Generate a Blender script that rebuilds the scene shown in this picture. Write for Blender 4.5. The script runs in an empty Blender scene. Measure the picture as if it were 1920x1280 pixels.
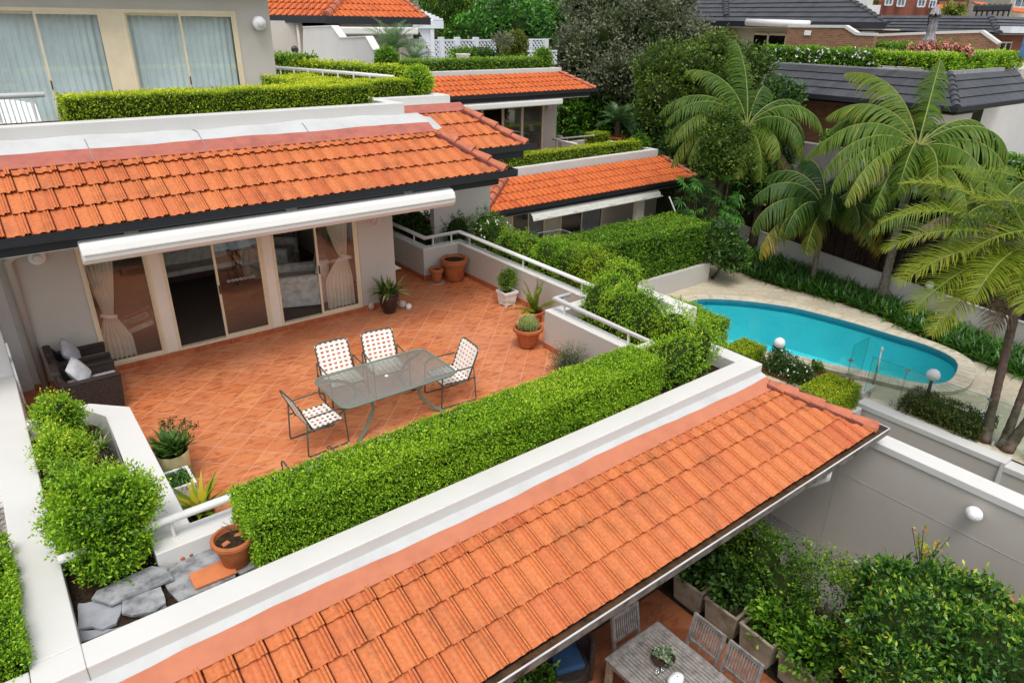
import bpy, math, random
import numpy as np
from mathutils import Vector, Matrix
random.seed(7); RNG = np.random.default_rng(11)
SC = bpy.context.scene; COL = SC.collection
PI = math.pi
# ---------------------------------------------------------------- camera maths (metres; terrace floor z = 0, camera 6 m above it)
FPX, CAMZ = 1291.28, 6.0
def _rot(p, r, y):
    f = np.array([math.sin(y)*math.cos(p), math.cos(y)*math.cos(p), -math.sin(p)])
    rt = np.array([math.cos(y), -math.sin(y), 0.0]); dn = np.cross(f, rt)
    c, s = math.cos(r), math.sin(r)
    return np.array([c*rt+s*dn, -s*rt+c*dn, f])
MR = _rot(math.radians(24.8754), math.radians(-0.85794), math.radians(37.9083))
CAM = np.array([0.0, 0.0, CAMZ])
def ray(x, y): return MR.T @ np.array([(x-960)/FPX, (y-640)/FPX, 1.0])
def pz(x, y, z=0.0): d = ray(x, y); return CAM + d*((z-CAMZ)/d[2])
def px(x, y, X): d = ray(x, y); return CAM + d*(X/d[0])
def py(x, y, Y): d = ray(x, y); return CAM + d*(Y/d[1])
def pd(x, y, dep): return CAM + ray(x, y)*dep
def pp(x, y, Y0, z0, s): d = ray(x, y); t = (z0-s*Y0-CAMZ)/(d[2]-s*d[1]); return CAM + d*t
def ppx(x, y, X0, z0, s): d = ray(x, y); t = (z0-s*X0-CAMZ)/(d[2]-s*d[0]); return CAM + d*t
def mpx(n, dep): return n*dep/FPX
# ---------------------------------------------------------------- materials
MATS = {}
def nodemat(name):
    m = bpy.data.materials.new(name); m.use_nodes = True
    nt = m.node_tree; nt.nodes.clear()
    return m, nt, nt.nodes.new('ShaderNodeOutputMaterial')
def N(nt, typ, **kw):
    n = nt.nodes.new(typ)
    for k, v in kw.items():
        if k in n.inputs: n.inputs[k].default_value = v
        else: setattr(n, k, v)
    return n
def ramp(nt, fac, stops):
    r = nt.nodes.new('ShaderNodeValToRGB'); cr = r.color_ramp
    while len(cr.elements) > 1: cr.elements.remove(cr.elements[-1])
    cr.elements[0].position = stops[0][0]; cr.elements[0].color = (*stops[0][1], 1)
    for p, c in stops[1:]:
        e = cr.elements.new(p); e.color = (*c, 1)
    nt.links.new(fac, r.inputs[0]); return r.outputs[0]
def pos(nt, rot=0.0, scale=(1, 1, 1), loc=(0, 0, 0)):
    g = N(nt, 'ShaderNodeNewGeometry'); mp = N(nt, 'ShaderNodeMapping')
    mp.inputs['Rotation'].default_value = (0, 0, rot); mp.inputs['Scale'].default_value = scale
    mp.inputs['Location'].default_value = loc
    nt.links.new(g.outputs['Position'], mp.inputs[0]); return mp.outputs[0]
def M(name, col, rough=.7, spec=.3, var=.12, vs=3.0, bump=0.0, bs=60.0, metal=0.0, col2=None, streak=False, coat=0.0):
    if name in MATS: return MATS[name]
    m, nt, out = nodemat(name); L = nt.links.new
    b = N(nt, 'ShaderNodeBsdfPrincipled'); L(b.outputs[0], out.inputs[0])
    b.inputs['Roughness'].default_value = rough; b.inputs['Metallic'].default_value = metal
    b.inputs['Specular IOR Level'].default_value = spec; b.inputs['Coat Weight'].default_value = coat
    P = pos(nt, scale=(1, 1, .25) if streak else (1, 1, 1))
    n = N(nt, 'ShaderNodeTexNoise', Scale=vs, Detail=6.0, Roughness=.62); L(P, n.inputs['Vector'])
    c2 = col2 or tuple(c*(1-var*2.2) for c in col)
    c1 = tuple(min(1, c*(1+var)) for c in col)
    L(ramp(nt, n.outputs[0], [(.3, c2), (.55, col), (.75, c1)]), b.inputs['Base Color'])
    if bump:
        n2 = N(nt, 'ShaderNodeTexNoise', Scale=bs, Detail=4.0); L(P, n2.inputs['Vector'])
        bp = N(nt, 'ShaderNodeBump', Strength=bump, Distance=.01); L(n2.outputs[0], bp.inputs['Height']); L(bp.outputs[0], b.inputs['Normal'])
    MATS[name] = m; return m
def leafmat(name, stops, trans=.35, rough=.45, spec=.35):
    """stops: colours over the per-leaf value v (age and growth of each leaf, plus painted light on hedge tops)"""
    if name in MATS: return MATS[name]
    m, nt, out = nodemat(name); L = nt.links.new
    a = N(nt, 'ShaderNodeAttribute', attribute_name='v')
    c = ramp(nt, a.outputs['Fac'], stops)
    b = N(nt, 'ShaderNodeBsdfPrincipled'); b.inputs['Roughness'].default_value = rough
    b.inputs['Specular IOR Level'].default_value = spec; L(c, b.inputs['Base Color'])
    t = N(nt, 'ShaderNodeBsdfTranslucent'); L(c, t.inputs[0])
    mx = N(nt, 'ShaderNodeMixShader'); mx.inputs[0].default_value = trans
    L(b.outputs[0], mx.inputs[1]); L(t.outputs[0], mx.inputs[2]); L(mx.outputs[0], out.inputs[0])
    MATS[name] = m; return m
def glassmat(name, tint=(.9, .95, .93), k=1.0, add=.0, rough=0.0, bump=0.0, bs=60.0):
    if name in MATS: return MATS[name]
    m, nt, out = nodemat(name); L = nt.links.new
    t = N(nt, 'ShaderNodeBsdfTransparent'); t.inputs[0].default_value = (*tint, 1)
    g = N(nt, 'ShaderNodeBsdfGlossy'); g.inputs['Roughness'].default_value = rough; g.inputs[0].default_value = (.95, .97, .97, 1)
    f = N(nt, 'ShaderNodeFresnel', IOR=1.5); mm = N(nt, 'ShaderNodeMath', operation='MULTIPLY_ADD')
    mm.inputs[1].default_value = k; mm.inputs[2].default_value = add; mm.use_clamp = True
    if bump:
        P = pos(nt); n2 = N(nt, 'ShaderNodeTexNoise', Scale=bs, Detail=2.0); L(P, n2.inputs['Vector'])
        bp = N(nt, 'ShaderNodeBump', Strength=bump, Distance=.01); L(n2.outputs[0], bp.inputs['Height'])
        L(bp.outputs[0], g.inputs['Normal']); L(bp.outputs[0], f.inputs['Normal'])
    L(f.outputs[0], mm.inputs[0]); gg = N(nt, 'ShaderNodeNewGeometry'); bf = N(nt, 'ShaderNodeMath', operation='SUBTRACT'); bf.inputs[0].default_value = 1.0; L(gg.outputs['Backfacing'], bf.inputs[1])
    m3 = N(nt, 'ShaderNodeMath', operation='MULTIPLY'); L(mm.outputs[0], m3.inputs[0]); L(bf.outputs[0], m3.inputs[1])
    mx = N(nt, 'ShaderNodeMixShader'); L(m3.outputs[0], mx.inputs[0]); L(t.outputs[0], mx.inputs[1]); L(g.outputs[0], mx.inputs[2])
    L(mx.outputs[0], out.inputs[0]); MATS[name] = m; return m
def tilemat(name, cols, rough=.6, dirt=(.1, .05, .03), spec=.3):
    """roof tiles: colour of every tile from attribute v, weathering by noise"""
    m, nt, out = nodemat(name); L = nt.links.new
    a = N(nt, 'ShaderNodeAttribute', attribute_name='v')
    c = ramp(nt, a.outputs['Fac'], [(i/(len(cols)-1), cc) for i, cc in enumerate(cols)])
    P = pos(nt)
    n = N(nt, 'ShaderNodeTexNoise', Scale=2.2, Detail=7.0, Roughness=.65); L(P, n.inputs['Vector'])
    mr = N(nt, 'ShaderNodeMapRange'); mr.inputs[1].default_value = .52; mr.inputs[2].default_value = .8; mr.inputs[4].default_value = .55
    L(n.outputs[0], mr.inputs[0])
    mx = N(nt, 'ShaderNodeMixRGB'); mx.inputs[2].default_value = (*dirt, 1); L(mr.outputs[0], mx.inputs[0]); L(c, mx.inputs[1])
    n3 = N(nt, 'ShaderNodeTexNoise', Scale=26.0, Detail=5.0); L(P, n3.inputs['Vector'])
    mx2 = N(nt, 'ShaderNodeMixRGB', blend_type='MULTIPLY'); mx2.inputs[0].default_value = .55
    L(mx.outputs[0], mx2.inputs[1]); L(ramp(nt, n3.outputs[0], [(.35, (.72, .7, .68)), (.62, (1.1, 1.08, 1.05))]), mx2.inputs[2])
    b = N(nt, 'ShaderNodeBsdfPrincipled'); b.inputs['Roughness'].default_value = rough; b.inputs['Specular IOR Level'].default_value = spec
    L(mx2.outputs[0], b.inputs['Base Color']); L(b.outputs[0], out.inputs[0]); MATS[name] = m; return m
# ---------------------------------------------------------------- mesh builder
class MB:
    def __init__(s): s.v = []; s.f = []; s.a = []
    def add(s, vs, fs, val=0.5):
        o = len(s.v); s.v.extend([tuple(float(c) for c in p) for p in vs]); s.f.extend([tuple(o+i for i in f) for f in fs]); s.a.extend([val]*len(fs)); return s
    def box(s, x0, y0, z0, x1, y1, z1, val=.5):
        x0, x1 = min(x0, x1), max(x0, x1); y0, y1 = min(y0, y1), max(y0, y1); z0, z1 = min(z0, z1), max(z0, z1)
        return s.add([(x0,y0,z0),(x1,y0,z0),(x1,y1,z0),(x0,y1,z0),(x0,y0,z1),(x1,y0,z1),(x1,y1,z1),(x0,y1,z1)],
              [(0,3,2,1),(4,5,6,7),(0,1,5,4),(1,2,6,5),(2,3,7,6),(3,0,4,7)], val)
    def bar(s, a, b, w, h, up=(0, 0, 1), val=.5):
        a = Vector(a); b = Vector(b); d = (b-a).normalized(); u = Vector(up)
        if abs(d.dot(u)) > .98: u = Vector((1, 0, 0))
        r = d.cross(u).normalized(); u2 = r.cross(d).normalized()
        vs = []
        for p in (a, b):
            for i, j in ((-1,-1),(1,-1),(1,1),(-1,1)): vs.append(p + r*(w/2*i) + u2*(h/2*j))
        return s.add(vs, [(0,3,2,1),(4,5,6,7),(0,1,5,4),(1,2,6,5),(2,3,7,6),(3,0,4,7)], val)
    def prism(s, pts, z0, z1, val=.5):
        n = len(pts); vs = [(p[0], p[1], z0) for p in pts] + [(p[0], p[1], z1) for p in pts]
        return s.add(vs, [tuple(reversed(range(n))), tuple(range(n, 2*n))] + [(i, (i+1) % n, n+(i+1) % n, n+i) for i in range(n)], val)
    def extrude(s, pts3, vec, val=.5):
        n = len(pts3); vec = np.array(vec, float); vs = [np.array(p, float) for p in pts3]; vs = vs + [p+vec for p in vs]
        return s.add(vs, [tuple(reversed(range(n))), tuple(range(n, 2*n))] + [(i, (i+1) % n, n+(i+1) % n, n+i) for i in range(n)], val)
    def tube(s, path, r, n=10, cap=True, val=.5):
        path = [Vector([float(c) for c in p]) for p in path]; rs = r if isinstance(r, (list, tuple)) else [r]*len(path)
        up = None; vs = []
        for i, p in enumerate(path):
            d = (path[min(i+1, len(path)-1)] - path[max(i-1, 0)]).normalized()
            if up is None:
                up = Vector((0, 0, 1)) if abs(d.z) < .9 else Vector((1, 0, 0))
            a = d.cross(up).normalized(); b = a.cross(d).normalized(); up = b
            k = 1.0
            if 0 < i < len(path)-1:
                c = (path[i]-path[i-1]).normalized().dot((path[i+1]-path[i]).normalized()); k = 1/max(.5, math.sqrt((1+max(-.9, c))/2))
            for j in range(n):
                t = 2*PI*j/n; vs.append(p + (a*math.cos(t)*k + b*math.sin(t))*rs[i])
        m = len(path); fs = []
        for i in range(m-1):
            for j in range(n): fs.append((i*n+j, i*n+(j+1) % n, (i+1)*n+(j+1) % n, (i+1)*n+j))
        if cap: fs.append(tuple(reversed(range(n)))); fs.append(tuple(range((m-1)*n, m*n)))
        return s.add(vs, fs, val)
    def lathe(s, prof, c=(0, 0, 0), n=28, val=.5, cap=True):
        vs = []; fs = []
        for (r, z) in prof:
            for j in range(n): t = 2*PI*j/n; vs.append((c[0]+r*math.cos(t), c[1]+r*math.sin(t), c[2]+z))
        for i in range(len(prof)-1):
            for j in range(n): fs.append((i*n+j, i*n+(j+1) % n, (i+1)*n+(j+1) % n, (i+1)*n+j))
        if cap: fs.append(tuple(reversed(range(n)))); fs.append(tuple(range((len(prof)-1)*n, len(prof)*n)))
        return s.add(vs, fs, val)
    def ball(s, c, r, n=20, sx=1, sy=1, sz=1, val=.5):
        prof = [(max(1e-4, math.sin(PI*i/(n//2))), -math.cos(PI*i/(n//2))) for i in range(n//2+1)]
        vs = []; fs = []
        for (q, z) in prof:
            for j in range(n): t = 2*PI*j/n; vs.append((c[0]+r*sx*q*math.cos(t), c[1]+r*sy*q*math.sin(t), c[2]+r*sz*z))
        for i in range(len(prof)-1):
            for j in range(n): fs.append((i*n+j, i*n+(j+1) % n, (i+1)*n+(j+1) % n, (i+1)*n+j))
        return s.add(vs, fs, val)
    def build(s, name, mat, parent=None, smooth=False, bevel=0.0, attr=False, seg=2):
        me = bpy.data.meshes.new(name); v = np.array(s.v, float).reshape(-1, 3)
        if parent is not None: v = v - np.array(wloc(parent))
        me.from_pydata(v.tolist(), [], s.f); me.materials.append(mat)
        if smooth: me.polygons.foreach_set('use_smooth', [True]*len(me.polygons))
        if attr:
            at = me.attributes.new('v', 'FLOAT', 'FACE'); at.data.foreach_set('value', s.a)
        me.update(); o = bpy.data.objects.new(name, me); COL.objects.link(o)
        if parent is not None: o.parent = parent
        if smooth == 'auto' or (smooth and bevel): pass
        if bevel:
            bm = o.modifiers.new('bevel', 'BEVEL'); bm.width = bevel; bm.segments = seg; bm.limit_method = 'ANGLE'; bm.angle_limit = math.radians(40)
        return o
def wloc(o):
    p = Vector((0, 0, 0))
    while o is not None: p = p + o.location; o = o.parent
    return p
def thing(name, label, cat, loc=(0, 0, 0), group=None, rz=0.0):
    o = bpy.data.objects.new(name, None); COL.objects.link(o); o.location = [float(c) for c in loc]; o.empty_display_size = .2
    o.rotation_euler.z = rz
    return tag(o, label, cat, group)
def tag(o, label, cat, group=None, kind=None):
    o['label'] = label; o['category'] = cat
    if group: o['group'] = group
    if kind: o['kind'] = kind
    return o
def struct(o): o['kind'] = 'structure'; return o
def dup(root, loc, rz, label, group=None):
    r = root.copy(); COL.objects.link(r); r.location = [float(c) for c in loc]; r.rotation_euler = (0, 0, rz); r['label'] = label
    if group: r['group'] = group
    for ch in list(root.children):
        c = ch.copy(); COL.objects.link(c); c.parent = r
        for g in list(ch.children):
            d = g.copy(); COL.objects.link(d); d.parent = c
    return r
# ---------------------------------------------------------------- foliage
def unit(a): return a/np.maximum(1e-9, np.linalg.norm(a, axis=-1, keepdims=True))
def noise3(P, f, seed=0):
    r = np.random.default_rng(seed); out = np.zeros(len(P))
    for k in range(5):
        w = r.normal(size=3); w = w/np.linalg.norm(w)*f*(1+.45*k); out += np.sin(P @ w + r.uniform(0, 6.28))/(1+.3*k)
    return out/3.0
def quads(name, V, vals, mat, parent=None, kind=None):
    """V: (n,4,3)"""
    n = len(V); me = bpy.data.meshes.new(name); P = V.reshape(-1, 3)
    if parent is not None: P = P - np.array(wloc(parent))
    me.vertices.add(4*n); me.vertices.foreach_set('co', P.astype(np.float32).ravel())
    me.loops.add(4*n); me.loops.foreach_set('vertex_index', np.arange(4*n, dtype=np.int32))
    me.polygons.add(n); me.polygons.foreach_set('loop_start', np.arange(0, 4*n, 4, dtype=np.int32))
    me.polygons.foreach_set('loop_total', np.full(n, 4, dtype=np.int32))
    at = me.attributes.new('v', 'FLOAT', 'FACE'); at.data.foreach_set('value', np.clip(vals, 0, 1).astype(np.float32))
    me.materials.append(mat); me.update(calc_edges=True)
    o = bpy.data.objects.new(name, me); COL.objects.link(o)
    if parent is not None: o.parent = parent
    return o
def leafquads(P, D, size, wid=.5, rnd=.8):
    """rhombic leaves at P pointing along D + noise"""
    n = len(P); r = RNG
    D = unit(D + rnd*r.normal(size=(n, 3))*.6); A = unit(np.cross(D, r.normal(size=(n, 3))))
    s = (size*(.45+1.0*r.random(n)))[:, None]
    return np.stack([P, P + D*s*.5 + A*s*wid*.5, P + D*s, P + D*s*.5 - A*s*wid*.5], 1)
def sprigs(P, Nn, k, L, size, wid=.5, rnd=.8, up=.35):
    """k leaves along a short shoot at each point; returns quads and value (0 old .. 1 tip)"""
    n = len(P); r = RNG
    dirs = unit(Nn + np.array([0, 0, up]) + r.normal(size=(n, 3))*.45)
    lens = L*(.4+.9*r.random(n)); t = np.linspace(0, 1, k)
    PP = (P[:, None, :] + dirs[:, None, :]*(t[None, :, None]*lens[:, None, None])).reshape(-1, 3)
    PP = PP + r.normal(size=PP.shape)*size*.12
    DD = np.repeat(dirs, k, 0) + r.normal(size=PP.shape)*.75
    V = leafquads(PP, DD, size, wid, rnd)
    vals = np.tile(t**1.3, n)*.50 + np.repeat(r.random(n)**1.2, k)*.32 + r.random(n*k)*.13
    return V, vals
def boxpts(n, x0, y0, z0, x1, y1, z1, faces='xXyYZ', wob=.03, seed=1):
    S = dict(x=(y1-y0)*(z1-z0), X=(y1-y0)*(z1-z0), y=(x1-x0)*(z1-z0), Y=(x1-x0)*(z1-z0), Z=(x1-x0)*(y1-y0))
    tot = sum(S[f] for f in faces); P = []; Q = []
    for f in faces:
        m = max(1, int(n*S[f]/tot)); a = RNG.random(m); b = RNG.random(m); nn = np.zeros((m, 3))
        if f in 'xX': p = np.stack([np.full(m, x0 if f == 'x' else x1), y0+a*(y1-y0), z0+b*(z1-z0)], 1); nn[:, 0] = -1 if f == 'x' else 1
        elif f in 'yY': p = np.stack([x0+a*(x1-x0), np.full(m, y0 if f == 'y' else y1), z0+b*(z1-z0)], 1); nn[:, 1] = -1 if f == 'y' else 1
        else: p = np.stack([x0+a*(x1-x0), y0+b*(y1-y0), np.full(m, z1)], 1); nn[:, 2] = 1
        P.append(p); Q.append(nn)
    P = np.concatenate(P); Q = np.concatenate(Q)
    return P + Q*(noise3(P, 5.0, seed)*wob + noise3(P, 17.0, seed+3)*wob*.6)[:, None], Q
def rotz(P, c, a):
    ca, sa = math.cos(a), math.sin(a); R = np.array([[ca, -sa, 0], [sa, ca, 0], [0, 0, 1]]); c = np.array([c[0], c[1], 0.])
    return (P-c) @ R.T + c
def hedge(name, label, x0, y0, z0, x1, y1, z1, mat, core, leaf=.022, dens=1500, k=3, wob=.03, L=.05, rot=0., group=None, cat='hedge', faces='xXyYZ', seed=1, topv=.0):
    c = ((x0+x1)/2, (y0+y1)/2)
    root = thing(name, label, cat, (c[0], c[1], z0), group)
    A = (x1-x0)*(y1-y0)+2*(z1-z0)*((x1-x0)+(y1-y0)); n = int(A*dens)
    P, Q = boxpts(n, x0, y0, z0, x1, y1, z1, faces, wob, seed)
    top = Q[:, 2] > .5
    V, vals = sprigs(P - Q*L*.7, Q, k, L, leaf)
    vals = vals + np.repeat(top, k)*topv + np.repeat(noise3(P, 3.0, seed+9)*.1, k)  # topv lightens the top face: new growth, and light put into leaf colour
    if rot:
        V = rotz(V.reshape(-1, 3), c, rot).reshape(-1, 4, 3)
    quads('foliage', V, vals, mat, root)
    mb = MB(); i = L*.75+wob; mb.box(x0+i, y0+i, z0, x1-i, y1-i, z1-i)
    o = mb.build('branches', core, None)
    vs = np.array([v.co for v in o.data.vertices]); vs = rotz(vs, c, rot) - np.array([c[0], c[1], z0])
    o.data.vertices.foreach_set('co', vs.astype(np.float32).ravel()); o.parent = root
    return root
def blobpts(n, blobs, rough=.15, seed=3, cull=True):
    """points on the union of ellipsoids [(cx,cy,cz,rx,ry,rz)]"""
    A = np.array([b[3]*b[4]+b[4]*b[5]+b[3]*b[5] for b in blobs]); A = A/A.sum(); P = []; Q = []
    for i, b in enumerate(blobs):
        m = max(3, int(n*A[i])); d = unit(RNG.normal(size=(m, 3))); c = np.array(b[:3]); R = np.array(b[3:6])
        rr = 1 + rough*noise3(d*3.0 + i*7, 1.6, seed+i) + rough*.5*noise3(d*8.0, 1.5, seed+i+50)
        rr = rr * (1-.22*RNG.random(m)**2.2)
        p = c + d*R*rr[:, None]; q = unit(d/R)
        if cull:
            keep = np.ones(m, bool)
            for j, bb in enumerate(blobs):
                if j != i: keep &= (((p-np.array(bb[:3]))/np.array(bb[3:6]))**2).sum(1) > .72
            p, q = p[keep], q[keep]
        P.append(p); Q.append(q)
    return np.concatenate(P), np.concatenate(Q)
def shrub(name, label, blobs, mat, core, n=3000, leaf=.03, k=4, L=.09, rough=.15, group=None, cat='shrub', stem=None, seed=3, wid=.5, corescale=.78, stemmat=None, up=.35, hang=None, vadd=0.):
    bx = np.array(blobs, float); base = (float(bx[:, 0].mean()), float(bx[:, 1].mean()), float((bx[:, 2]-bx[:, 5]).min()) if stem is None else stem)
    root = thing(name, label, cat, base, group)
    P, Q = blobpts(n, blobs, rough, seed)
    V, vals = sprigs(P - Q*L*.4, Q, k, L, leaf, wid, up=up)
    vals = vals + vadd + np.repeat(noise3(P, 1.3/max(.2, bx[:, 3].mean()), seed+9)*.16, k)
    quads('foliage', V, vals, mat, root)
    mb = MB()
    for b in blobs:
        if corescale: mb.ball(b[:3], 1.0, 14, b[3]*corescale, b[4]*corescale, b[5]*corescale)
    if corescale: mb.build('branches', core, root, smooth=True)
    if stem is not None:
        mb = MB(); c = bx[:, :3].mean(0)
        r0 = .03+.02*bx[:, 5].mean()
        for b in blobs[:6]:
            mid = (np.array([base[0], base[1], stem])*.45+np.array(b[:3])*.55); mid[0] = base[0]*.6+b[0]*.4; mid[1] = base[1]*.6+b[1]*.4
            mb.tube([(base[0], base[1], stem), tuple(mid), tuple(b[:3])], [r0*2, r0*1.3, r0*.5], 7)
        mb.build('trunk', stemmat or MATS['bark'], root, smooth=True)
    return root
def strap_leaves(centers, nl, L, w, mat, parent, name='foliage', arch=1.0, seg=4, jit=.05, vbase=.0, upr=.5, val_rnd=1.0):
    """rosettes of arching strap leaves"""
    out = []; vals = []
    for c in centers:
        c = np.array(c, float)
        for i in range(nl):
            az = RNG.uniform(0, 2*PI); el = RNG.uniform(upr, 1.45); l = L*RNG.uniform(.6, 1.1); ww = w*RNG.uniform(.7, 1.15)
            p = c + np.array([math.cos(az), math.sin(az), 0])*RNG.uniform(0, jit); h = np.array([math.cos(az), math.sin(az), 0]); s = np.array([-math.sin(az), math.cos(az), 0])
            v = RNG.random()*val_rnd + vbase
            prev = None
            for j in range(seg+1):
                t = j/seg; wj = ww*(.7+.6*math.sin(PI*min(1, t*1.1+.15)))*.5*(1-t**3)+.0008
                cur = (p - s*wj, p + s*wj)
                if prev is not None: out.append([prev[0], prev[1], cur[1], cur[0]]); vals.append(v)
                prev = cur; e = el - arch*(1.7*t)*(1.2 - .3*el); p = p + (h*math.cos(e) + np.array([0, 0, 1])*math.sin(e))*l/seg
    return quads(name, np.array(out), np.array(vals), mat, parent)
def frond_mesh(o, az, el, L, droop, nl, ll, hang, side_mat, wid=.035, vbase=.3, keel=.35, twist=0.):
    """one feather palm frond: arched rachis and two rows of leaflets; returns quads, vals, rachis path"""
    h = np.array([math.cos(az), math.sin(az), 0.]); lat0 = np.array([-math.sin(az), math.cos(az), 0.]); up = np.array([0, 0, 1.])
    K = 18; path = [np.array(o, float)]; dirs = []
    for i in range(K):
        t = i/K; e = el - droop*t**1.25; d = h*math.cos(e)+up*math.sin(e); dirs.append(d); path.append(path[-1]+d*L/K)
    dirs.append(dirs[-1]); Q = []; vals = []
    for i in range(nl):
        t = .14+.86*i/(nl-1); f = t*K; a = min(K-1, int(f)); fr = f-a; p = path[a]*(1-fr)+path[a+1]*fr; d = dirs[a]
        upn = unit(np.cross(d, lat0))*-1
        if upn[2] < 0: upn = -upn
        prof = math.sin(PI*min(1, .12+t*.86))**.6
        for sd in (-1, 1):
            l = ll*prof*RNG.uniform(.85, 1.1)
            dd = unit(lat0*sd + d*(.38+.42*t)*RNG.uniform(.75, 1.25) + upn*keel*RNG.uniform(.5, 1.2))
            w = wid*RNG.uniform(.8, 1.15)*(.6+.4*prof); q = p; pr = None; dk = dd
            wv = d*.92 + upn*.1; v = vbase + RNG.normal()*.08 + .15*t
            for s in range(4):
                ww = w*(.75, 1., .75, .08)[s]*.5; cur = (q-wv*ww, q+wv*ww)
                if pr is not None: Q.append([pr[0], pr[1], cur[1], cur[0]]); vals.append(v+.06*s)
                pr = cur; q = q + dk*l/3; dk = unit(dk - up*hang*(.55+.25*s)*RNG.uniform(.7, 1.3))
    return Q, vals, path
def palm(name, label, base, top, fronds, leaf, r=.14, shaft=.9, spread=(.2, 1.35), L=2.6, ll=.55, nl=46, hang=.35, seed=1, dead=0, group=None, azl=None, trunkmat=None, wid=.04, droop=1.9, fruit=False, spec=None, keel=.35):
    if spec: fronds = len(spec)
    global RNG
    keep = RNG; RNG = np.random.default_rng(seed)
    base = np.array(base, float); top = np.array(top, float); root = thing(name, label, 'palm tree', base, group)
    mb = MB(); K = 34; path = []; rs = []
    for i in range(K+1):
        t = i/K; path.append(base*(1-t)+top*t); rs.append(r*(1.35-.5*min(1, t*5)**.6)*(1+(.05 if i % 2 else -.02)))
    mb.tube(path, rs, 14); mb.build('trunk', trunkmat or MATS['palm trunk'], root, smooth=True)
    ax = unit(top-base); c = top + ax*shaft
    if shaft: mb = MB(); mb.tube([top-ax*.02, top+ax*shaft*.35, c], [r*1.05, r*.95, r*.5], 12); mb.build('crownshaft', MATS['crownshaft'], root, smooth=True)
    for i in range(fronds):
        if spec:
            al, el, Lf, dr = spec[i][:4]; isdead = len(spec[i]) > 4 and spec[i][4] == 'dead'; vb = spec[i][4] if len(spec[i]) > 4 and not isdead else .3
            Q, vals, pt = frond_mesh(c - ax*.12, math.radians(al-37.9), math.radians(el), L*Lf, dr, nl, ll*(.8+.2*Lf), hang if not isdead else 1.2, leaf, wid=wid, vbase=vb+RNG.uniform(-.08, .08), keel=keel)
            fr = quads('frond', np.array(Q), np.array(vals), leaf if not isdead else MATS['dead frond'], root)
            mb = MB(); mb.tube(pt, [.03*(1-.85*j/len(pt)) for j in range(len(pt))], 5); mb.build('stalk', MATS['frond stalk'] if not isdead else MATS['dead frond'], fr); continue
        az = (azl[i] if azl is not None else i*2.39996)+RNG.uniform(-.15, .15); t = (i+.5)/fronds
        el = spread[1]*(1-t)+spread[0]*t; Ls = L*RNG.uniform(.88, 1.08)*(.75+.25*math.sin(PI*min(1, t+.25)))
        isdead = i >= fronds-dead
        Q, vals, pt = frond_mesh(c - ax*.12, az, el if not isdead else -.5, Ls*(1 if not isdead else .8), droop*RNG.uniform(.75, 1.1)*(.55+.55*t) if not isdead else 1.0, nl, ll, hang if not isdead else .9, leaf, wid=wid, vbase=.45-.25*t+RNG.uniform(0, .3))
        fr = quads('frond', np.array(Q), np.array(vals), leaf if not isdead else MATS['dead frond'], root)
        mb = MB(); mb.tube(pt, [.028*(1-.85*j/len(pt)) for j in range(len(pt))], 5); mb.build('stalk', MATS['frond stalk'] if not isdead else MATS['dead frond'], fr)
    if fruit:
        for a in fruit:
            q = []; v = []
            for j in range(150):
                p = top - ax*.05 + np.array([math.cos(a), math.sin(a), 0])*r*1.2; az = a+RNG.normal()*.55; h = np.array([math.cos(az), math.sin(az), 0]); e = RNG.uniform(-.2, .7); pr = None
                for s in range(5):
                    sv = np.array([-math.sin(az), math.cos(az), 0])*.008; cur = (p-sv, p+sv)
                    if pr is not None: q.append([pr[0], pr[1], cur[1], cur[0]]); v.append(RNG.random())
                    pr = cur; p = p+(h*math.cos(e)+np.array([0, 0, 1])*math.sin(e))*.2; e -= .95
            quads('flower_spray', np.array(q), np.array(v), MATS['palm flower'], root)
    RNG = keep
    return root
def tree(name, label, base, blobs, mat, n=9000, leaf=.12, k=4, L=.3, rough=.22, seed=5, wid=.5, cat='tree', group=None, core=True, trunk_r=.18, up=.3):
    base = np.array(base, float); root = thing(name, label, cat, base, group)
    sub = []
    r = np.random.default_rng(seed)
    for b in blobs:
        sub.append(b)
        for j in range(7):
            d = unit(r.normal(size=3)); d[2] = abs(d[2])*.8-.15; s = r.uniform(.3, .5)
            sub.append((b[0]+d[0]*b[3]*.8, b[1]+d[1]*b[4]*.8, b[2]+d[2]*b[5]*.85, b[3]*s, b[4]*s, b[5]*s))
    P, Q = blobpts(n, sub, rough, seed)
    V, vals = sprigs(P - Q*L*.3, Q, k, L, leaf, wid, up=up)
    sc = float(np.mean([b[3] for b in blobs]))
    vals = vals + np.repeat(noise3(P, 2.2/sc, seed+9)*.18, k)
    quads('crown', V, vals, mat, root)
    mb = MB()
    if core:
        for b in sub: mb.ball(b[:3], 1.0, 10, b[3]*.7, b[4]*.7, b[5]*.7)
        mb.build('inner_branches', MATS['dark core'], root, smooth=True)
    mb = MB(); top = np.array([np.mean([b[0] for b in blobs]), np.mean([b[1] for b in blobs]), np.mean([b[2]-b[5]*.4 for b in blobs])])
    mb.tube([base, base*.55+top*.45+np.array([.1, -.08, 0]), top], [trunk_r*1.4, trunk_r, trunk_r*.7], 9)
    for b in blobs: mb.tube([base*.3+top*.7, (top+np.array(b[:3]))/2+np.array([0, 0, .1]), b[:3]], [trunk_r*.7, trunk_r*.4, trunk_r*.15], 7)
    mb.build('trunk', MATS['bark'], root, smooth=True)
    return root
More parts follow.
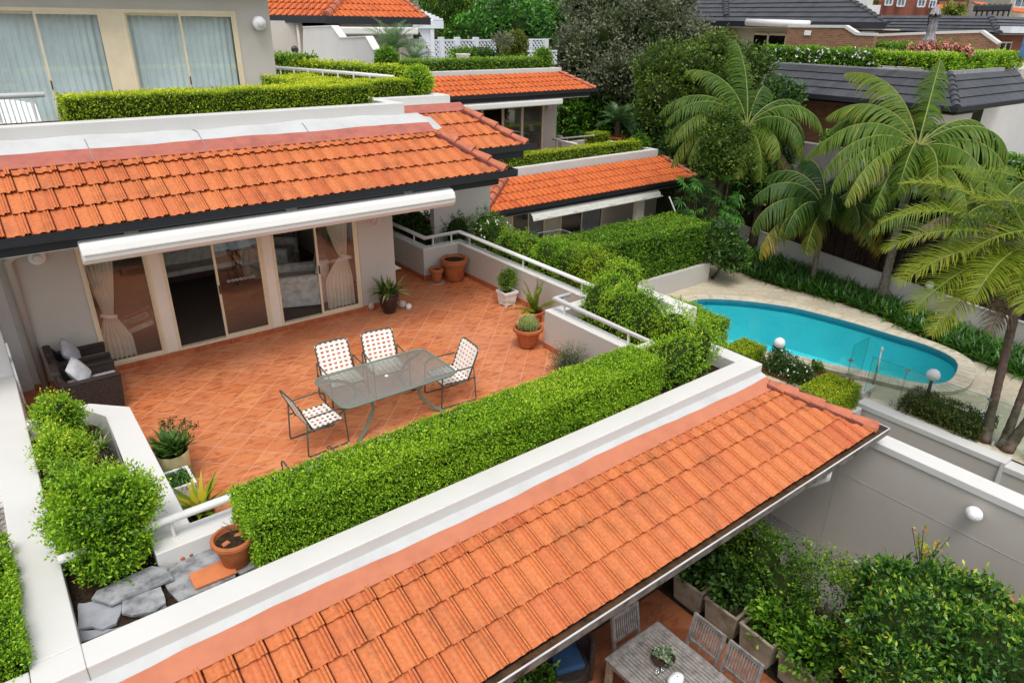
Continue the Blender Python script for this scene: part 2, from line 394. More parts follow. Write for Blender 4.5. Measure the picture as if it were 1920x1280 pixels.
# ---------------------------------------------------------------- tiled roofs
PROF = [(.012, -.04), (.012, .0), (.03, .008), (.09, .002), (.27, -.002), (.35, .016), (.44, .022), (.53, .016), (.61, -.002), (.69, .0), (.725, .034), (.765, .044), (.81, .041), (.825, .014), (.845, .014), (.86, .041), (.92, .044), (.955, .014), (.965, -.04)]
FLAT = [(.004, -.02), (.004, .004), (.3, .006), (.6, .004), (.982, .004), (.982, -.02)]
def tile_mesh(EL, ER, TR, TL, w, rows, prof=PROF, thick=.045, seed=1, stag=.5, hs=1.0):
    """courses of interlocking tiles laid on the trapezoid eave-left, eave-right, top-right, top-left"""
    EL, ER, TR, TL = [np.array(p, float) for p in (EL, ER, TR, TL)]
    u = unit(ER-EL); v = TL-EL; v = v - u*(v@u); H = float(np.linalg.norm(v)); v = v/H; n = unit(np.cross(u, v))
    if n[2] < 0: n = -n
    W = float((ER-EL)@u); tl = float((TL-EL)@u); tr = float((TR-EL)@u); g = H/rows; mb = MB(); r = random.Random(seed)
    def lim(s): t = min(1, max(0, s/H)); return tl*t, W+(tr-W)*t
    for i in range(rows):
        s0 = i*g - (.03 if i == 0 else .02); s1 = (i+1)*g + .02
        k0 = int(math.floor(min(0, tl)/w))-1; k1 = int(math.ceil(max(W, tr)/w))+1
        for k in range(k0, k1+1):
            a = k*w + (stag*w if i % 2 else 0)
            l0, r0 = lim(max(s0, 0)); l1, r1 = lim(s1)
            if a+w < min(l0, l1) or a > max(r0, r1): continue
            j0 = r.uniform(-.006, .006); top = []; bot = []; frt = []
            for t, hgt in prof:
                x = a+t*w; hgt = hgt*hs; xb = min(max(x, l0), r0); xt = min(max(x, l1), r1)
                bot.append(EL+u*xb+v*(s0+j0)+n*(thick+hgt)); top.append(EL+u*xt+v*s1+n*(hgt*.85+.004)); frt.append(EL+u*xb+v*(s0+j0+.07)+n*(hgt*.5-.012))
            if np.linalg.norm(bot[-1]-bot[0]) < .01 and np.linalg.norm(top[-1]-top[0]) < .01: continue
            m = len(prof); vs = bot+top+frt; fs = [(q, q+1, m+q+1, m+q) for q in range(m-1)] + [(2*m+q, 2*m+q+1, q+1, q) for q in range(m-1)]
            fs += [(0, m, 2*m), (m-1, 3*m-1, 2*m-1)]
            mb.add(vs, fs, r.gauss(.5, .17))
    mb2 = MB(); e = n*-.02; mb2.add([EL+e, ER+e, TR+e, TL+e, EL+e*4, ER+e*4, TR+e*4, TL+e*4], [(0,1,2,3),(7,6,5,4),(0,4,5,1),(1,5,6,2),(2,6,7,3),(3,7,4,0)])
    return mb, mb2, (u, v, n, W, H)
def hipcaps(P0, P1, mb, w=.2, h=.09, seg=.42, val=.5, seed=2, up=None):
    P0 = np.array(P0, float); P1 = np.array(P1, float); d = P1-P0; Ln = np.linalg.norm(d); d = d/Ln; n = max(2, int(round(Ln/seg)))
    s = unit(np.cross(d, np.array([0, 0, 1.]))); upv = unit(np.cross(s, d)); r = random.Random(seed)
    arc = [(-1, -.25), (-.9, .35), (-.5, .85), (0, 1), (.5, .85), (.9, .35), (1, -.25)]
    for i in range(n):
        a = P0+d*(Ln*i/n); b = P0+d*(Ln*(i+1)/n+.03); m = len(arc)
        lo = [a+s*(x*w/2*.80)+upv*(y*h*.80-.005) for x, y in arc]; hi = [b+s*(x*w/2*1.08)+upv*(y*h*1.12+.022) for x, y in arc]
        mb.add(lo+hi, [(q, q+1, m+q+1, m+q) for q in range(m-1)]+[tuple(range(m)), tuple(reversed(range(m, 2*m)))], r.random())
    return mb
def gutter(mb, P0, P1, w=.12, h=.11, out=(0, -1, 0), t=.008):
    """open U channel below the eave, outer lip away from the roof"""
    P0 = np.array(P0, float); P1 = np.array(P1, float); o = np.array(out, float); z = np.array([0, 0, 1.])
    prof = [(0, 0), (w, 0), (w+.012, .02), (w+.012, h), (w+.024, h), (w+.024, h-.015), (w+.012+t, h-.015), (w+.012+t, .0), (w, -t*2), (0, -t*2)]
    pts = [P0+o*a+z*(b-h) for a, b in prof]
    mb.extrude(pts, P1-P0); return mb
def catmull(P, n=8, closed=True):
    P = [np.array(p, float) for p in P]; out = []; m = len(P)
    for i in range(m if closed else m-1):
        a, b, c, d = (P[(i-1) % m], P[i], P[(i+1) % m], P[(i+2) % m]) if closed else (P[max(i-1, 0)], P[i], P[i+1], P[min(i+2, m-1)])
        for j in range(n):
            t = j/n; out.append(.5*((2*b)+(-a+c)*t+(2*a-5*b+4*c-d)*t*t+(-a+3*b-3*c+d)*t**3))
    if not closed: out.append(P[-1])
    return out
# ---------------------------------------------------------------- materials of the place
M('render grey', (.51,.475,.425), .85, .2, .02, .8, .12, 90, col2=(.475,.44,.39))
M('render grey pool wall', (.50,.48,.44), .85, .2, .02, .8, .12, 90, col2=(.46,.44,.40))
M('cap white', (.645,.635,.61), .7, .3, .02, 1.1, .08, 60, col2=(.63,.625,.60))
M('render white', (.615,.605,.58), .75, .3, .02, 1.1, .12, 50, col2=(.575,.568,.54))
M('flash white', (.50,.505,.50), .6, .3, .05, 1.6, .6, 7, col2=(.44,.44,.435))
M('flash clay', (.50,.18,.10), .75, .25, .08, 3.0, .25, 25, col2=(.43,.15,.085))
M('flash pink', (.40,.13,.095), .75, .25, .12, 4.0, .2, 25, col2=(.30,.10,.08))
M('ridge clay', (.47,.155,.085), .75, .25, .12, 5.0, .15, 40, col2=(.34,.11,.07))
M('mortar', (.20,.065,.05), .9, .1, .15, 6.0, .3, 30)
M('gutter dark', (.022,.024,.03), .35, .5, .05)
M('gutter steel', (.16,.14,.12), .6, .4, .3, 5, col2=(.04,.025,.015))
M('gutter lip', (.55,.55,.55), .4, .5, .1)
M('gutter silt', (.10,.055,.03), .95, .1, .3, 6, .5, 30, col2=(.03,.02,.012))
M('cream frame', (.70,.60,.42), .5, .4, .04)
M('cream white', (.76,.71,.60), .5, .4, .03)
M('rail white', (.68,.68,.665), .35, .5, .03)
M('awning white', (.74,.73,.695), .4, .4, .03, 1.5, col2=(.72,.71,.67))
M('seam grey', (.25,.25,.25), .6)
M('awning cloth', (.60,.60,.54), .8, .2, .05, 5)
M('black plastic', (.015,.015,.015), .4)
M('dark metal', (.03,.03,.033), .4, .5)
M('steel', (.6,.6,.6), .25, .5, .05, metal=1.0)
M('bark', (.12,.09,.065), .9, .1, .25, 8, .6, 30)
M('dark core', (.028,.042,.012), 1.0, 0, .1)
M('palm trunk', (.22,.19,.15), .9, .1, .3, 7, .7, 20, col2=(.10,.085,.065))
M('palm trunk brown', (.16,.11,.085), .9, .1, .3, 7, .7, 20, col2=(.07,.05,.04))
M('crownshaft', (.16,.13,.07), .6, .3, .2, 5)
M('frond stalk', (.22,.26,.06), .5, .3)
M('dead frond', (.17,.125,.085), .8, .1, .3, 8)
M('palm flower', (.36,.27,.20), .8, .1, .25, 12)
M('terracotta', (.42,.13,.045), .7, .25, .12, 6, .15, 60, col2=(.30,.09,.035))
M('terracotta light', (.52,.19,.08), .75, .2, .12, 5, .15, 60)
M('terracotta tile', (.60,.20,.075), .6, .3, .08, 3, col2=(.47,.15,.06))
M('soil', (.045,.03,.02), 1, .05, .5, 25, 1.0, 60, col2=(.012,.009,.006))
M('mulch', (.16,.075,.035), 1, .05, .5, 30, 1.0, 70, col2=(.05,.02,.01))
M('slate', (.30,.305,.315), .75, .25, .35, 7, .6, 25, col2=(.10,.10,.108))
M('slate light', (.30,.31,.335), .6, .3, .2, 3, .4, 20, col2=(.19,.195,.21))
M('tube green', (.055,.085,.065), .4, .45, .05)
M('table green', (.15,.21,.165), .4, .45, .05)
M('strap white', (.82,.81,.76), .5, .35, .04)
M('wicker dark', (.045,.032,.026), .6, .35, .6, 45, 1.0, 120, col2=(.010,.008,.007))
M('cushion grey', (.44,.44,.47), .9, .1, .05, 4, .3, 200)
M('cushion white', (.62,.63,.65), .9, .1, .1, 9, .3, 100, col2=(.42,.44,.47))
M('cushion blue', (.03,.075,.16), .8, .2, .1, 4, .3, 150)
M('glaze black', (.008,.008,.009), .08, .6, .0, coat=.5)
M('glaze cream', (.50,.46,.24), .35, .45, .06, 2)
M('glaze pink', (.55,.42,.35), .45, .4, .1, 3)
M('pot white', (.74,.73,.70), .7, .3, .08, 6)
M('pot grey', (.28,.29,.30), .7, .3, .2, 6)
M('concrete pot', (.36,.32,.245), .9, .15, .2, 3.0, .4, 40, col2=(.17,.135,.08))
M('gravel', (.22,.21,.195), 1, .1, .5, 60, 1.0, 90, col2=(.07,.065,.06))
M('asphalt', (.09,.088,.085), .95, .1, .3, 20)
M('ground soil', (.05,.06,.03), 1, .05, .4, 1.5, .5, 10, col2=(.02,.03,.012))
M('carpet', (.13,.105,.09), 1, .05, .1, 30, .4, 300)
M('room wall', (.55,.50,.42), .9, .1, .05)
M('room floor dark', (.05,.03,.02), .6, .3, .1)
M('wood warm', (.30,.11,.04), .5, .35, .2, 6)
M('wood dark', (.05,.025,.015), .5, .35, .2, 6)
M('teak grey', (.27,.25,.235), .8, .2, .3, 9, .4, 60, col2=(.14,.12,.105))
M('teak warm', (.30,.22,.15), .8, .2, .3, 9, .4, 60, col2=(.17,.11,.07))
M('teak groove', (.03,.02,.015), .9)
M('slipcover', (.66,.64,.58), .95, .1, .12, 7, .4, 80, col2=(.42,.40,.36))
M('lamp globe', (.82,.83,.85), .25, .5, .01)
M('medallion', (.62,.54,.48), .9, .1, .15, 14, .5, 60)
M('brush fence', (.060,.042,.034), 1, .05, .5, 30, 1.0, 60, col2=(.018,.012,.010), streak=True)
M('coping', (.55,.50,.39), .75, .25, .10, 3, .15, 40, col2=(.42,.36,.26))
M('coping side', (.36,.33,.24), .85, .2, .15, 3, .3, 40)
M('pool plaster', (.26,.68,.71), .7, .2, .07, .6, col2=(.20,.59,.64))
M('brick red', (.22,.08,.045), .9, .1, .2, 6)
M('lattice white', (.72,.75,.80), .6, .3, .03)
M('cloth grey', (.30,.28,.31), .9, .1, .2, 6)
M('pink flower', (.75,.28,.27), .7, .2, .2, 12)
M('white flower', (.82,.82,.76), .7, .2, .1)
M('red flower', (.55,.015,.012), .7, .2, .2, 12)
M('far cream', (.55,.50,.40), .9, .1, .1)
M('far pale', (.62,.62,.60), .8, .2, .05)
M('succulent', (.17,.24,.14), .6, .3, .25, 12)
M('cactus green', (.13,.19,.05), .7, .2, .15, 6)
M('cactus spine', (.62,.52,.20), .6, .2, .15, 9)
M('cloth white', (.78,.80,.82), .8, .2, .03)
M('fur blue', (.05,.10,.2), .8)
M('hose', (.22,.08,.04), .6)
G1 = (.012,.035,.004); G2 = (.038,.095,.006); G3 = (.10,.19,.010); G4 = (.24,.34,.018); G5 = (.42,.50,.04)
leafmat('box leaf', [(0,(0.023,0.066,0.008)),(.3,(0.095,0.227,0.012)),(.6,(0.255,0.491,0.019)),(.85,(0.454,0.643,0.035)),(1,(0.794,0.800,0.076))], .35)
leafmat('box leaf yellow', [(0,(0.024,0.064,0.005)),(.3,(0.096,0.192,0.008)),(.6,(0.272,0.416,0.013)),(.85,(0.544,0.672,0.024)),(1,(0.800,0.800,0.048))], .35)
leafmat('box leaf mid', [(0,(0.021,0.062,0.007)),(.35,(0.053,0.140,0.010)),(.65,(0.140,0.299,0.018)),(.9,(0.299,0.475,0.026)),(1,(0.475,0.634,0.053))], .3)
leafmat('olive hedge', [(0,(0.016,0.026,0.005)),(.35,(0.046,0.072,0.013)),(.7,(0.111,0.143,0.023)),(1,(0.221,0.234,0.039))], .25)
leafmat('lilly pilly', [(0,(0.011,0.047,0.009)),(.3,(0.027,0.101,0.015)),(.6,(0.082,0.220,0.022)),(.8,(0.239,0.404,0.027)),(.9,(0.551,0.576,0.037)),(.96,(0.576,0.239,0.055)),(1,(0.576,0.220,0.073))], .3, .3, .5)
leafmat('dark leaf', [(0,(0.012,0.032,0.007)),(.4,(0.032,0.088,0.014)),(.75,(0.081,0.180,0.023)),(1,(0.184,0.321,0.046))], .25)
leafmat('forest leaf', [(0,(0.016,0.061,0.013)),(.4,(0.049,0.171,0.025)),(.75,(0.123,0.344,0.041)),(1,(0.303,0.606,0.083))], .3)
leafmat('bright leaf', [(0,(0.023,0.076,0.008)),(.4,(0.067,0.191,0.014)),(.75,(0.173,0.383,0.023)),(1,(0.383,0.612,0.058))], .35)
leafmat('grey leaf', [(0,(.07,.085,.045)),(.4,(.13,.15,.085)),(.75,(.21,.235,.14)),(1,(.33,.345,.22))], .25, .7, .15)
leafmat('olive leaf', [(0,(.02,.05,.006)),(.4,(.055,.115,.012)),(.75,(.12,.20,.02)),(1,(.24,.30,.045))], .3)
leafmat('yellow leaf', [(0,(0.039,0.065,0.007)),(.4,(0.117,0.169,0.016)),(.75,(0.286,0.325,0.039)),(1,(0.585,0.572,0.156))], .35)
leafmat('pale leaf', [(0,(.10,.12,.04)),(.5,(.32,.33,.15)),(1,(.6,.58,.35))], .3)
leafmat('strap leaf', [(0,(0.021,0.064,0.011)),(.5,(0.046,0.149,0.018)),(1,(0.116,0.276,0.030))], .25, .35, .5)
leafmat('strap leaf light', [(0,(0.039,0.104,0.016)),(.6,(0.130,0.247,0.039)),(.85,(0.325,0.429,0.091)),(1,(0.715,0.715,0.325))], .3)
leafmat('fern leaf', [(0,(0.072,0.144,0.007)),(.5,(0.192,0.312,0.014)),(.9,(0.408,0.456,0.024)),(1,(0.600,0.504,0.036))], .35)
leafmat('lavender leaf', [(0,(.05,.075,.04)),(.6,(.12,.16,.085)),(1,(.22,.24,.15))], .2)
leafmat('palm leaf', [(0,(.012,.04,.006)),(.35,(.035,.09,.010)),(.65,(.085,.165,.014)),(.9,(.18,.25,.025)),(1,(.32,.32,.06))], .35, .5, .25)
leafmat('kentia leaf', [(0,(0.012,0.040,0.009)),(.4,(0.034,0.093,0.017)),(.7,(0.086,0.148,0.020)),(.9,(0.210,0.222,0.025)),(1,(0.445,0.296,0.037))], .3, .5, .25)
leafmat('queen leaf', [(0,(0.025,0.068,0.005)),(.4,(0.076,0.153,0.009)),(.7,(0.170,0.255,0.013)),(1,(0.357,0.374,0.034))], .4, .5, .25)
leafmat('cycad leaf', [(0,(0.026,0.078,0.026)),(.5,(0.078,0.182,0.058)),(1,(0.208,0.338,0.117))], .25, .35, .5)
leafmat('dry twig', [(0,(.10,.07,.045)),(1,(.28,.22,.16))], .1)
O = [(.46,.115,.042), (.51,.14,.05), (.54,.16,.055), (.58,.185,.062), (.53,.145,.055), (.61,.21,.068)]
tilemat('roof clay', O, .55)
tilemat('roof clay far', [(.48,.10,.028),(.57,.135,.036),(.62,.16,.043),(.54,.12,.036)], .6)
tilemat('roof slate', [(.035,.037,.043),(.05,.052,.06),(.065,.067,.078),(.045,.047,.054)], .45, dirt=(.025,.025,.028))
glassmat('window glass', (.93,.94,.93), 2.2, .05)
glassmat('window glass upper', (.93,.97,.98), 1.8, .06)
glassmat('pool glass', (.90,.965,.94), .8, .01)
glassmat('clear glass', (.94,.96,.95), 1.5, .02)
def special():
    # patterned table glass
    m, nt, out = nodemat('table glass'); L = nt.links.new; P = pos(nt)
    v = N(nt, 'ShaderNodeTexVoronoi', Scale=70.0); L(P, v.inputs['Vector'])
    n = N(nt, 'ShaderNodeTexNoise', Scale=55.0, Detail=3.0); L(P, n.inputs['Vector'])
    ad = N(nt, 'ShaderNodeMath', operation='ADD'); L(v.outputs[0], ad.inputs[0]); L(n.outputs[0], ad.inputs[1])
    bp = N(nt, 'ShaderNodeBump', Strength=.5, Distance=.004); L(ad.outputs[0], bp.inputs['Height'])
    t = N(nt, 'ShaderNodeBsdfTransparent'); t.inputs[0].default_value = (.86,.92,.89,1)
    g = N(nt, 'ShaderNodeBsdfGlossy'); g.inputs['Roughness'].default_value = .05; L(bp.outputs[0], g.inputs['Normal'])
    d = N(nt, 'ShaderNodeBsdfDiffuse'); d.inputs[0].default_value = (.72,.78,.75,1)  # whitish diffuse share paints a white reflection into the glass
    f = N(nt, 'ShaderNodeFresnel', IOR=1.7); L(bp.outputs[0], f.inputs['Normal'])
    k = N(nt, 'ShaderNodeMath', operation='MULTIPLY_ADD'); k.inputs[1].default_value = 3.0; k.inputs[2].default_value = .16; k.use_clamp = True; L(f.outputs[0], k.inputs[0])
    m1 = N(nt, 'ShaderNodeMixShader'); m1.inputs[0].default_value = .20; L(t.outputs[0], m1.inputs[1]); L(d.outputs[0], m1.inputs[2])
    gg = N(nt, 'ShaderNodeNewGeometry'); bf = N(nt, 'ShaderNodeMath', operation='SUBTRACT'); bf.inputs[0].default_value = 1.0; L(gg.outputs['Backfacing'], bf.inputs[1]); k2 = N(nt, 'ShaderNodeMath', operation='MULTIPLY'); L(k.outputs[0], k2.inputs[0]); L(bf.outputs[0], k2.inputs[1])
    m2 = N(nt, 'ShaderNodeMixShader'); L(k2.outputs[0], m2.inputs[0]); L(m1.outputs[0], m2.inputs[1]); L(g.outputs[0], m2.inputs[2]); L(m2.outputs[0], out.inputs[0])
    MATS['table glass'] = m
    # water
    m, nt, out = nodemat('pool water'); L = nt.links.new; P = pos(nt)
    n = N(nt, 'ShaderNodeTexNoise', Scale=2.2, Detail=3.0); L(P, n.inputs['Vector'])
    bp = N(nt, 'ShaderNodeBump', Strength=.22, Distance=.05); L(n.outputs[0], bp.inputs['Height'])
    t = N(nt, 'ShaderNodeBsdfTransparent'); t.inputs[0].default_value = (.48,.93,.96,1)
    g = N(nt, 'ShaderNodeBsdfGlossy'); g.inputs['Roughness'].default_value = .02; L(bp.outputs[0], g.inputs['Normal'])
    f = N(nt, 'ShaderNodeFresnel', IOR=1.33); L(bp.outputs[0], f.inputs['Normal'])
    mx = N(nt, 'ShaderNodeMixShader'); L(f.outputs[0], mx.inputs[0]); L(t.outputs[0], mx.inputs[1]); L(g.outputs[0], mx.inputs[2]); L(mx.outputs[0], out.inputs[0])
    MATS['pool water'] = m
    # floor tiles of the terrace: 0.4 m squares laid diagonally
    def tilefloor(name, size, rot, off, cols, grout, rough, wear, spec=.3, gw=.006, mott=1.0, bw=1.0, stag=0.):
        m, nt, out = nodemat(name); L = nt.links.new; P = pos(nt, rot=rot, loc=off)
        br = N(nt, 'ShaderNodeTexBrick', offset=stag, offset_frequency=2, squash=1.0); L(P, br.inputs['Vector'])
        br.inputs['Scale'].default_value = 1.0; br.inputs['Brick Width'].default_value = size*bw; br.inputs['Row Height'].default_value = size
        br.inputs['Mortar Size'].default_value = gw; br.inputs['Mortar Smooth'].default_value = .3
        br.inputs['Color1'].default_value = (0,0,0,1); br.inputs['Color2'].default_value = (1,1,1,1); br.inputs['Mortar'].default_value = (.5,.5,.5,1)
        n1 = N(nt, 'ShaderNodeTexNoise', Scale=4.6, Detail=4.0, Roughness=.5, Distortion=.9); L(pos(nt, scale=(1, 2.6, 1)), n1.inputs['Vector'])
        n2 = N(nt, 'ShaderNodeTexNoise', Scale=.45, Detail=3.0); L(P, n2.inputs['Vector'])
        c = ramp(nt, br.outputs['Color'], [(i/(len(cols)-1), cc) for i, cc in enumerate(cols)])
        mo = ramp(nt, n1.outputs[0], [(.34, (1-.22*mott, 1-.34*mott, 1-.38*mott)), (.5, (1, 1, 1)), (.7, (1.08, 1.18, 1.25))])
        a = N(nt, 'ShaderNodeMixRGB', blend_type='MULTIPLY'); a.inputs[0].default_value = 1; L(c, a.inputs[1]); L(mo, a.inputs[2])
        w = ramp(nt, n2.outputs[0], [(.35, (0, 0, 0)), (.7, (1, 1, 1))]); wm = N(nt, 'ShaderNodeMath', operation='MULTIPLY'); wm.inputs[1].default_value = .35; L(w, wm.inputs[0])
        b2 = N(nt, 'ShaderNodeMixRGB'); b2.inputs[2].default_value = (*wear, 1); L(wm.outputs[0], b2.inputs[0]); L(a.outputs[0], b2.inputs[1])
        gm = N(nt, 'ShaderNodeMixRGB'); gm.inputs[2].default_value = (*grout, 1); L(br.outputs['Fac'], gm.inputs[0]); L(b2.outputs[0], gm.inputs[1])
        b = N(nt, 'ShaderNodeBsdfPrincipled'); b.inputs['Roughness'].default_value = rough; b.inputs['Specular IOR Level'].default_value = spec
        L(gm.outputs[0], b.inputs['Base Color']); bp = N(nt, 'ShaderNodeBump', Strength=.35, Distance=.004, invert=True); L(br.outputs['Fac'], bp.inputs['Height']); L(bp.outputs[0], b.inputs['Normal'])
        L(b.outputs[0], out.inputs[0]); MATS[name] = m
    # node of the grid at (1.89, 9.84)
    a = math.radians(45); X, Y = 1.89, 9.84; rx = X*math.cos(a)-Y*math.sin(a); ry = X*math.sin(a)+Y*math.cos(a)
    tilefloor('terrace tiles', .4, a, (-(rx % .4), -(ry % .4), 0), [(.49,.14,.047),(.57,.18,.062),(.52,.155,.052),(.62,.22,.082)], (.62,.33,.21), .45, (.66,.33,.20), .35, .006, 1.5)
    tilefloor('skirting tiles', .3, 0, (0,0,0), [(.36,.095,.035),(.44,.13,.05),(.40,.11,.04)], (.50,.25,.15), .5, (.45,.16,.08), .3, .004)
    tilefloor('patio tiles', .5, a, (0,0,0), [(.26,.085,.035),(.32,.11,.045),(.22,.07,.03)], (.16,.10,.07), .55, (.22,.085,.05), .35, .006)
    tilefloor('deck paving', .4, math.radians(40), (0,0,0), [(.42,.37,.27),(.50,.45,.34),(.46,.37,.25),(.56,.51,.40)], (.30,.25,.18), .7, (.55,.49,.37), .25, .006, .28, 1.5, .5)
    # brick
    def brick(name, c1, c2, mort, axis):
        m, nt, out = nodemat(name); L = nt.links.new; g = N(nt, 'ShaderNodeNewGeometry'); sp = N(nt, 'ShaderNodeSeparateXYZ'); L(g.outputs['Position'], sp.inputs[0]); cb = N(nt, 'ShaderNodeCombineXYZ')
        ad = N(nt, 'ShaderNodeMath', operation='ADD'); L(sp.outputs[0], ad.inputs[0]); L(sp.outputs[1], ad.inputs[1]); L(ad.outputs[0], cb.inputs[0]); L(sp.outputs[2], cb.inputs[1])
        br = N(nt, 'ShaderNodeTexBrick'); L(cb.outputs[0], br.inputs['Vector']); br.inputs['Scale'].default_value = 1; br.inputs['Brick Width'].default_value = .24; br.inputs['Row Height'].default_value = .09; br.inputs['Mortar Size'].default_value = .008
        br.inputs['Color1'].default_value = (*c1, 1); br.inputs['Color2'].default_value = (*c2, 1); br.inputs['Mortar'].default_value = (*mort, 1)
        b = N(nt, 'ShaderNodeBsdfPrincipled'); b.inputs['Roughness'].default_value = .9; L(br.outputs[0], b.inputs['Base Color']); L(b.outputs[0], out.inputs[0]); MATS[name] = m
    brick('brick wall', (.20,.075,.035), (.30,.14,.07), (.30,.24,.18), 0)
    brick('brick far', (.20,.05,.03), (.26,.075,.045), (.22,.12,.09), 0)
    # slatted wicker / vertical blinds / curtain folds are modelled as geometry
special()
# ---------------------------------------------------------------- world, sun, camera
w = bpy.data.worlds.new('World'); SC.world = w; w.use_nodes = True; nt = w.node_tree; nt.nodes.clear()
SUN_EL, SUN_AZ = math.radians(66), math.radians(214)   # azimuth clockwise from +Y
sky = nt.nodes.new('ShaderNodeTexSky'); sky.sky_type = 'NISHITA'; sky.sun_disc = False
sky.sun_elevation = SUN_EL; sky.sun_rotation = SUN_AZ; sky.air_density = 1.0; sky.dust_density = 3.0; sky.ozone_density = 1.0
hs = nt.nodes.new('ShaderNodeHueSaturation'); hs.inputs['Saturation'].default_value = .30
bg = nt.nodes.new('ShaderNodeBackground'); bg.inputs[1].default_value = .15; wo = nt.nodes.new('ShaderNodeOutputWorld')
nt.links.new(sky.outputs[0], hs.inputs['Color']); nt.links.new(hs.outputs[0], bg.inputs[0]); nt.links.new(bg.outputs[0], wo.inputs[0])
sd = bpy.data.lights.new('sun', 'SUN'); sd.energy = 1.0; sd.angle = math.radians(22); sd.color = (1, .96, .89)
so = bpy.data.objects.new('sun', sd); COL.objects.link(so)
sv = Vector((math.sin(SUN_AZ)*math.cos(SUN_EL), math.cos(SUN_AZ)*math.cos(SUN_EL), math.sin(SUN_EL)))
so.rotation_euler = sv.to_track_quat('Z', 'Y').to_euler(); so.location = (0, 0, 30)
cd = bpy.data.cameras.new('camera'); cam = bpy.data.objects.new('camera', cd); COL.objects.link(cam); SC.camera = cam
cd.sensor_width = 36; cd.sensor_fit = 'HORIZONTAL'; cd.lens = FPX/1920*36; cd.clip_end = 2000; cd.clip_start = .05
Rw = Matrix(((MR[0][0], -MR[1][0], -MR[2][0]), (MR[0][1], -MR[1][1], -MR[2][1]), (MR[0][2], -MR[1][2], -MR[2][2])))
cam.matrix_world = Matrix.Translation((0, 0, CAMZ)) @ Rw.to_4x4()
SC.view_settings.view_transform = 'Standard'; SC.view_settings.look = 'None'; SC.view_settings.exposure = .60; SC.view_settings.gamma = 1
SC.render.resolution_x = 1024; SC.render.resolution_y = 682; SC.render.resolution_percentage = 100
SC.render.engine = 'CYCLES'
SC.cycles.max_bounces = 8; SC.cycles.transparent_max_bounces = 24
# ================================================================ the main building with the tiled terrace
g = MB(); g.add([(-400,-300,-5.2),(600,-300,-5.2),(600,700,-5.2),(-400,700,-5.2)], [(0,1,2,3)]); struct(g.build('ground', MATS['ground soil']))
g = MB(); g.box(-.3, 6.5, -.25, 9.9, 15.6, 0); struct(g.build('terrace_floor', MATS['terrace tiles']))
B = thing('apartment_building', 'grey rendered terraced building with orange tiled roofs around the terracotta terrace', 'building', (3, 14, 0))
WG, WC = MATS['render grey'], MATS['cap white']
def part(mb, name, mat, parent=B, label=None, **kw):
    o = mb.build(name, MATS[mat] if isinstance(mat, str) else mat, parent, **kw)
    if label: o['label'] = label
    return o
PZ = .8
# outer parapet: white top band, grey below
mb = MB(); mb.box(-.70, 5.64, .61, 9.79, 5.96, PZ); mb.box(9.47, 5.96, .55, 9.79, 8.26, PZ); mb.box(9.79, 7.95, .30, 10.95, 8.26, PZ); mb.box(10.63, 8.26, .3, 10.95, 14.9, PZ)
part(mb, 'parapet', 'render white', bevel=.012); part(MB().bar((-.298, 5.638, .62), (-.298, 5.638, .80), .006, .006).bar((-.298, 5.638, .8015), (-.298, 5.96, .8015), .006, .003), 'wall_crack', 'seam grey')
mb = MB(); mb.box(-.66, 5.68, -2.9, 9.75, 5.92, .6); mb.box(9.5, 5.92, -2.9, 9.76, 8.0, .54); mb.box(10.66, 8.0, -2.9, 10.92, 14.9, .29); mb.box(9.76, 7.98, -2.9, 10.66, 8.2, .29)
part(mb, 'wall', 'render grey', label='grey rendered wall of the storey below the terrace')
# left dividing wall, stepping up towards the house
prof = [(5.96, PZ), (12.5, PZ), (12.75, 1.2), (13.05, 1.9), (13.56, 2.9), (13.56, -2.9), (5.96, -2.9)]
mb = MB(); mb.extrude([(-.70, y, z) for y, z in prof], (.40, 0, 0))
mb.box(-.70, 13.56, -2.9, -.1, 20, 3.1); part(mb, 'dividing_wall', 'render white', bevel=.012)
# front inner wall with handrail
mb = MB(); mb.box(.52, 6.79, .2, 8.3, 7.12, PZ); part(mb, 'planter_wall', 'cap white', bevel=.01, label='low white wall between the terrace and the long hedge')
# left splayed planter wall
mb = MB(); mb.prism([(.52,7.12),(.95,7.12),(.95,10.34),(.50,10.79),(-.3,10.79),(-.3,10.62),(.42,10.62),(.62,10.25),(.55,7.12)], 0, PZ)
part(mb, 'planter_wall', 'cap white', bevel=.01, label='wide white topped planter wall beside the left wall')
# right planter walls, grey with pale caps
def wallcap(p0, p1, z0, z1, cap=.035, mat='render grey'):
    mb = MB(); mb.box(p0[0], p0[1], z0, p1[0], p1[1], z1-cap); part(mb, 'planter_wall', mat)
    mb = MB(); mb.box(p0[0]-.004, p0[1]-.004, z1-cap, p1[0]+.004, p1[1]+.004, z1); part(mb, 'wall_cap', 'cap white', bevel=.006)
wallcap((8.3, 7.13), (8.55, 9.61), 0, .82); wallcap((8.56, 9.37), (9.4, 9.61), 0, .82)
wallcap((9.42, 9.63), (9.66, 14.44), 0, .82); wallcap((8.40, 14.45), (9.66, 14.68), 0, .82); wallcap((8.40, 14.69), (8.62, 17.5), 0, .82)
sk = MB(); h = .12
sk.box(8.285, 7.13, 0, 8.3, 9.61, h); sk.box(8.286, 9.612, .0, 9.40, 9.625, h); sk.box(9.40, 9.63, 0, 9.415, 14.43, h); sk.box(8.385, 14.435, 0, 9.40, 14.448, h); sk.box(8.385, 14.45, 0, 8.398, 17.5, h)
part(sk, 'skirting', 'skirting tiles')
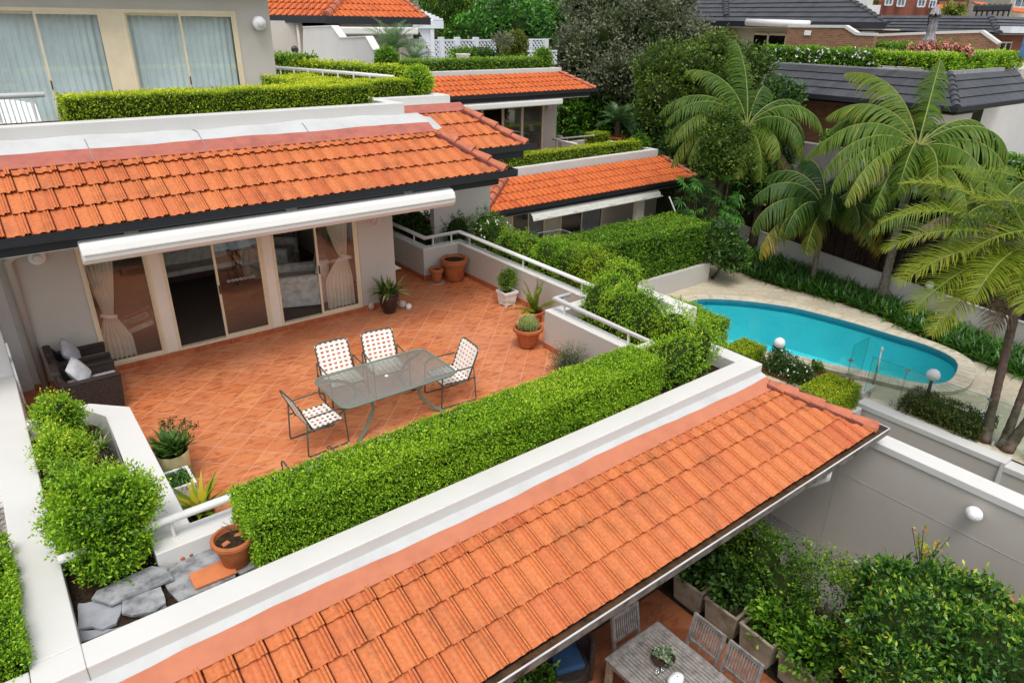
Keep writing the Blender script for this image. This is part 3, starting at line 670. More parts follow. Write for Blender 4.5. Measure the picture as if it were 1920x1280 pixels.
# soil in the planters
for nm, b in (('soil', (.0, 0, 0)),):
    mb = MB(); mb.box(-.3, 5.96, .2, 9.47, 6.79, .56); mb.box(-.3, 6.79, .2, .51, 10.6, .56); mb.box(8.56, 6.79, .2, 9.47, 9.36, .56); mb.box(9.67, 8.26, .2, 10.63, 17, .50); mb.box(9.47, 8.27, .2, 9.67, 9.6, .5); mb.box(8.63, 14.7, .1, 10.6, 17, .5)
    struct(mb.build('planter_soil', MATS['soil']))
# handrails
def rail(path, n_post, zt, zb, name='handrail', r=.045, parent=B, posts=None, mat='rail white'):
    o = part(MB().tube([(x, y, zt) for x, y in path], r, 12), name, mat, parent, smooth=True)
    for i, (x, y) in enumerate(posts): part(MB().tube([(x, y, zb), (x, y, zt)], .02, 8).tube([(x, y, zb), (x, y, zb+.012)], .045, 10), 'rail_post', mat, o, smooth=False)
rail([(-.3,6.95),(8.45,6.95),(8.45,9.5),(8.85,9.5)], 0, 1.06, PZ, posts=[(.75,6.95),(2.6,6.95),(4.5,6.95),(6.4,6.95),(8.45,7.5),(8.45,9.2),(8.7,9.5)])
rail([(9.56,8.6),(9.56,14.55),(8.52,14.55),(8.52,17.4)], 0, 1.06, .82, posts=[(9.56,9.9),(9.56,11.9),(9.56,14.1),(9.3,14.55),(8.75,14.55),(8.52,15.1)])
# ---- lower roof
s1 = math.tan(math.radians(22)); ZF, YF = .60, 5.64
def rp(Y, X): return (X, Y, ZF-(YF-Y)*s1)
YE = 4.02
tiles, under, fr = tile_mesh(rp(YE, -1.5), rp(YE, 10.86), rp(5.28, 9.82), rp(5.28, -1.5), .29, 3, seed=4)
rf = part(tiles, 'roof', 'roof clay', attr=True, label='orange tiled roof below the front parapet'); part(under, 'roof_underlay', 'mortar', rf)
# cut half course under the flashing
t2, u2, _ = tile_mesh(rp(5.20, -1.5), rp(5.20, 9.86), rp(5.36, 9.74), rp(5.36, -1.5), .29, 1, seed=5, thick=.05); part(t2, 'roof_course', 'roof clay', rf, attr=True)
def strip(name, mat, pts_lo, pts_hi, z_up, parent, label=None, th=.012):
    mb = MB(); lo = [np.array(p)+[0, 0, z_up] for p in pts_lo]; hi = [np.array(p)+[0, 0, z_up] for p in pts_hi]; m = len(lo)
    mb.add(lo+hi+[p-[0,0,th] for p in lo], [(i, i+1, m+i+1, m+i) for i in range(m-1)]+[(2*m+i, 2*m+i+1, i+1, i) for i in range(m-1)])
    return part(mb, name, mat, parent, smooth=False, label=label)
r = random.Random(3); xs = [-1.5+.28*i for i in range(41)]; xs = [x for x in xs if x < 9.75]+[9.8]
wob = [r.uniform(-.008, .008)+.018*math.sin(x*1.3) for x in xs]
strip('flashing', 'flash clay', [rp(5.30, x) for x in xs], [rp(5.52+wob[i], x) for i, x in enumerate(xs)], .052, rf, 'clay painted flashing above the tiles')
strip('flashing', 'flash white', [rp(5.40, x) for x in xs], [rp(5.665, x) for x in xs], .042, rf, 'white painted flashing against the parapet')
cap = hipcaps(rp(5.45, 9.72), rp(4.06, 10.80), MB(), w=.26, h=.10, seg=.44); o = part(cap, 'ridge_tile', 'ridge clay', rf)
mo = MB(); mo.bar(np.array(rp(5.42, 9.64))+[0,0,.025], np.array(rp(4.12, 10.70))+[0,0,.025], .20, .06); part(mo, 'mortar_bed', 'mortar', rf)
# far hip face going down behind
mb = MB(); mb.add([rp(5.45, 9.76), rp(4.06, 10.86), (10.9, 5.7, -.18), (9.9, 5.9, .42)], [(0, 1, 2, 3)]); part(mb, 'roof_underlay', 'ridge clay', rf)
ze = rp(YE, 0)[2]
gt = gutter(MB(), (-1.5, YE, ze+.02), (10.98, YE, ze+.02), .13, .12); part(gt, 'gutter', 'gutter steel')
part(MB().box(-1.5, YE-.1295, ze-.095, 10.97, YE-.004, ze-.055), 'gutter_silt', 'gutter silt')
part(MB().box(-1.5, YE-.162, ze+.021, 10.985, YE-.141, ze+.029), 'gutter_lip', 'gutter lip')
gs = gutter(MB(), (10.86, YE-.14, ze+.021), (10.86, 5.6, ze+.021), .11, .12, out=(1, 0, 0)); part(gs, 'gutter', 'gutter steel')
part(MB().box(10.982, YE-.15, ze+.022, 11.0, 4.3, ze+.030), 'gutter_lip', 'gutter lip')
part(MB().box(-1.5, YE+.004, ze-.22, 10.8, YE+.03, ze-.0), 'fascia', 'gutter dark')
part(MB().box(-1.5, YE+.03, ze-.24, 10.8, 5.66, ze-.21), 'soffit', 'render white')
x0 = px(1508, 910, 9.3)
part(MB().tube([(9.32, YE-.07, ze-.12), (9.32, YE-.07, ze-.30), (9.32, YE+.2, ze-.6), (9.32, 5.5, ze-.9), (9.32, 5.6, -2.9)], .05, 10), 'downpipe', 'rail white', smooth=True)
# dark storey below the roof: wall with a wide glazed opening
part(MB().box(-1.5, 5.55, -2.9, 9.6, 5.66, ze-.24), 'wall', 'room floor dark', label='dark wall under the front roof')
# ---- facade behind the terrace
FY = 13.58
fx = [(1.02, 2.10, 'win'), (2.31, 4.18, 'open'), (4.37, 6.24, 'open')]
mb = MB(); mb.box(-.1, FY-.02, 0, 1.02, FY+.22, 3.0); mb.box(6.26, FY-.02, 0, 7.12, FY+.22, 3.0); mb.box(1.02, FY-.02, 2.42, 6.26, FY+.22, 3.0)
mb.box(6.90, FY+.22, 0, 7.12, 20, 3.0); mb.box(1.02, FY+.05, -.2, 6.26, FY+.22, .06)
part(mb, 'wall', 'render grey', label='grey rendered terrace wall around the sliding doors')
part(MB().box(-.1, FY-.10, 0, 7.14, FY-.021, .085).box(7.121, FY-.1, 0, 7.135, 18, .085), 'skirting', 'skirting tiles')
part(MB().box(2.10, FY-.035, .085, 2.31, FY+.04, 2.42), 'door_post', 'cream white'); part(MB().box(4.18, FY-.035, .085, 4.37, FY+.04, 2.42), 'door_post', 'cream white')
def frame(mb, x0, x1, y, z0, z1, w=.055, d=.045):
    mb.box(x0, y-d/2, z0, x0+w, y+d/2, z1); mb.box(x1-w, y-d/2, z0, x1, y+d/2, z1); mb.box(x0+w, y-d/2, z0, x1-w, y+d/2, z0+w); mb.box(x0+w, y-d/2, z1-w, x1-w, y+d/2, z1); return mb
def sliding(x0, x1, y, z0, z1, mode, parent=B, gm='window glass', fm='cream frame', handle=True, split=None, w=.05):
    n = 'window' if mode == 'win' else 'sliding_door'
    o = part(frame(MB(), x0, x1, y, z0, z1, w, .10), n, fm, parent)
    if mode == 'win':
        part(frame(MB(), x0+w, x1-w, y+.0, z0+w, z1-w, .03, .04), 'frame', fm, o); part(MB().box(x0+w+.03, y-.003, z0+w+.03, x1-w-.03, y+.003, z1-w-.03), 'pane', gm, o); return o
    xm = (x0+x1)/2 if split is None else split
    for a, b, yy, gl in ((x0+w, xm+.02, y+.022, mode != 'open'), (xm-.03, x1-w, y-.024, True)):
        if gl or mode == 'pair':
            part(frame(MB(), a, b, yy, z0+w, z1-w, .045, .035), 'frame', fm, o); part(MB().box(a+.045, yy-.003, z0+w+.045, b-.045, yy+.003, z1-w-.045), 'pane', gm, o)
    if handle: part(MB().box(xm-.016, y-.075, z0+.98, xm+.006, y-.043, z0+1.16), 'handle', 'black plastic', o, bevel=.006)
    return o
sliding(1.02, 2.10, FY, .085, 2.42, 'win'); sliding(2.31, 4.18, FY, .085, 2.42, 'open'); sliding(4.37, 6.24, FY, .085, 2.42, 'open')
# etched leaf motif on the glass of two doors
def motif(xc, y, z, parent):
    mb = MB()
    for i in range(7):
        x = xc-.24+i*.08
        for k in range(8):
            a = 2*PI*k/8; b = 2*PI*(k+1)/8; mb.bar((x+.034*math.cos(a), y, z+.022*math.sin(a)), (x+.034*math.cos(b), y, z+.022*math.sin(b)), .003, .004)
        mb.bar((x-.02, y, z+.03), (x+.02, y, z-.03), .003, .004)
    part(mb, 'etched_motif', 'lamp globe', parent)
motif(3.68, FY-.030, 1.28, B); motif(5.78, FY-.030, 1.28, B)
# room behind
mb = MB(); mb.box(1.0, FY+.22, .0, 6.9, 19.5, .06); struct(mb.build('room_floor', MATS['carpet']))
mb = MB(); mb.box(-.1, 19.5, 0, 6.9, 19.7, 3.0); mb.box(-.1, FY+.22, 0, 1.0, 19.5, 3.0); mb.box(1.0, FY+.22, 2.75, 6.9, 19.5, 2.95)
part(mb, 'inner_wall', 'room wall')
# upper roof over the doors
s2 = math.tan(math.radians(27)); Y2 = 11.6
def roof2(eL, eR, tR, tL, YE, zE, s, w, rows, seed, parent, mat='roof clay', name='roof', label=None, prof=PROF, thick=.042, hs=.8, stag=.5, capw=.26, caps=True, capmat='ridge clay', over=None, half=True, undm='mortar'):
    """all four corners given as picture points; eave at YE, zE, rising away with slope s"""
    f = lambda p: pp(p[0], p[1], YE, zE, s)
    eL, eR, tR, tL = [np.array(q) if len(q) == 3 else f(q) for q in (eL, eR, tR, tL)]
    eL[1] = eR[1] = YE; eL[2] = eR[2] = zE; yt = (tR[1]+tL[1])/2; tR[1] = tL[1] = yt; tR[2] = tL[2] = zE+(yt-YE)*s
    t, u, frr = tile_mesh(eL, eR, tR, tL, w, rows, prof, thick, seed, stag, hs)
    o = part(t, name, mat, parent, attr=True, label=label); part(u, 'roof_underlay', undm, o)
    if caps:
        part(hipcaps(tR+[.02,0,.02], eR+[-.03,.02,.02], MB(), w=capw, h=capw*.38), 'ridge_tile', capmat, o)
        mo = MB(); mo.bar(tR+np.array([-.08,-.04,.03]), eR+np.array([-.12,0,.03]), capw*.8, .05); part(mo, 'mortar_bed', undm, o)
    return o, eL, eR, tR, tL
zE2 = 3.175
def rq(Y, X): return np.array((X, Y, zE2+(Y-Y2)*s2))
o2, a, b, c, d = roof2((-3.2, Y2, zE2), (8.80, Y2, zE2), (7.98, 12.87, 0), (-3.2, 12.87, 0), Y2, zE2, s2, .302, 3, 9, B, label='orange tiled roof above the sliding doors')
t2, _, _ = tile_mesh(rq(12.80, -3.2), rq(12.80, 8.02), rq(12.98, 7.95), rq(12.98, -3.2), .302, 1, seed=15, thick=.05); part(t2, 'roof_course', 'roof clay', o2, attr=True)
xs = [-3.2+.3*i for i in range(38)]; xs = [x for x in xs if x < 7.85]+[7.92]; wob = [r.uniform(-.008, .008)+.012*math.sin(x*2.1) for x in xs]
strip('flashing', 'flash pink', [rq(12.90, x) for x in xs], [rq(13.2+wob[i], x) for i, x in enumerate(xs)], .055, o2, 'dull pink flashing above the tiles')
# white lead flashing rising to the parapet
PY2, PT2 = 13.65, 4.40
mb = MB(); lo = [rq(13.12, x)+[0,0,.05] for x in xs]; mi = [np.array((x, 13.42+.01*math.sin(x*3), rq(13.42, x)[2]+.045)) for x in xs]; hi = [np.array((x, PY2-.004, 4.19+.02*math.sin(x*1.3)+.01*math.sin(x*5))) for x in xs]; m = len(xs)
mb.add(lo+mi+hi, [(i, i+1, m+i+1, m+i) for i in range(m-1)]+[(m+i, m+i+1, 2*m+i+1, 2*m+i) for i in range(m-1)]); part(mb, 'flashing', 'flash white', o2, smooth=True, label='white lead flashing below the upper parapet')
for xj in (1.55, 3.3, 5.25):
    part(MB().bar(rq(13.2, xj)+[0,0,.06], (xj, 13.42, rq(13.42, xj)[2]+.055), .012, .008).bar((xj, 13.42, rq(13.42, xj)[2]+.055), (xj-.02, PY2-.02, 4.17), .012, .012).bar(rq(12.92, xj)+[0,0,.062], rq(13.2, xj)+[0,0,.06], .012, .006), 'flashing_lap', 'seam grey', o2)
mb = MB(); mb.add([rq(12.9, 7.9)+[0,0,.05], rq(13.1, 7.92)+[0,0,.05], (7.62, PY2, 4.18), (7.62, 14.8, 4.10), (8.4, 13.9, rq(13.3, 0)[2]), (8.2, 13.1, rq(13.0, 0)[2]+.03)], [(0,1,5),(1,2,3),(1,3,4,5)]); part(mb, 'flashing', 'flash white', o2)
mb = MB(); mb.add([rq(12.92, 7.98)+[0,0,.02], rq(11.62, 8.84)+[0,0,.0], (8.85, 15, 3.17), (8.1, 15, 3.8)], [(0,1,2,3)]); part(mb, 'roof_underlay', 'ridge clay', o2)
mb = MB(); mb.box(-3.2, PY2, 2.9, 7.62, PY2+.30, PT2); mb.box(7.34, PY2+.30, 3.0, 7.62, 15.6, PT2)
part(mb, 'parapet', 'render white', bevel=.012, label='white parapet under the upper clipped hedge')
struct(MB().box(-3.2, PY2+.3, 3.0, 7.34, 15.0, 4.30).build('planter_soil', MATS['soil']))
struct(MB().box(-3.2, 15.0, 3.0, 9.6, 19.0, 3.55).build('upper_terrace_floor', MATS['render grey']))
gt = gutter(MB(), (-3.2, Y2, zE2+.03), (9.02, Y2, zE2+.03), .11, .13); part(gt, 'gutter', 'gutter dark')
part(MB().box(-3.2, Y2+.004, zE2-.26, 8.62, Y2+.03, zE2-.01), 'fascia', 'gutter dark')
part(gutter(MB(), (8.90, Y2-.12, zE2+.031), (8.90, 15, zE2+.031), .11, .13, out=(1, 0, 0)), 'gutter', 'gutter dark')
part(MB().box(8.60, Y2+.03, zE2-.26, 8.62, 15, zE2-.02), 'fascia', 'gutter dark')
part(MB().box(-3.2, Y2+.03, zE2-.28, 8.6, PY2, zE2-.25), 'soffit', 'render white')
part(MB().box(-3.2, PY2-.05, 2.9, 8.4, PY2-.01, 3.6), 'wall', 'render grey')
# awning cassette
AY = 11.66
prof = [(0,.0),(.0,-.30),(.04,-.345),(.12,-.36),(.20,-.33),(.255,-.26),(.27,-.17),(.24,-.08),(.16,-.02),(.06,.0)]
aw = MB(); AX0, AX1 = .93, 7.42; zt = zE2-.17
aw.extrude([(AX0, AY-q, zt+h) for q, h in prof], (AX1-AX0, 0, 0)); A = part(aw, 'awning', 'awning white', bevel=.03, seg=3, label='long white folded awning cassette under the gutter')
part(MB().box(AX0+.03, AY-.2725, zt-.195, AX1-.03, AY-.262, zt-.189), 'seam', 'seam grey', A)
for x in (1.55, 4.05, 6.35): part(MB().box(x, AY-.10, zt+.0, x+.20, AY-.07, zt+.05).tube([(x+.05, AY-.11, zt+.03), (x+.05, AY-.13, zt+.03)], .012, 8).tube([(x+.15, AY-.11, zt+.03), (x+.15, AY-.13, zt+.03)], .012, 8), 'bracket', 'steel', A)
part(MB().extrude([(-3, AY-q, zt+h) for q, h in prof], (2.58, 0, 0)), 'awning', 'awning white', bevel=.03, label='end of the neighbouring white awning')
# downpipe, lights, medallion
part(MB().tube([(.28, 11.9, 2.9), (.12, 12.6, 2.65), (.06, 13.44, 2.35), (.06, 13.46, .0)], .055, 10), 'downpipe', 'render grey', smooth=True)
def ballight(p, r, nrm, parent, mat='lamp globe'):
    o = part(MB().ball(p, r, 20, *[1-.25*abs(q) for q in nrm]), 'wall_light', mat, parent, smooth=True)
    part(MB().ball(np.array(p)-np.array(nrm)*r*.8, r*.55, 12, *[1-.5*abs(q) for q in nrm]), 'base', 'rail white', o, smooth=True); return o
ballight((.46, FY-.13, 2.36), .135, (0, 1, 0), B)
mc = (6.66, FY-.03, 2.03); md = MB()
for rr, yy in ((.17, .0), (.15, -.015), (.115, -.012), (.08, -.03), (.04, -.045)):
    pts = [(mc[0]+rr*math.cos(2*PI*k/28), mc[1]+yy+.02, mc[2]+rr*math.sin(2*PI*k/28)) for k in range(28)]; md.extrude(pts, (0, -.02, 0))
for k in range(12):
    a = 2*PI*k/12; md.ball((mc[0]+.098*math.cos(a), mc[1]-.02, mc[2]+.098*math.sin(a)), .017, 8)
for k in range(8):
    a = 2*PI*k/8+.2; md.ball((mc[0]+.058*math.cos(a), mc[1]-.035, mc[2]+.058*math.sin(a)), .018, 8)
tag(md.build('wall_plaque', MATS['medallion'], None, bevel=.004), 'round carved plaster medallion hanging at the right end of the terrace wall', 'plaque')
# white ornament on the left wall
om = MB(); zz = [(12.9, 1.25), (12.98, 1.5), (12.86, 1.32), (12.9, 1.12), (12.8, 1.02), (12.72, .62), (12.66, .55), (12.62, .8), (12.7, 1.1)]
om.extrude([(-.295, y-.35, z-.2) for y, z in zz], (.03, 0, 0)); tag(om.build('wall_ornament', MATS['rail white']), 'small white lizard shaped ornament hung on the left wall', 'ornament')
# ---- top storey on the left
TY = 18.0; zf = 3.6
mb = MB(); mb.box(5.70, TY-.02, 3.0, 6.50, TY+.25, 6.6); mb.box(-6, TY-.02, 6.13, 5.70, TY+.25, 6.6); mb.box(6.25, TY+.25, 3.0, 6.50, 26, 6.6)
part(mb, 'wall', 'render grey', label='grey wall beside the curtained top storey doors'); part(MB().box(-6, TY-.5, 6.6, 6.55, 26, 6.75), 'roof_slab', 'render white')
part(MB().box(2.95, TY-.04, zf, 3.28, TY+.06, 6.13), 'door_post', 'cream frame')
sliding(3.28, 5.70, TY, zf, 6.13, 'pair', gm='window glass upper', split=4.47, w=.07); sliding(.55, 2.95, TY, zf, 6.13, 'pair', gm='window glass upper', split=1.72, w=.07); sliding(-3.0, .55, TY, zf, 6.13, 'pair', gm='window glass upper', split=-.6, w=.07)
struct(MB().box(-6, TY+.25, 3.4, 6.2, 22, 3.6).build('room_floor', MATS['carpet']))
part(MB().box(-6, 20, 3.6, 6.2, 20.1, 6.5), 'inner_wall', 'room wall')
ballight(py(486, 44, TY-.14), .16, (0, 1, 0), B)
# rail in the gap of the upper planter
rl = [(-3.2, 14.55), (1.25, 14.55)]
rail(rl, 0, 4.78, 4.35, posts=[(.35, 14.55), (.55, 14.55), (1.05, 14.55), (-1.2, 14.55)])
# ---- second bay, stepping back to the right
Y3 = 13.7; e3 = py(950, 275, Y3); z3 = float(e3[2])
o3, a, b, c, d = roof2((795, 288), (990, 273), (873, 210), (762, 214), Y3, z3, s2, .302, 3, 21, B, label='orange tiled roof of the bay behind the hip')
xs3 = np.linspace(d[0]-.8, c[0]+.05, 10); xs3 = list(xs3)
def r3(Y, X): return np.array((X, Y, z3+(Y-Y3)*s2))
yt = c[1]
strip('flashing', 'flash pink', [r3(yt-.05, x) for x in xs3], [r3(yt+.26, x) for x in xs3], .055, o3)
PY3 = yt+.78; pt3 = py(844, 178, PY3); PT3 = float(pt3[2])
mb = MB(); lo = [r3(yt+.2, x)+[0,0,.05] for x in xs3]; hi = [np.array((x, PY3-.003, PT3-.22)) for x in xs3]; m = len(xs3)
mb.add(lo+hi, [(i, i+1, m+i+1, m+i) for i in range(m-1)]); mb.add([lo[-1], hi[-1], np.array((xs3[-1], PY3+1.2, PT3-.25)), lo[-1]+[.9, .9, -.35]], [(0, 1, 2, 3)]); part(mb, 'flashing', 'flash white', o3)
mb = MB(); mb.box(7.66, PY3, 2.9, pt3[0], PY3+.28, PT3); mb.box(pt3[0]-.28, PY3+.28, 2.9, pt3[0], PY3+3.0, PT3); part(mb, 'parapet', 'render white', bevel=.012, label='white parapet under the ball shaped bush')
part(gutter(MB(), (8.95, Y3, z3+.03), (b[0]+.22, Y3, z3+.03), .11, .13), 'gutter', 'gutter dark'); part(MB().box(8.95, Y3+.004, z3-.30, b[0]-.1, Y3+.03, z3-.02), 'fascia', 'gutter dark')
mb = MB(); mb.add([c+[0,0,.0], b+[0,0,0], b+[0,3,0], c+[0,3,0]], [(0,1,2,3)]); part(mb, 'roof_underlay', 'ridge clay', o3)
struct(MB().box(7.62, PY3+.28, 3.0, pt3[0]-.28, PY3+1.5, PT3-.1).build('planter_soil', MATS['soil']))
part(MB().box(9.2, 15.2, -3, 11.0, 15.4, 2.9), 'wall', 'render grey')
# ================================================================ furniture and pots on the terrace
def tubes(name, paths, r, mat, parent, n=8):
    mb = MB()
    for p in paths: mb.tube(p, r, n)
    return mb.build(name, MATS[mat], parent, smooth=True)
def arc(pts, rad, n=5):
    """round the corners of a polyline"""
    P = [np.array(p, float) for p in pts]; out = [P[0]]
    for i in range(1, len(P)-1):
        a = unit(P[i-1]-P[i]); b = unit(P[i+1]-P[i]); r = min(rad, np.linalg.norm(P[i-1]-P[i])*.45, np.linalg.norm(P[i+1]-P[i])*.45)
        s, e = P[i]+a*r, P[i]+b*r
        for k in range(n+1): t = k/n; out.append(s*(1-t)**2+P[i]*2*t*(1-t)+e*t*t)
    out.append(P[-1]); return out
# dining table
TX0, TX1, TY0, TY1, TZ = 3.50, 5.53, 8.54, 9.72, .72
tb = thing('patio_table', 'rectangular green metal patio table with rounded corners and a patterned glass top', 'table', ((TX0+TX1)/2, (TY0+TY1)/2, 0))
def rrect(x0, y0, x1, y1, r, n=7):
    out = []
    for cx, cy, a0 in ((x1-r, y1-r, 0), (x0+r, y1-r, 90), (x0+r, y0+r, 180), (x1-r, y0+r, 270)):
        for k in range(n+1): a = math.radians(a0+90*k/n); out.append((cx+r*math.cos(a), cy+r*math.sin(a)))
    return out
rr = rrect(TX0, TY0, TX1, TY1, .16); part(MB().prism(rr, TZ-.006, TZ+.002), 'glass_top', 'table glass', tb)
loop = rrect(TX0-.005, TY0-.005, TX1+.005, TY1+.005, .165); lp = [(x, y, TZ-.008) for x, y in loop]; lp = lp+[lp[0]]
mb = MB(); mb.tube(lp, .019, 8, cap=False); part(mb, 'rim', 'table green', tb, smooth=True)
cx, cy = (TX0+TX1)/2, (TY0+TY1)/2
for sx in (-1, 1):
    for sy in (-1, 1):
        top = (cx+sx*.93, cy+sy*.50, TZ-.03); pts = [top, (cx+sx*.55, cy+sy*.36, TZ-.10), (cx+sx*.42, cy+sy*.30, .40), (cx+sx*.62, cy+sy*.38, .12), (cx+sx*.80, cy+sy*.47, .0)]
        pts = catmull(pts, 7, False); mb = MB()
        for a, b in zip(pts[:-1], pts[1:]): mb.bar(a, b, .05, .022, up=(sx*.3, sy*.9, .1))
        part(mb, 'leg', 'table green', tb)
part(MB().ball((cx, cy, TZ+.004), .03, 10, 1, 1, .3), 'plug', 'lamp globe', tb, smooth=True)
# strap chairs: origin at the seat centre on the floor, facing +x
def strap_chair(label):
    t = thing('strap_chair', label, 'chair', (0, 0, 0), 'strap chairs round the glass table'); w = .29
    for s in (-1, 1):
        y = s*(w+.035)
        p = arc([(-.28, y, .66), (.20, y, .66), (.30, y, .60), (.33, y, .03), (.30, y, .012), (-.30, y, .012), (-.34, y, .03), (-.30, y, .64)], .07)
        f = tubes('side_frame', [p, [(-.30, y, .38), (.28, y, .12)][:0] or [(-.31, y, .45), (.10, y, .40)]], .0125, 'tube green', t)
    def at(u, v):  # back plane: v up the back
        return (-.22-.20*v, u, .44+.50*v)
    back = arc([at(-w, -.05), at(-w, .93), at(-w*.78, 1.04), at(w*.78, 1.04), at(w, .93), at(w, -.05)], .10)
    seat = arc([(-.24, w, .42), (.22, w, .44), (.28, w, .42), (.28, -w, .42), (.22, -w, .44), (-.24, -w, .42)], .08)
    tubes('back_frame', [back], .013, 'tube green', t); tubes('seat_frame', [seat, [(-.2, -w-.03, .41), (-.2, w+.03, .41)], [(.12, -w-.03, .41), (.12, w+.03, .41)]], .013, 'tube green', t)
    mb = MB(); n = 6; sw = .041
    def ribbon(p, q, upv, off):
        a = np.array(p, float); b = np.array(q, float); k = 6; U = np.array(upv, float)
        for i in range(k):
            s0 = a+(b-a)*i/k; s1 = a+(b-a)*(i+1)/k; mb.bar(s0+U*off*(1 if i % 2 else -1), s1+U*off*(1 if i % 2 else -1), sw, .004, up=upv)
    for i in range(n):
        u = -w*.82+2*w*.82*i/(n-1); mb.bar(at(u, .0), at(u, 1.02), sw, .006, up=(1, 0, .4))
    for i in range(n+1):
        v = .08+.86*i/n; mb.bar((at(-w, v)[0]+.004, -w-.006, at(0, v)[2]), (at(w, v)[0]+.004, w+.006, at(0, v)[2]), .006, sw, up=(-.37, 0, .93))
    part(mb, 'back_straps', 'strap white', t)
    mb = MB()
    for i in range(n): u = -w*.82+2*w*.82*i/(n-1); mb.bar((-.22, u, .436), (.285, u, .438), sw, .006)
    for i in range(n): x = -.17+.42*i/(n-1); mb.bar((x, -w-.01, .444), (x, w+.01, .444), sw, .006)
    part(mb, 'seat_straps', 'strap white', t); return t
ch = strap_chair('white strap chair at the left short end of the glass table, nearest the wicker armchairs')
ch.location = (3.25, 9.04, 0); ch.rotation_euler.z = math.radians(3)
gp = 'strap chairs round the glass table'
dup(ch, (4.13, 10.02, 0), math.radians(-90-3), 'white strap chair on the far side of the table, the left one of that pair', gp)
dup(ch, (4.94, 9.97, 0), math.radians(-90-8), 'white strap chair on the far side of the table, the right one of that pair', gp)
dup(ch, (5.66, 9.02, 0), math.radians(180-5), 'white strap chair at the right short end of the glass table', gp)
dup(ch, (2.62, 7.66, 0), math.radians(88), 'white strap chair mostly hidden behind the long clipped hedge', gp)
# wicker armchairs
def wicker_chair(label, x0, y0, x1, y1, cush, tilt):
    t = thing('wicker_armchair', label, 'armchair', ((x0+x1)/2, (y0+y1)/2, 0), 'wicker armchairs in the left corner')
    a = .12
    for ya, yb in ((y0, y0+a), (y1-a, y1)):
        mb = MB(); mb.extrude([(x0, ya, .03), (x1-.06, ya, .03), (x1, ya, .61), (x0+.15, ya, .63), (x0+.03, ya, .80), (x0, ya, .80)], (0, a, 0)); o = part(mb, 'arm', 'wicker dark', t, bevel=.025, seg=3)
        w = MB()
        for k in range(17):
            z = .07+k*.035
            w.box(x0+.02, ya-.005, z, x1-.05+.06*(z/.66), yb+.005, z+.018)
        part(w, 'weave', 'wicker dark', o)
    part(MB().extrude([(x0, y0+a, .1), (x0+.14, y0+a, .1), (x0+.06, y0+a, .86), (x0-.06, y0+a, .86)], (0, y1-y0-2*a, 0)), 'backrest', 'wicker dark', t, bevel=.03, seg=3)
    part(MB().box(x0+.1, y0+a, .08, x1-.04, y1-a, .30), 'seat', 'wicker dark', t, bevel=.02)
    part(MB().box(x0+.12, y0+a+.005, .302, x1-.01, y1-a-.005, .50), 'seat_cushion', 'cushion grey', t, bevel=.035, seg=3)
    # scatter cushion standing against the backrest
    mb = MB(); n = 12; vs = []; fs = []
    for side in (1, -1):
        for i in range(n+1):
            for j in range(n+1):
                u, v = i/n*2-1, j/n*2-1; th = .085*((1-u**4)*(1-v**4))**.5*side; q = 1-.06*(1-abs(u)**3)*(abs(v)) ; q2 = 1-.06*(1-abs(v)**3)*abs(u)
                vs.append((th, u*.21*q, v*.21*q2))
    for sd in range(2):
        o0 = sd*(n+1)**2
        for i in range(n):
            for j in range(n):
                f = (o0+i*(n+1)+j, o0+(i+1)*(n+1)+j, o0+(i+1)*(n+1)+j+1, o0+i*(n+1)+j+1); fs.append(f if sd == 0 else tuple(reversed(f)))
    R = Matrix.Rotation(tilt[2], 4, 'Z') @ Matrix.Rotation(-tilt[1], 4, 'Y') @ Matrix.Rotation(tilt[0], 4, 'X'); c = Vector((x0+.32, (y0+y1)/2, .70))
    mb.add([tuple(R @ Vector(p) + c) for p in vs], fs); o = mb.build('scatter_cushion', MATS[cush], None, smooth=True)
    tag(o, 'pale grey square scatter cushion on the wicker armchair nearest the house' if cush == 'cushion grey' else 'white scatter cushion with raised stitching on the wicker armchair nearest the planter', 'cushion'); return t
wicker_chair('dark brown wicker armchair in the corner beside the house wall', .22, 12.80, 1.08, 13.46, 'cushion grey', (math.radians(25), math.radians(25), math.radians(-15)))
wicker_chair('dark brown wicker armchair between the corner armchair and the white planter', .22, 11.90, 1.08, 12.60, 'cushion white', (math.radians(8), math.radians(30), math.radians(-25)))
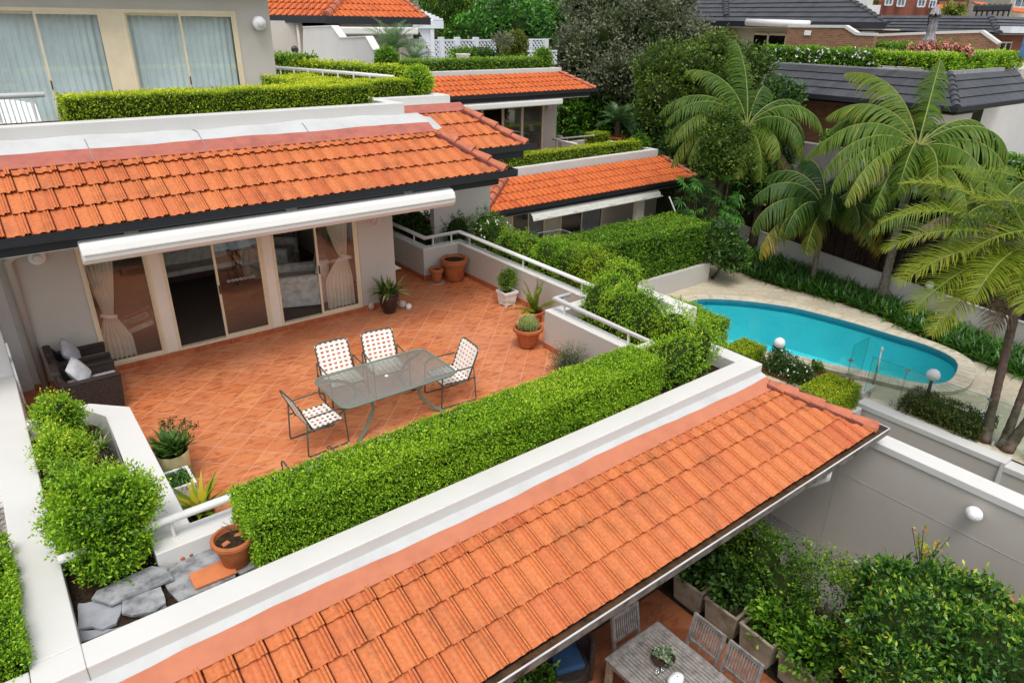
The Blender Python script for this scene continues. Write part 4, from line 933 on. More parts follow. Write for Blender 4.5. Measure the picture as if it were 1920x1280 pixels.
# pots
def potprof(r0, r1, h, rim=.0, rh=.0, t=.02, foot=0):
    p = [(r0*.96, 0), (r0, .01)]
    if rim: p += [(r1-(r1-r0)*rh/h-.004, h-rh), (r1+rim-.01, h-rh), (r1+rim, h-rh+.012), (r1+rim, h-.01), (r1+rim-.008, h)]
    else: p += [(r1, h-.01), (r1-.004, h)]
    return p + [(r1-t, h), (r1-t-.006, h-.05), (max(.01, r1-t-.01), h-.06)]
def pot(name, label, p, r0, r1, h, mat, rim=.0, rh=.0, cat='pot', soil='soil', soilz=None, bands=0, feet=0, group=None, z=0, t=.02):
    root = thing(name, label, cat, (p[0], p[1], z), group); f = .03 if feet else 0
    mb = MB(); mb.lathe(potprof(r0, r1, h-f, rim, rh, t), (p[0], p[1], z+f), 36, cap=False)
    for k in range(bands): rb = r0+(r1-r0)*(.30+.16*k); mb.lathe([(rb, 0), (rb+.006, .004), (rb+.006, .012), (rb, .016)], (p[0], p[1], z+f+(h-f)*(.30+.16*k)), 32, cap=False)
    part(mb, 'pot_body', mat, root, smooth=False)
    o = root.children[0]; o.data.polygons.foreach_set('use_smooth', [True]*len(o.data.polygons)); e = o.modifiers.new('edge', 'EDGE_SPLIT'); e.split_angle = math.radians(35)
    sz = h-.06 if soilz is None else soilz; mb = MB(); mb.lathe([(.001, sz+.012), (r1*.5, sz+.015), (r1-t-.004, sz)], (p[0], p[1], z), 24, cap=False); part(mb, 'soil', soil, root)
    if feet:
        for k in range(3): a = 2*PI*k/3+feet; part(MB().box(p[0]+math.cos(a)*r0*.85-.025, p[1]+math.sin(a)*r0*.85-.025, z, p[0]+math.cos(a)*r0*.85+.025, p[1]+math.sin(a)*r0*.85+.025, z+.03), 'pot_foot', mat, root, bevel=.006)
    return root
tc = 'terracotta'
b = pz(856, 524); pot('terracotta_pot', 'large empty terracotta pot full of soil in the far corner', (9.05, 14.05), .23, .31, .58, tc, .035, .13, bands=2, feet=.4)
sp = pot('terracotta_pot', 'small terracotta pot on a pale saucer beside the large soil filled pot', (8.56, 14.12), .11, .165, .36, tc, .02, .09, z=.03)
tag(MB().lathe([(.001, 0), (.17, 0), (.185, .03), (.17, .03), (.16, .012), (.001, .012)], (8.56, 14.12, .0), 28, cap=False).build('saucer', MATS['glaze pink'], None, smooth=True), 'pale round saucer under the small terracotta pot', 'saucer')
# square white pot with a little shrub
def squarepot(name, label, c, a, h, mat, rim=.02, z=0, cat='pot', taper=.82, rot=0., rimh=.06, t=.025):
    root = thing(name, label, cat, (c[0], c[1], z)); mb = MB()
    def sq(r, zz): return [(c[0]+math.cos(rot+PI/4+PI/2*k)*r*1.41421, c[1]+math.sin(rot+PI/4+PI/2*k)*r*1.41421, z+zz) for k in range(4)]
    R = [sq(a*taper, .03), sq(a, h-rimh), sq(a+rim, h-rimh), sq(a+rim, h), sq(a-t, h), sq(a-t-.01, h-.06)]
    vs = sum(R, []); fs = [tuple(reversed(range(4)))]
    for i in range(len(R)-1):
        for k in range(4): fs.append((i*4+k, i*4+(k+1) % 4, (i+1)*4+(k+1) % 4, (i+1)*4+k))
    mb.add(vs, fs)
    for k in range(4): q = sq(a*taper*.8, 0)[k]; mb.box(q[0]-.025, q[1]-.025, z, q[0]+.025, q[1]+.025, z+.032)
    part(mb, 'pot_body', mat, root, bevel=.006)
    part(MB().add(sq(a-t, h-.05), [(0, 1, 2, 3)]), 'soil', 'soil', root); return root
squarepot('square_pot', 'square white pot with a small round bush against the right wall', (9.10, 11.90), .17, .36, 'pot white', rot=0)
shrub('potted_bush', 'small round green bush growing in the square white pot', [(9.12, 11.92, .62, .20, .20, .22), (9.0, 11.85, .56, .14, .14, .14), (9.22, 11.95, .66, .13, .13, .14)], MATS['box leaf mid'], MATS['dark core'], 900, .035, 4, .08, .25, stem=.32, corescale=.55)
# cactus pot
pot('terracotta_pot', 'terracotta pot with a round golden barrel cactus', (8.06, 9.83), .17, .285, .44, tc, .025, .07, bands=1, feet=.9)
ct = thing('barrel_cactus', 'round golden barrel cactus with rows of pale spines', 'cactus', (8.06, 9.83, .36)); nr = 22; mb = MB(); vs = []; fs = []; R0 = .19; n = 88; K = 16
sp_p = []
for i in range(K+1):
    a = PI*(.02+.9*i/K)
    for j in range(n):
        t = 2*PI*j/n; rb = 1+.07*math.cos(nr*t); q = math.sin(a)*R0*rb; vs.append((8.06+q*math.cos(t), 9.83+q*math.sin(t), .50+R0*.95*math.cos(a)))
        if j % 4 == 0: sp_p.append(vs[-1])
for i in range(K):
    for j in range(n): fs.append(((i+1)*n+j, (i+1)*n+(j+1) % n, i*n+(j+1) % n, i*n+j))
fs.append(tuple(range(n))); mb.add(vs, fs); part(mb, 'body', 'cactus green', ct, smooth=True)
spp = np.array([p for p in sp_p for _ in range(5)]); nn = unit(spp-np.array([8.06, 9.83, .48])); V = leafquads(spp, nn, .045, .07, 1.3); quads('spines', V, RNG.random(len(V)), MATS['cactus spine'], ct)
# black glazed pot with bromeliad
bp = (6.67, 13.10)
root = thing('glazed_pot', 'tall glossy black pot with a leafy plant beside the doors', 'pot', (*bp, 0)); mb = MB()
mb.lathe([(.14,0),(.15,.01),(.20,.18),(.235,.36),(.235,.44),(.215,.475),(.225,.485),(.21,.495),(.195,.48),(.19,.44)], (*bp, 0), 40, cap=False); part(mb, 'pot_body', 'glaze black', root, smooth=True)
part(MB().lathe([(.001,.455),(.2,.45)], (*bp, 0), 20, cap=False), 'soil', 'soil', root)
pl = thing('potted_plant', 'broad leaved green and cream plant in the tall black pot', 'plant', (*bp, .45)); strap_leaves([(*bp, .46), (bp[0]+.08, bp[1]-.05, .46), (bp[0]-.07, bp[1]+.04, .46), (bp[0]+.03, bp[1]+.08, .46)], 22, .46, .055, MATS['strap leaf light'], pl, arch=.62, jit=.08, upr=.15)
st = pot('small_stone', 'small pale stone leaning at the foot of the terrace wall', (6.38, 13.42), .05, .05, .1, 'glaze pink', cat='stone') if False else None
def rock(name, label, c, r, mat, cat='stone', seed=1, s=(1, 1, 1)):
    mb = MB(); mb.ball((0, 0, 0), 1, 14); P = np.array(mb.v); P = P*(1+.22*noise3(P, 2.2, seed))[:, None]*np.array(s)*r + np.array(c); mb.v = [tuple(p) for p in P]
    o = mb.build(name, MATS[mat], None, smooth=True); return tag(o, label, cat)
rock('stone_mask', 'small cream carved face leaning against the wall beside the doors', (6.40, 13.44, .10), .10, 'glaze pink', 'ornament', 3, (.75, .4, 1))
rock('shell', 'cream shell on the tiles behind the black pot', (7.02, 13.15, .09), .09, 'glaze pink', 'shell', 5)
rock('stone', 'small white stone on the tiles next to the cream shell', (7.12, 13.02, .05), .07, 'pot white', 'stone', 6)
# fern, lavender, hidden pot
pot('fern_pot', 'low dark terracotta pot holding the upright bright ferns', (8.98, 10.75), .15, .20, .26, tc, .02, .05)
fn = thing('sword_fern', 'tall upright bright green foxtail fern against the right planter', 'fern', (8.98, 10.75, .22)); q = []; vv = []
def plume(o, az, el, L, w, dr=.6):
    h = np.array([math.cos(az), math.sin(az), 0]); u = np.array([0, 0, 1.]); p = np.array(o, float); K = 26
    for i in range(K):
        t = i/K; e = el-dr*t*t; d = h*math.cos(e)+u*math.sin(e); p = p+d*L/K; wd = w*math.sin(PI*min(1, .1+t*.86))**.5*(1-.15*t)
        for k in range(16):
            a = RNG.uniform(0, 2*PI); s = unit(np.cross(d, [.3, .2, 1])); s2 = np.cross(d, s); n_ = s*math.cos(a)+s2*math.sin(a)
            D = unit(n_+d*.5); A = unit(np.cross(D, d))*.0055; q.append([p-A, p+A, p+D*wd+A*.4, p+D*wd-A*.4]); vv.append(.25+.5*RNG.random()+.15*t)
for i in range(15): plume((8.98+RNG.uniform(-.06, .06), 10.75+RNG.uniform(-.06, .06), .25), i*2.4, RNG.uniform(1.1, 1.5) if i < 9 else RNG.uniform(.25, .7), RNG.uniform(.55, .85), .055)
quads('foliage', np.array(q), np.array(vv), MATS['fern leaf'], fn)
lv = thing('lavender_bush', 'spiky grey green lavender bush in front of the right planter', 'plant', (7.85, 8.35, 0)); P, Q = blobpts(900, [(7.85, 8.35, .30, .30, .30, .33)], .3, 8); V, vals = sprigs(P*.35+np.array([7.85, 8.35, .12])*.65, Q, 8, .34, .05, .18, .3, up=.9); quads('foliage', V, vals, MATS['lavender leaf'], lv)
pot('terracotta_pot', 'terracotta pot half hidden by the lavender at the foot of the right planter', (7.95, 7.75), .15, .2, .3, tc, .02, .06)
# left group: cream pot, grey pot, white box, pink pot with fern
pot('glazed_pot', 'cream green cylindrical pot with leafy strap plants by the white planter wall', (1.22, 9.26), .18, .215, .50, 'glaze cream', z=0, t=.015)
pl = thing('potted_plant', 'dense dark green leafy plant in the cream green pot', 'plant', (1.25, 9.28, .40)); strap_leaves([(1.22+.10*math.cos(k*1.3), 9.27+.10*math.sin(k*1.3), .46) for k in range(7)], 22, .36, .06, MATS['strap leaf light'], pl, arch=.45, jit=.06, upr=.75, vbase=-.05, val_rnd=.75)
pot('grey_pot', 'grey pot with a dark leaved plant behind the cream green pot', (1.24, 9.72), .14, .17, .34, 'pot grey')
pl = thing('potted_plant', 'thin stemmed plant with tiny dark leaves in the grey pot', 'plant', (1.3, 9.8, .3)); q = []; v = []; mb = MB()
for i in range(16):
    az = RNG.uniform(-1.2, 2.6); p = np.array([1.28, 9.75, .3]); d = np.array([math.cos(az)*.9, math.sin(az)*.9, .9]); pts = [p.copy()]
    for k in range(5): p = p+d*.09; d[2] -= .22; pts.append(p.copy())
    mb.tube(pts, .003, 4)
    V = leafquads(np.repeat(np.array(pts[2:]), 9, 0)+RNG.normal(size=(36, 3))*.025, RNG.normal(size=(36, 3)), .035, .55); q.append(V)
part(mb, 'stems', 'bark', pl); V = np.concatenate(q); quads('foliage', V, RNG.random(len(V))*.5, MATS['dark leaf'], pl)
# white rectangular box planter
root = thing('planter_box', 'white square box planter with low grassy plants beside the cream green pot', 'planter', (1.14, 8.70, 0)); mb = MB()
x0, x1, y0, y1, h, t = .975, 1.32, 8.45, 8.92, .42, .035
mb.box(x0, y0, 0, x1, y0+t, h); mb.box(x0, y1-t, 0, x1, y1, h); mb.box(x0, y0+t, 0, x0+t, y1-t, h); mb.box(x1-t, y0+t, 0, x1, y1-t, h); part(mb, 'box', 'pot white', root, bevel=.006)
part(MB().box(x0+t, y0+t, 0, x1-t, y1-t, h-.07), 'soil', 'soil', root)
pl = thing('grass_plant', 'dark green mondo grass filling the white box planter', 'plant', (1.14, 8.70, .35)); strap_leaves([(x0+.06+.115*i, y0+.07+.11*j, .35) for i in range(3) for j in range(4)], 30, .16, .010, MATS['strap leaf'], pl, arch=1.0, jit=.03, upr=.5)
pot('glazed_pot', 'round pale pink pot with a yellow green fern behind the white rail', (1.20, 7.98), .13, .19, .24, 'glaze pink')
fn = thing('sword_fern', 'yellow green fern in the pale pink pot', 'fern', (1.20, 7.98, .2)); strap_leaves([(1.20, 7.98, .22), (1.23, 8.0, .22)], 17, .56, .085, MATS['fern leaf'], fn, arch=.45, jit=.04, upr=.7, seg=6, vbase=.1)
# pot with twig on the slates
pot('terracotta_pot', 'terracotta pot of soil standing on the slates at the end of the hedge', (1.22, 6.40), .135, .205, .36, tc, .02, .06, z=.60, t=.018)
tw = thing('twig', 'bare leafless twig standing in the pot of soil on the slates', 'twig', (1.22, 6.46, .88)); mb = MB()
for i in range(7):
    a = i*.9; p = np.array([1.22+.01*i, 6.47, .9]); q_ = p+[math.cos(a)*.06, math.sin(a)*.05, .14]; mb.tube([p, p+[0, 0, .06], q_, q_+[math.cos(a+.8)*.05, math.sin(a+.5)*.05, .03]], .003, 5)
part(mb, 'stem', 'bark', tw)
for i, (dx, dy, a) in enumerate(((-.08, -.02, .3), (.07, .05, -.5), (.11, .03, .9))):
    bb = thing('tile_shard', ['pale orange clay shard on the left of the soil in the twig pot', 'clay shard right of the twig in the twig pot', 'small clay shard against the rim of the twig pot'][i], 'clay shard', (1.22+dx, 6.40+dy, .905)); c, s = math.cos(a), math.sin(a); r_ = .045-.008*i
    part(MB().prism([(1.22+dx+c*u*r_-s*v_*r_*.7, 6.40+dy+s*u*r_+c*v_*r_*.7) for u, v_ in ((-1,-1),(1,-.8),(.9,1),(-.7,.8))], .90, .925), 'shard', 'terracotta light', bb, bevel=.004)
# slates, loose tile, finials
def slab(name, label, pts, z0, z1, mat, cat='slate', tilt=(0, 0), seed=1):
    mb = MB(); r = random.Random(seed); P = [np.array(p, float)[:2] for p in pts]; out = []
    for i in range(len(P)):
        a, b = P[i], P[(i+1) % len(P)]; k = max(1, int(np.linalg.norm(b-a)/.06))
        for j in range(k): q_ = a+(b-a)*j/k; out.append((q_[0]+r.uniform(-.006, .006), q_[1]+r.uniform(-.006, .006)))
    c = np.mean(out, 0); mb.prism(out, z0, z1); mb.v = [(x, y, z+(x-c[0])*tilt[0]+(y-c[1])*tilt[1]) for x, y, z in mb.v]
    return tag(mb.build(name, MATS[mat], None), label, cat)
Q2 = lambda L, z: [pz(x, y, z) for x, y in L]
slab('slate_slab', 'smooth blue grey slate slab nearest the corner of the white walls', Q2([(146,1132),(186,1126),(228,1131),(226,1150),(218,1168),(192,1180),(172,1173),(146,1180)], .6), .575, .605, 'slate light', seed=2)
slab('slate_slab', 'long mottled slate slab lying on top along the soil', Q2([(172,1122),(182,1107),(250,1075),(285,1061),(310,1063),(325,1084),(300,1094),(206,1133)], .66), .635, .662, 'slate', seed=3, tilt=(.0, .01))
slab('slate_slab', 'short mottled slate slab in front of the long one', Q2([(229,1124),(302,1098),(311,1129),(290,1145),(246,1152),(227,1149)], .635), .607, .634, 'slate', seed=4)
slab('slate_slab', 'thin slate slab underneath the short mottled one', Q2([(240,1140),(306,1122),(312,1136),(292,1149),(250,1154)], .6), .575, .600, 'slate', seed=5)
slab('slate_slab', 'large pale slate slab under the orange tile', Q2([(300,1080),(345,1045),(395,1027),(440,1040),(445,1062),(440,1082),(336,1126),(318,1110)], .605), .577, .606, 'slate', seed=6)
slab('slate_slab', 'small broken slate slab beside the end of the hedge', Q2([(444,1050),(466,1040),(482,1060),(450,1076),(443,1070)], .60), .575, .60, 'slate light', seed=7)
slab('slate_slab', 'slate slab under the terracotta pot', Q2([(395,1026),(408,1016),(470,1005),(472,1036),(446,1048),(405,1038)], .60), .572, .599, 'slate', seed=8)
slab('slate_slab', 'flat grey slate slab along the foot of the parapet', Q2([(152,1196),(150,1182),(215,1178),(320,1140),(335,1128),(345,1129),(154,1203)], .575), .56, .578, 'slate light', seed=9)
tl = thing('loose_tile', 'loose rectangular orange floor tile lying on the slates', 'tile', pz(399, 1074, .63)); P = [np.array([*pz(x, y, .635)[:2], .635]) for x, y in ((353,1076),(427,1044),(445,1071),(366,1103))]; part(MB().extrude(P, (0, 0, -.022)), 'tile', 'terracotta tile', tl, bevel=.004)
for i, (x, y) in enumerate(((348, 1043), (364, 1036))):
    c = pz(x, y, .62); tag(MB().ball((c[0]-.035, c[1], .62), .03, 10).ball((c[0]+.035, c[1]+.02, .62), .028, 10).tube([(c[0]-.04, c[1], .62), (c[0]+.04, c[1]+.02, .62)], .02, 8).build('pot_foot', MATS['terracotta'], None, smooth=True), ['orange clay pot foot on the slates, the one further from the twig pot', 'orange clay pot foot on the slates, the one nearer the twig pot'][i], 'pot foot')
hs_ = tag(MB().tube([pz(x, y, .58) for x, y in ((205,1077),(235,1070),(255,1060),(268,1050),(262,1047))], .012, 8).build('irrigation_hose', MATS['hose'], None, smooth=True), 'reddish brown irrigation hose lying on the soil under the round bush', 'hose')
hs2 = tag(MB().tube([pz(x, y, .58) for x, y in ((268,1052),(290,1058),(330,1044),(370,1030),(412,1014))], .011, 8).build('irrigation_hose', MATS['black plastic'], None, smooth=True), 'black irrigation pipe along the foot of the inner white wall', 'hose')
# -------- inside the room
def curtain(name, label, x0, x1, y, z0, z1, mat, tie=None, cx=None, folds=7, cat='curtain', amp=.045):
    mb = MB(); n = folds*8; K = 24; vs = []
    for i in range(K+1):
        t = i/K; z = z1+(z0-z1)*t; k = 1.0
        if tie: d = abs(t-tie)/(.22 if t > tie else .55); k = .25+.75*min(1, d)**.8
        for j in range(n+1):
            u = j/n; x = cx+(x0-cx)*k*(1-u)+(x1-cx)*k*u; vs.append((x, y+amp*math.sin(u*folds*2*PI+.6*math.sin(t*3))*(.5+.5*k), z))
    fs = [(i*(n+1)+j, i*(n+1)+j+1, (i+1)*(n+1)+j+1, (i+1)*(n+1)+j) for i in range(K) for j in range(n)]
    mb.add(vs, fs); root = thing(name, label, cat, (cx, y, z0)); part(mb, 'fabric', mat, root, smooth=True)
    if tie: zt_ = z1+(z0-z1)*tie; part(MB().tube([(cx-.13, y-.05, zt_+.05), (cx, y-.08, zt_), (cx+.13, y-.05, zt_-.03)], .04, 8), 'tieback', mat, root, smooth=True)
    return root
M('curtain cream', (.78,.74,.64), .9, .1, .05); M('curtain sheer', (.86,.88,.86), .9, .1, .06, 2.0)
curtain('curtain', 'cream curtain tied back behind the leftmost terrace window', 1.05, 1.62, 13.86, .08, 2.4, 'curtain cream', .62, 1.3)
curtain('curtain', 'cream curtain tied back at the right end of the terrace doors', 5.55, 6.2, 13.86, .08, 2.4, 'curtain cream', .5, 6.05)
curtain('curtain', 'pale curtain hanging at the back of the sitting room', 6.2, 6.75, 18.6, .1, 2.6, 'curtain cream', None, 6.5)
curtain('curtain', 'sheer white curtain across the right hand top storey doors', 3.3, 5.66, TY+.28, 3.62, 6.1, 'curtain sheer', None, 4.5, folds=17, amp=.03)
curtain('curtain', 'sheer white curtain across the middle top storey doors', .58, 2.9, TY+.28, 3.62, 6.1, 'curtain sheer', None, 1.7, folds=17, amp=.03)
curtain('curtain', 'sheer white curtain across the leftmost top storey doors', -3.0, .5, TY+.28, 3.62, 6.1, 'curtain sheer', None, -1.2, folds=24, amp=.03)
def armchair(label, c, a, s=1.0):
    root = thing('armchair', label, 'armchair', (c[0], c[1], .06), 'slipcovered armchairs in the sitting room', 0)
    def q(pts): return [(x*s, y*s, z*s) for x, y, z in pts]
    m = MB(); m.box(-.42*s, -.36*s, .02, .40*s, .36*s, .42*s); m.v = m.v; objs = []
    def loc(mb, nm, bev): 
        mb.v = [(x*math.cos(a)-y*math.sin(a)+c[0], x*math.sin(a)+y*math.cos(a)+c[1], z+.06) for x, y, z in mb.v]; return part(mb, nm, 'slipcover', root, bevel=bev, seg=3)
    loc(m, 'seat', .05)
    for sg in (-1, 1): loc(MB().box(-.42*s, sg*.36*s, .02, .44*s, sg*.52*s, .60*s).tube([(-.4*s, sg*.45*s, .62*s), (.45*s, sg*.45*s, .60*s)], .10*s, 12), 'arm', .04)
    loc(MB().extrude([(-.62*s, -.46*s, .02), (-.40*s, -.46*s, .02), (-.36*s, -.46*s, .75*s), (-.42*s, -.46*s, 1.0*s), (-.66*s, -.46*s, 1.0*s)], (0, .92*s, 0)), 'backrest', .07)
    loc(MB().box(-.36*s, -.34*s, .43*s, .42*s, .34*s, .55*s), 'seat_cushion', .05)
    m = MB()
    for k in range(26):
        t = -.5+k/25; m.tube([(t*.86*s, -.535*s+.01*math.sin(k), .02), (t*.86*s+.02, -.545*s, .3*s), (t*.86*s, -.525*s, .55*s)], .012, 5); m.tube([(.44*s, t*.9*s, .02), (.45*s, t*.9*s, .4*s)], .012, 5)
    loc(m, 'skirt_folds', 0)
    return root
armchair('slipcovered armchair just inside the right hand terrace doors', (5.30, 14.85), math.radians(160), 1.05)
armchair('slipcovered armchair further back in the sitting room', (5.55, 17.1), math.radians(-35), 1.1)
wa = thing('wooden_armchair', 'wooden framed lounge chair with a patterned cushion behind the left window', 'chair', (1.9, 14.5, .06)); m = MB()
for y in (14.25, 14.85): m.bar((1.45, y, .45), (2.15, y, .62), .05, .04); m.bar((2.12, y, .62), (2.28, y, .08), .05, .05); m.bar((1.5, y, .45), (1.35, y, .08), .05, .05)
part(m, 'frame', 'wood warm', wa); part(MB().extrude([(1.45, 14.28, .30), (2.1, 14.28, .44), (2.08, 14.28, .56), (1.43, 14.28, .42)], (0, .54, 0)), 'cushion', 'slipcover', wa, bevel=.03)
sf = thing('rattan_sofa', 'dark framed rattan sofa with pale cushions at the back of the room', 'sofa', (3.6, 17.4, .06)); part(MB().box(2.9, 17.0, .3, 4.6, 17.7, .42), 'seat', 'wood dark', sf); part(MB().box(2.95, 17.05, .42, 4.55, 17.65, .55), 'seat_cushion', 'slipcover', sf, bevel=.03); part(MB().box(2.95, 17.6, .5, 4.55, 17.8, 1.0), 'back_cushion', 'slipcover', sf, bevel=.05)
for x in (2.9, 4.6): part(MB().bar((x, 17.0, .06), (x, 17.0, .65), .05, .05).bar((x, 17.7, .06), (x, 17.7, .9), .05, .05).bar((x, 17.0, .65), (x, 17.7, .65), .05, .05), 'frame', 'wood dark', sf)
# white plastic chair and dark chair on the upper terrace
pc = thing('plastic_chair', 'white slatted plastic lounger on the upper left terrace', 'lounger', (.8, 16.6, 3.6)); m = MB()
for i in range(12): x = .30+i*.085; m.extrude([(x, 17.0, 4.0), (x+.066, 17.0, 4.0), (x+.066, 17.35, 4.36+.10*math.sin(i*.285)), (x, 17.35, 4.36+.10*math.sin(i*.285))], (0, .03, .02))
part(m, 'slats', 'rail white', pc); part(MB().box(.3, 16.5, 3.95, 1.32, 17.0, 4.0), 'seat', 'rail white', pc, bevel=.02)
for x in (.4, 1.2): part(MB().bar((x, 16.7, 3.6), (x, 16.7, 4.0), .06, .06), 'leg', 'rail white', pc)
dc = thing('dark_chair', 'dark metal chair at the far left of the upper terrace', 'chair', (-.6, 16.2, 3.6)); part(MB().box(-1.0, 16.0, 4.0, -.3, 16.6, 4.05), 'seat', 'dark metal', dc); m = MB()
for i in range(7): m.bar((-1.0+i*.11, 16.6, 4.05), (-1.0+i*.11, 16.8, 4.75), .02, .02)
m.bar((-1.0, 16.8, 4.75), (-.34, 16.8, 4.75), .03, .03); part(m, 'backrest', 'dark metal', dc)
for x in (-.95, -.35): part(MB().bar((x, 16.1, 3.6), (x, 16.1, 4.0), .03, .03), 'leg', 'dark metal', dc)
# ================================================================ hedges and bushes of the main building
BX, DK = MATS['box leaf'], MATS['dark core']
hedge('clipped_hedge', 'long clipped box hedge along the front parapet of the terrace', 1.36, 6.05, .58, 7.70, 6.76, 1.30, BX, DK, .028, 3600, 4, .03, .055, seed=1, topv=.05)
def fluffy(name, label, blobs, n, leaf=.032, L=.12, mat='box leaf', k=6, core=.72, rough=.3, **kw):
    kw.setdefault('vadd', .07 if mat == 'box leaf' else 0.)
    return shrub(name, label, blobs, MATS[mat], DK, n, leaf, k, L, rough, corescale=core, **kw)
# right end shrubs
fluffy('box_shrub', 'loose box shrub at the right corner of the front planter', [(8.35,6.35,1.02,.55,.36,.45),(8.95,6.5,1.02,.45,.42,.5),(9.1,7.0,1.05,.38,.45,.5),(8.0,6.42,1.0,.4,.34,.38)], 3600, seed=11)
fluffy('box_shrub', 'loose box shrub beside the short rail of the right planter', [(9.05,7.6,1.05,.42,.45,.48),(9.0,8.2,1.1,.40,.45,.5),(9.15,7.9,1.25,.35,.3,.35)], 3000, seed=12)
fluffy('box_shrub', 'loose box shrub at the inner corner where the two rails step', [(8.98,8.8,1.08,.38,.36,.48),(9.45,8.95,1.1,.4,.34,.5),(9.95,9.1,1.15,.36,.45,.5)], 2800, seed=13)
fluffy('box_shrub', 'bright loose shrub leaning over the right planter above the pool', [(10.05,9.7,1.05,.42,.45,.5),(10.15,10.25,1.08,.42,.45,.52)], 2600, mat='box leaf yellow', seed=14)
fluffy('box_shrub', 'bright green shrub halfway along the right planter', [(10.15,10.95,1.02,.42,.45,.5),(10.1,11.6,.98,.42,.48,.5)], 2600, seed=15)
fluffy('box_shrub', 'green shrub behind the fern in the right planter', [(10.1,12.3,.95,.42,.48,.48),(10.05,12.95,.92,.4,.42,.46)], 2400, seed=16)
fluffy('box_shrub', 'darker shrub with small white flowers near the far corner', [(10.1,13.7,.95,.45,.45,.55),(10.2,14.3,1.0,.45,.42,.6)], 2200, mat='box leaf mid', seed=17)
fluffy('box_shrub', 'dark rounded shrub beyond the far rail below the downpipe', [(9.9,15.3,.85,.5,.45,.55),(9.4,15.6,.8,.45,.45,.5)], 2200, mat='dark leaf', leaf=.04, seed=18)
fluffy('box_shrub', 'dark shrub beside the house wall behind the far rail', [(9.2,16.2,.85,.5,.5,.65),(9.0,17.0,.9,.5,.5,.7)], 2200, mat='dark leaf', leaf=.04, seed=19)
P, Q = blobpts(60, [(10.1,13.8,1.0,.5,.6,.6)], .1, 4); V = leafquads(np.repeat(P, 5, 0), RNG.normal(size=(len(P)*5, 3)), .04, .7); o = tag(quads('white_flowers', V, RNG.random(len(V)), MATS['white flower'], None), 'scattered small white flowers on the dark shrub near the far corner', 'flowers', kind='stuff')
# left planter
fluffy('round_bush', 'big round bright green box bush at the front left corner', [(.16,7.18,1.18,.42,.44,.42),(.02,7.42,1.26,.34,.36,.36),(.36,7.22,1.28,.34,.36,.36),(.16,7.0,.95,.38,.30,.34)], 7000, leaf=.038, L=.16, rough=.34, stem=.56, seed=21, k=7, core=.74, up=.8, vadd=.03)
fluffy('box_shrub', 'green bush in the middle of the left planter', [(-.02,8.38,.98,.21,.28,.28),(.08,8.15,.93,.20,.25,.27)], 1900, leaf=.03, mat='box leaf mid', seed=22)
fluffy('box_shrub', 'yellow green bush second from the back of the left planter', [(-.04,9.3,1.0,.22,.29,.28),(.12,9.15,.96,.19,.26,.26)], 2000, leaf=.03, seed=23)
fluffy('box_shrub', 'bright green bush at the back of the left planter by the wicker armchairs', [(.0,10.15,1.03,.22,.27,.29),(.12,10.0,1.15,.19,.21,.24),(.16,10.2,.93,.21,.24,.26)], 2200, leaf=.03, seed=24)
for i, (x, y, lb) in enumerate(((.38, 9.95, 'tuft of strap leaves in the left planter, furthest from the camera'), (.40, 9.0, 'grassy tuft in the middle of the left planter beside the white wall top'), (.44, 8.15, 'small bushy tuft against the wide white wall top behind the round bush'))):
    t = thing('grass_tuft', lb, 'plant', (x, y, .56), 'tufts in the left planter'); strap_leaves([(x-.08, y, .56), (x+.05, y-.14, .56), (x+.03, y+.15, .56)], 36, .26, .017, MATS['strap leaf light' if i != 2 else 'box leaf mid'], t, arch=.8, jit=.06, upr=.4)
# upper clipped hedges (yellow green tops: new growth plus painted light from above)
YL = MATS['box leaf yellow']
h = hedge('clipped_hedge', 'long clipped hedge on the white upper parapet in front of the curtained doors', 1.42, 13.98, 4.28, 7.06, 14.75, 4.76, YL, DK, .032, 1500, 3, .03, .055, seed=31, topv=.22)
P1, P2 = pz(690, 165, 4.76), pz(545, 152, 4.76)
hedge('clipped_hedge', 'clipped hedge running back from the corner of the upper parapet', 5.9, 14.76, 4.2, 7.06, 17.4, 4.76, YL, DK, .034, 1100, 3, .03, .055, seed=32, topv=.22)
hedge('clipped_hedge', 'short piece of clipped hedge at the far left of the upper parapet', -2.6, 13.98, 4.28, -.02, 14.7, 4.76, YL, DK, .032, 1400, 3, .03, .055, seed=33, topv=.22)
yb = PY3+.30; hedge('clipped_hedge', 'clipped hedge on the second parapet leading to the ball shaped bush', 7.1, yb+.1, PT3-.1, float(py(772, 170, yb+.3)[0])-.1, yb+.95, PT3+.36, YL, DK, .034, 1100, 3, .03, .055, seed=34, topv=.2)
bc = py(783, 153, yb+.55); rb = mpx(31, float((bc-CAM) @ MR[2]))
fluffy('ball_bush', 'ball shaped clipped bush at the end of the second parapet', [(bc[0], bc[1], bc[2]-.02, rb*.9, rb*.9, rb*.92)], 2600, leaf=.04, L=.09, rough=.06, core=.85, k=4, mat='box leaf', seed=35)
# neighbour's planter at the lower left
hedge('clipped_hedge', 'bright clipped hedge in the neighbouring planter at the lower left edge', -1.7, 5.9, .5, -.70, 7.75, 1.04, BX, DK, .028, 2600, 4, .04, .06, seed=36)
nb = MB().box(-3.5, 5.64, -2.9, -.705, 5.9, PZ).box(-3.5, 5.9, 0, -.705, 12, .35); tag(nb.build('neighbour_planter', MATS['render white'], None, bevel=.01), 'white wall of the neighbouring planter at the lower left edge', 'wall')
t = thing('dry_grass', 'dry brown strappy plant in the neighbouring planter at the left edge', 'plant', (-.95, 8.4, .4)); strap_leaves([(-.95, 8.0+.3*i, .4) for i in range(5)], 30, .4, .02, MATS['dry twig'], t, arch=.9, upr=.3)
# ================================================================ garden walls, pool and deck
ZD = -3.40; ZG = -2.9
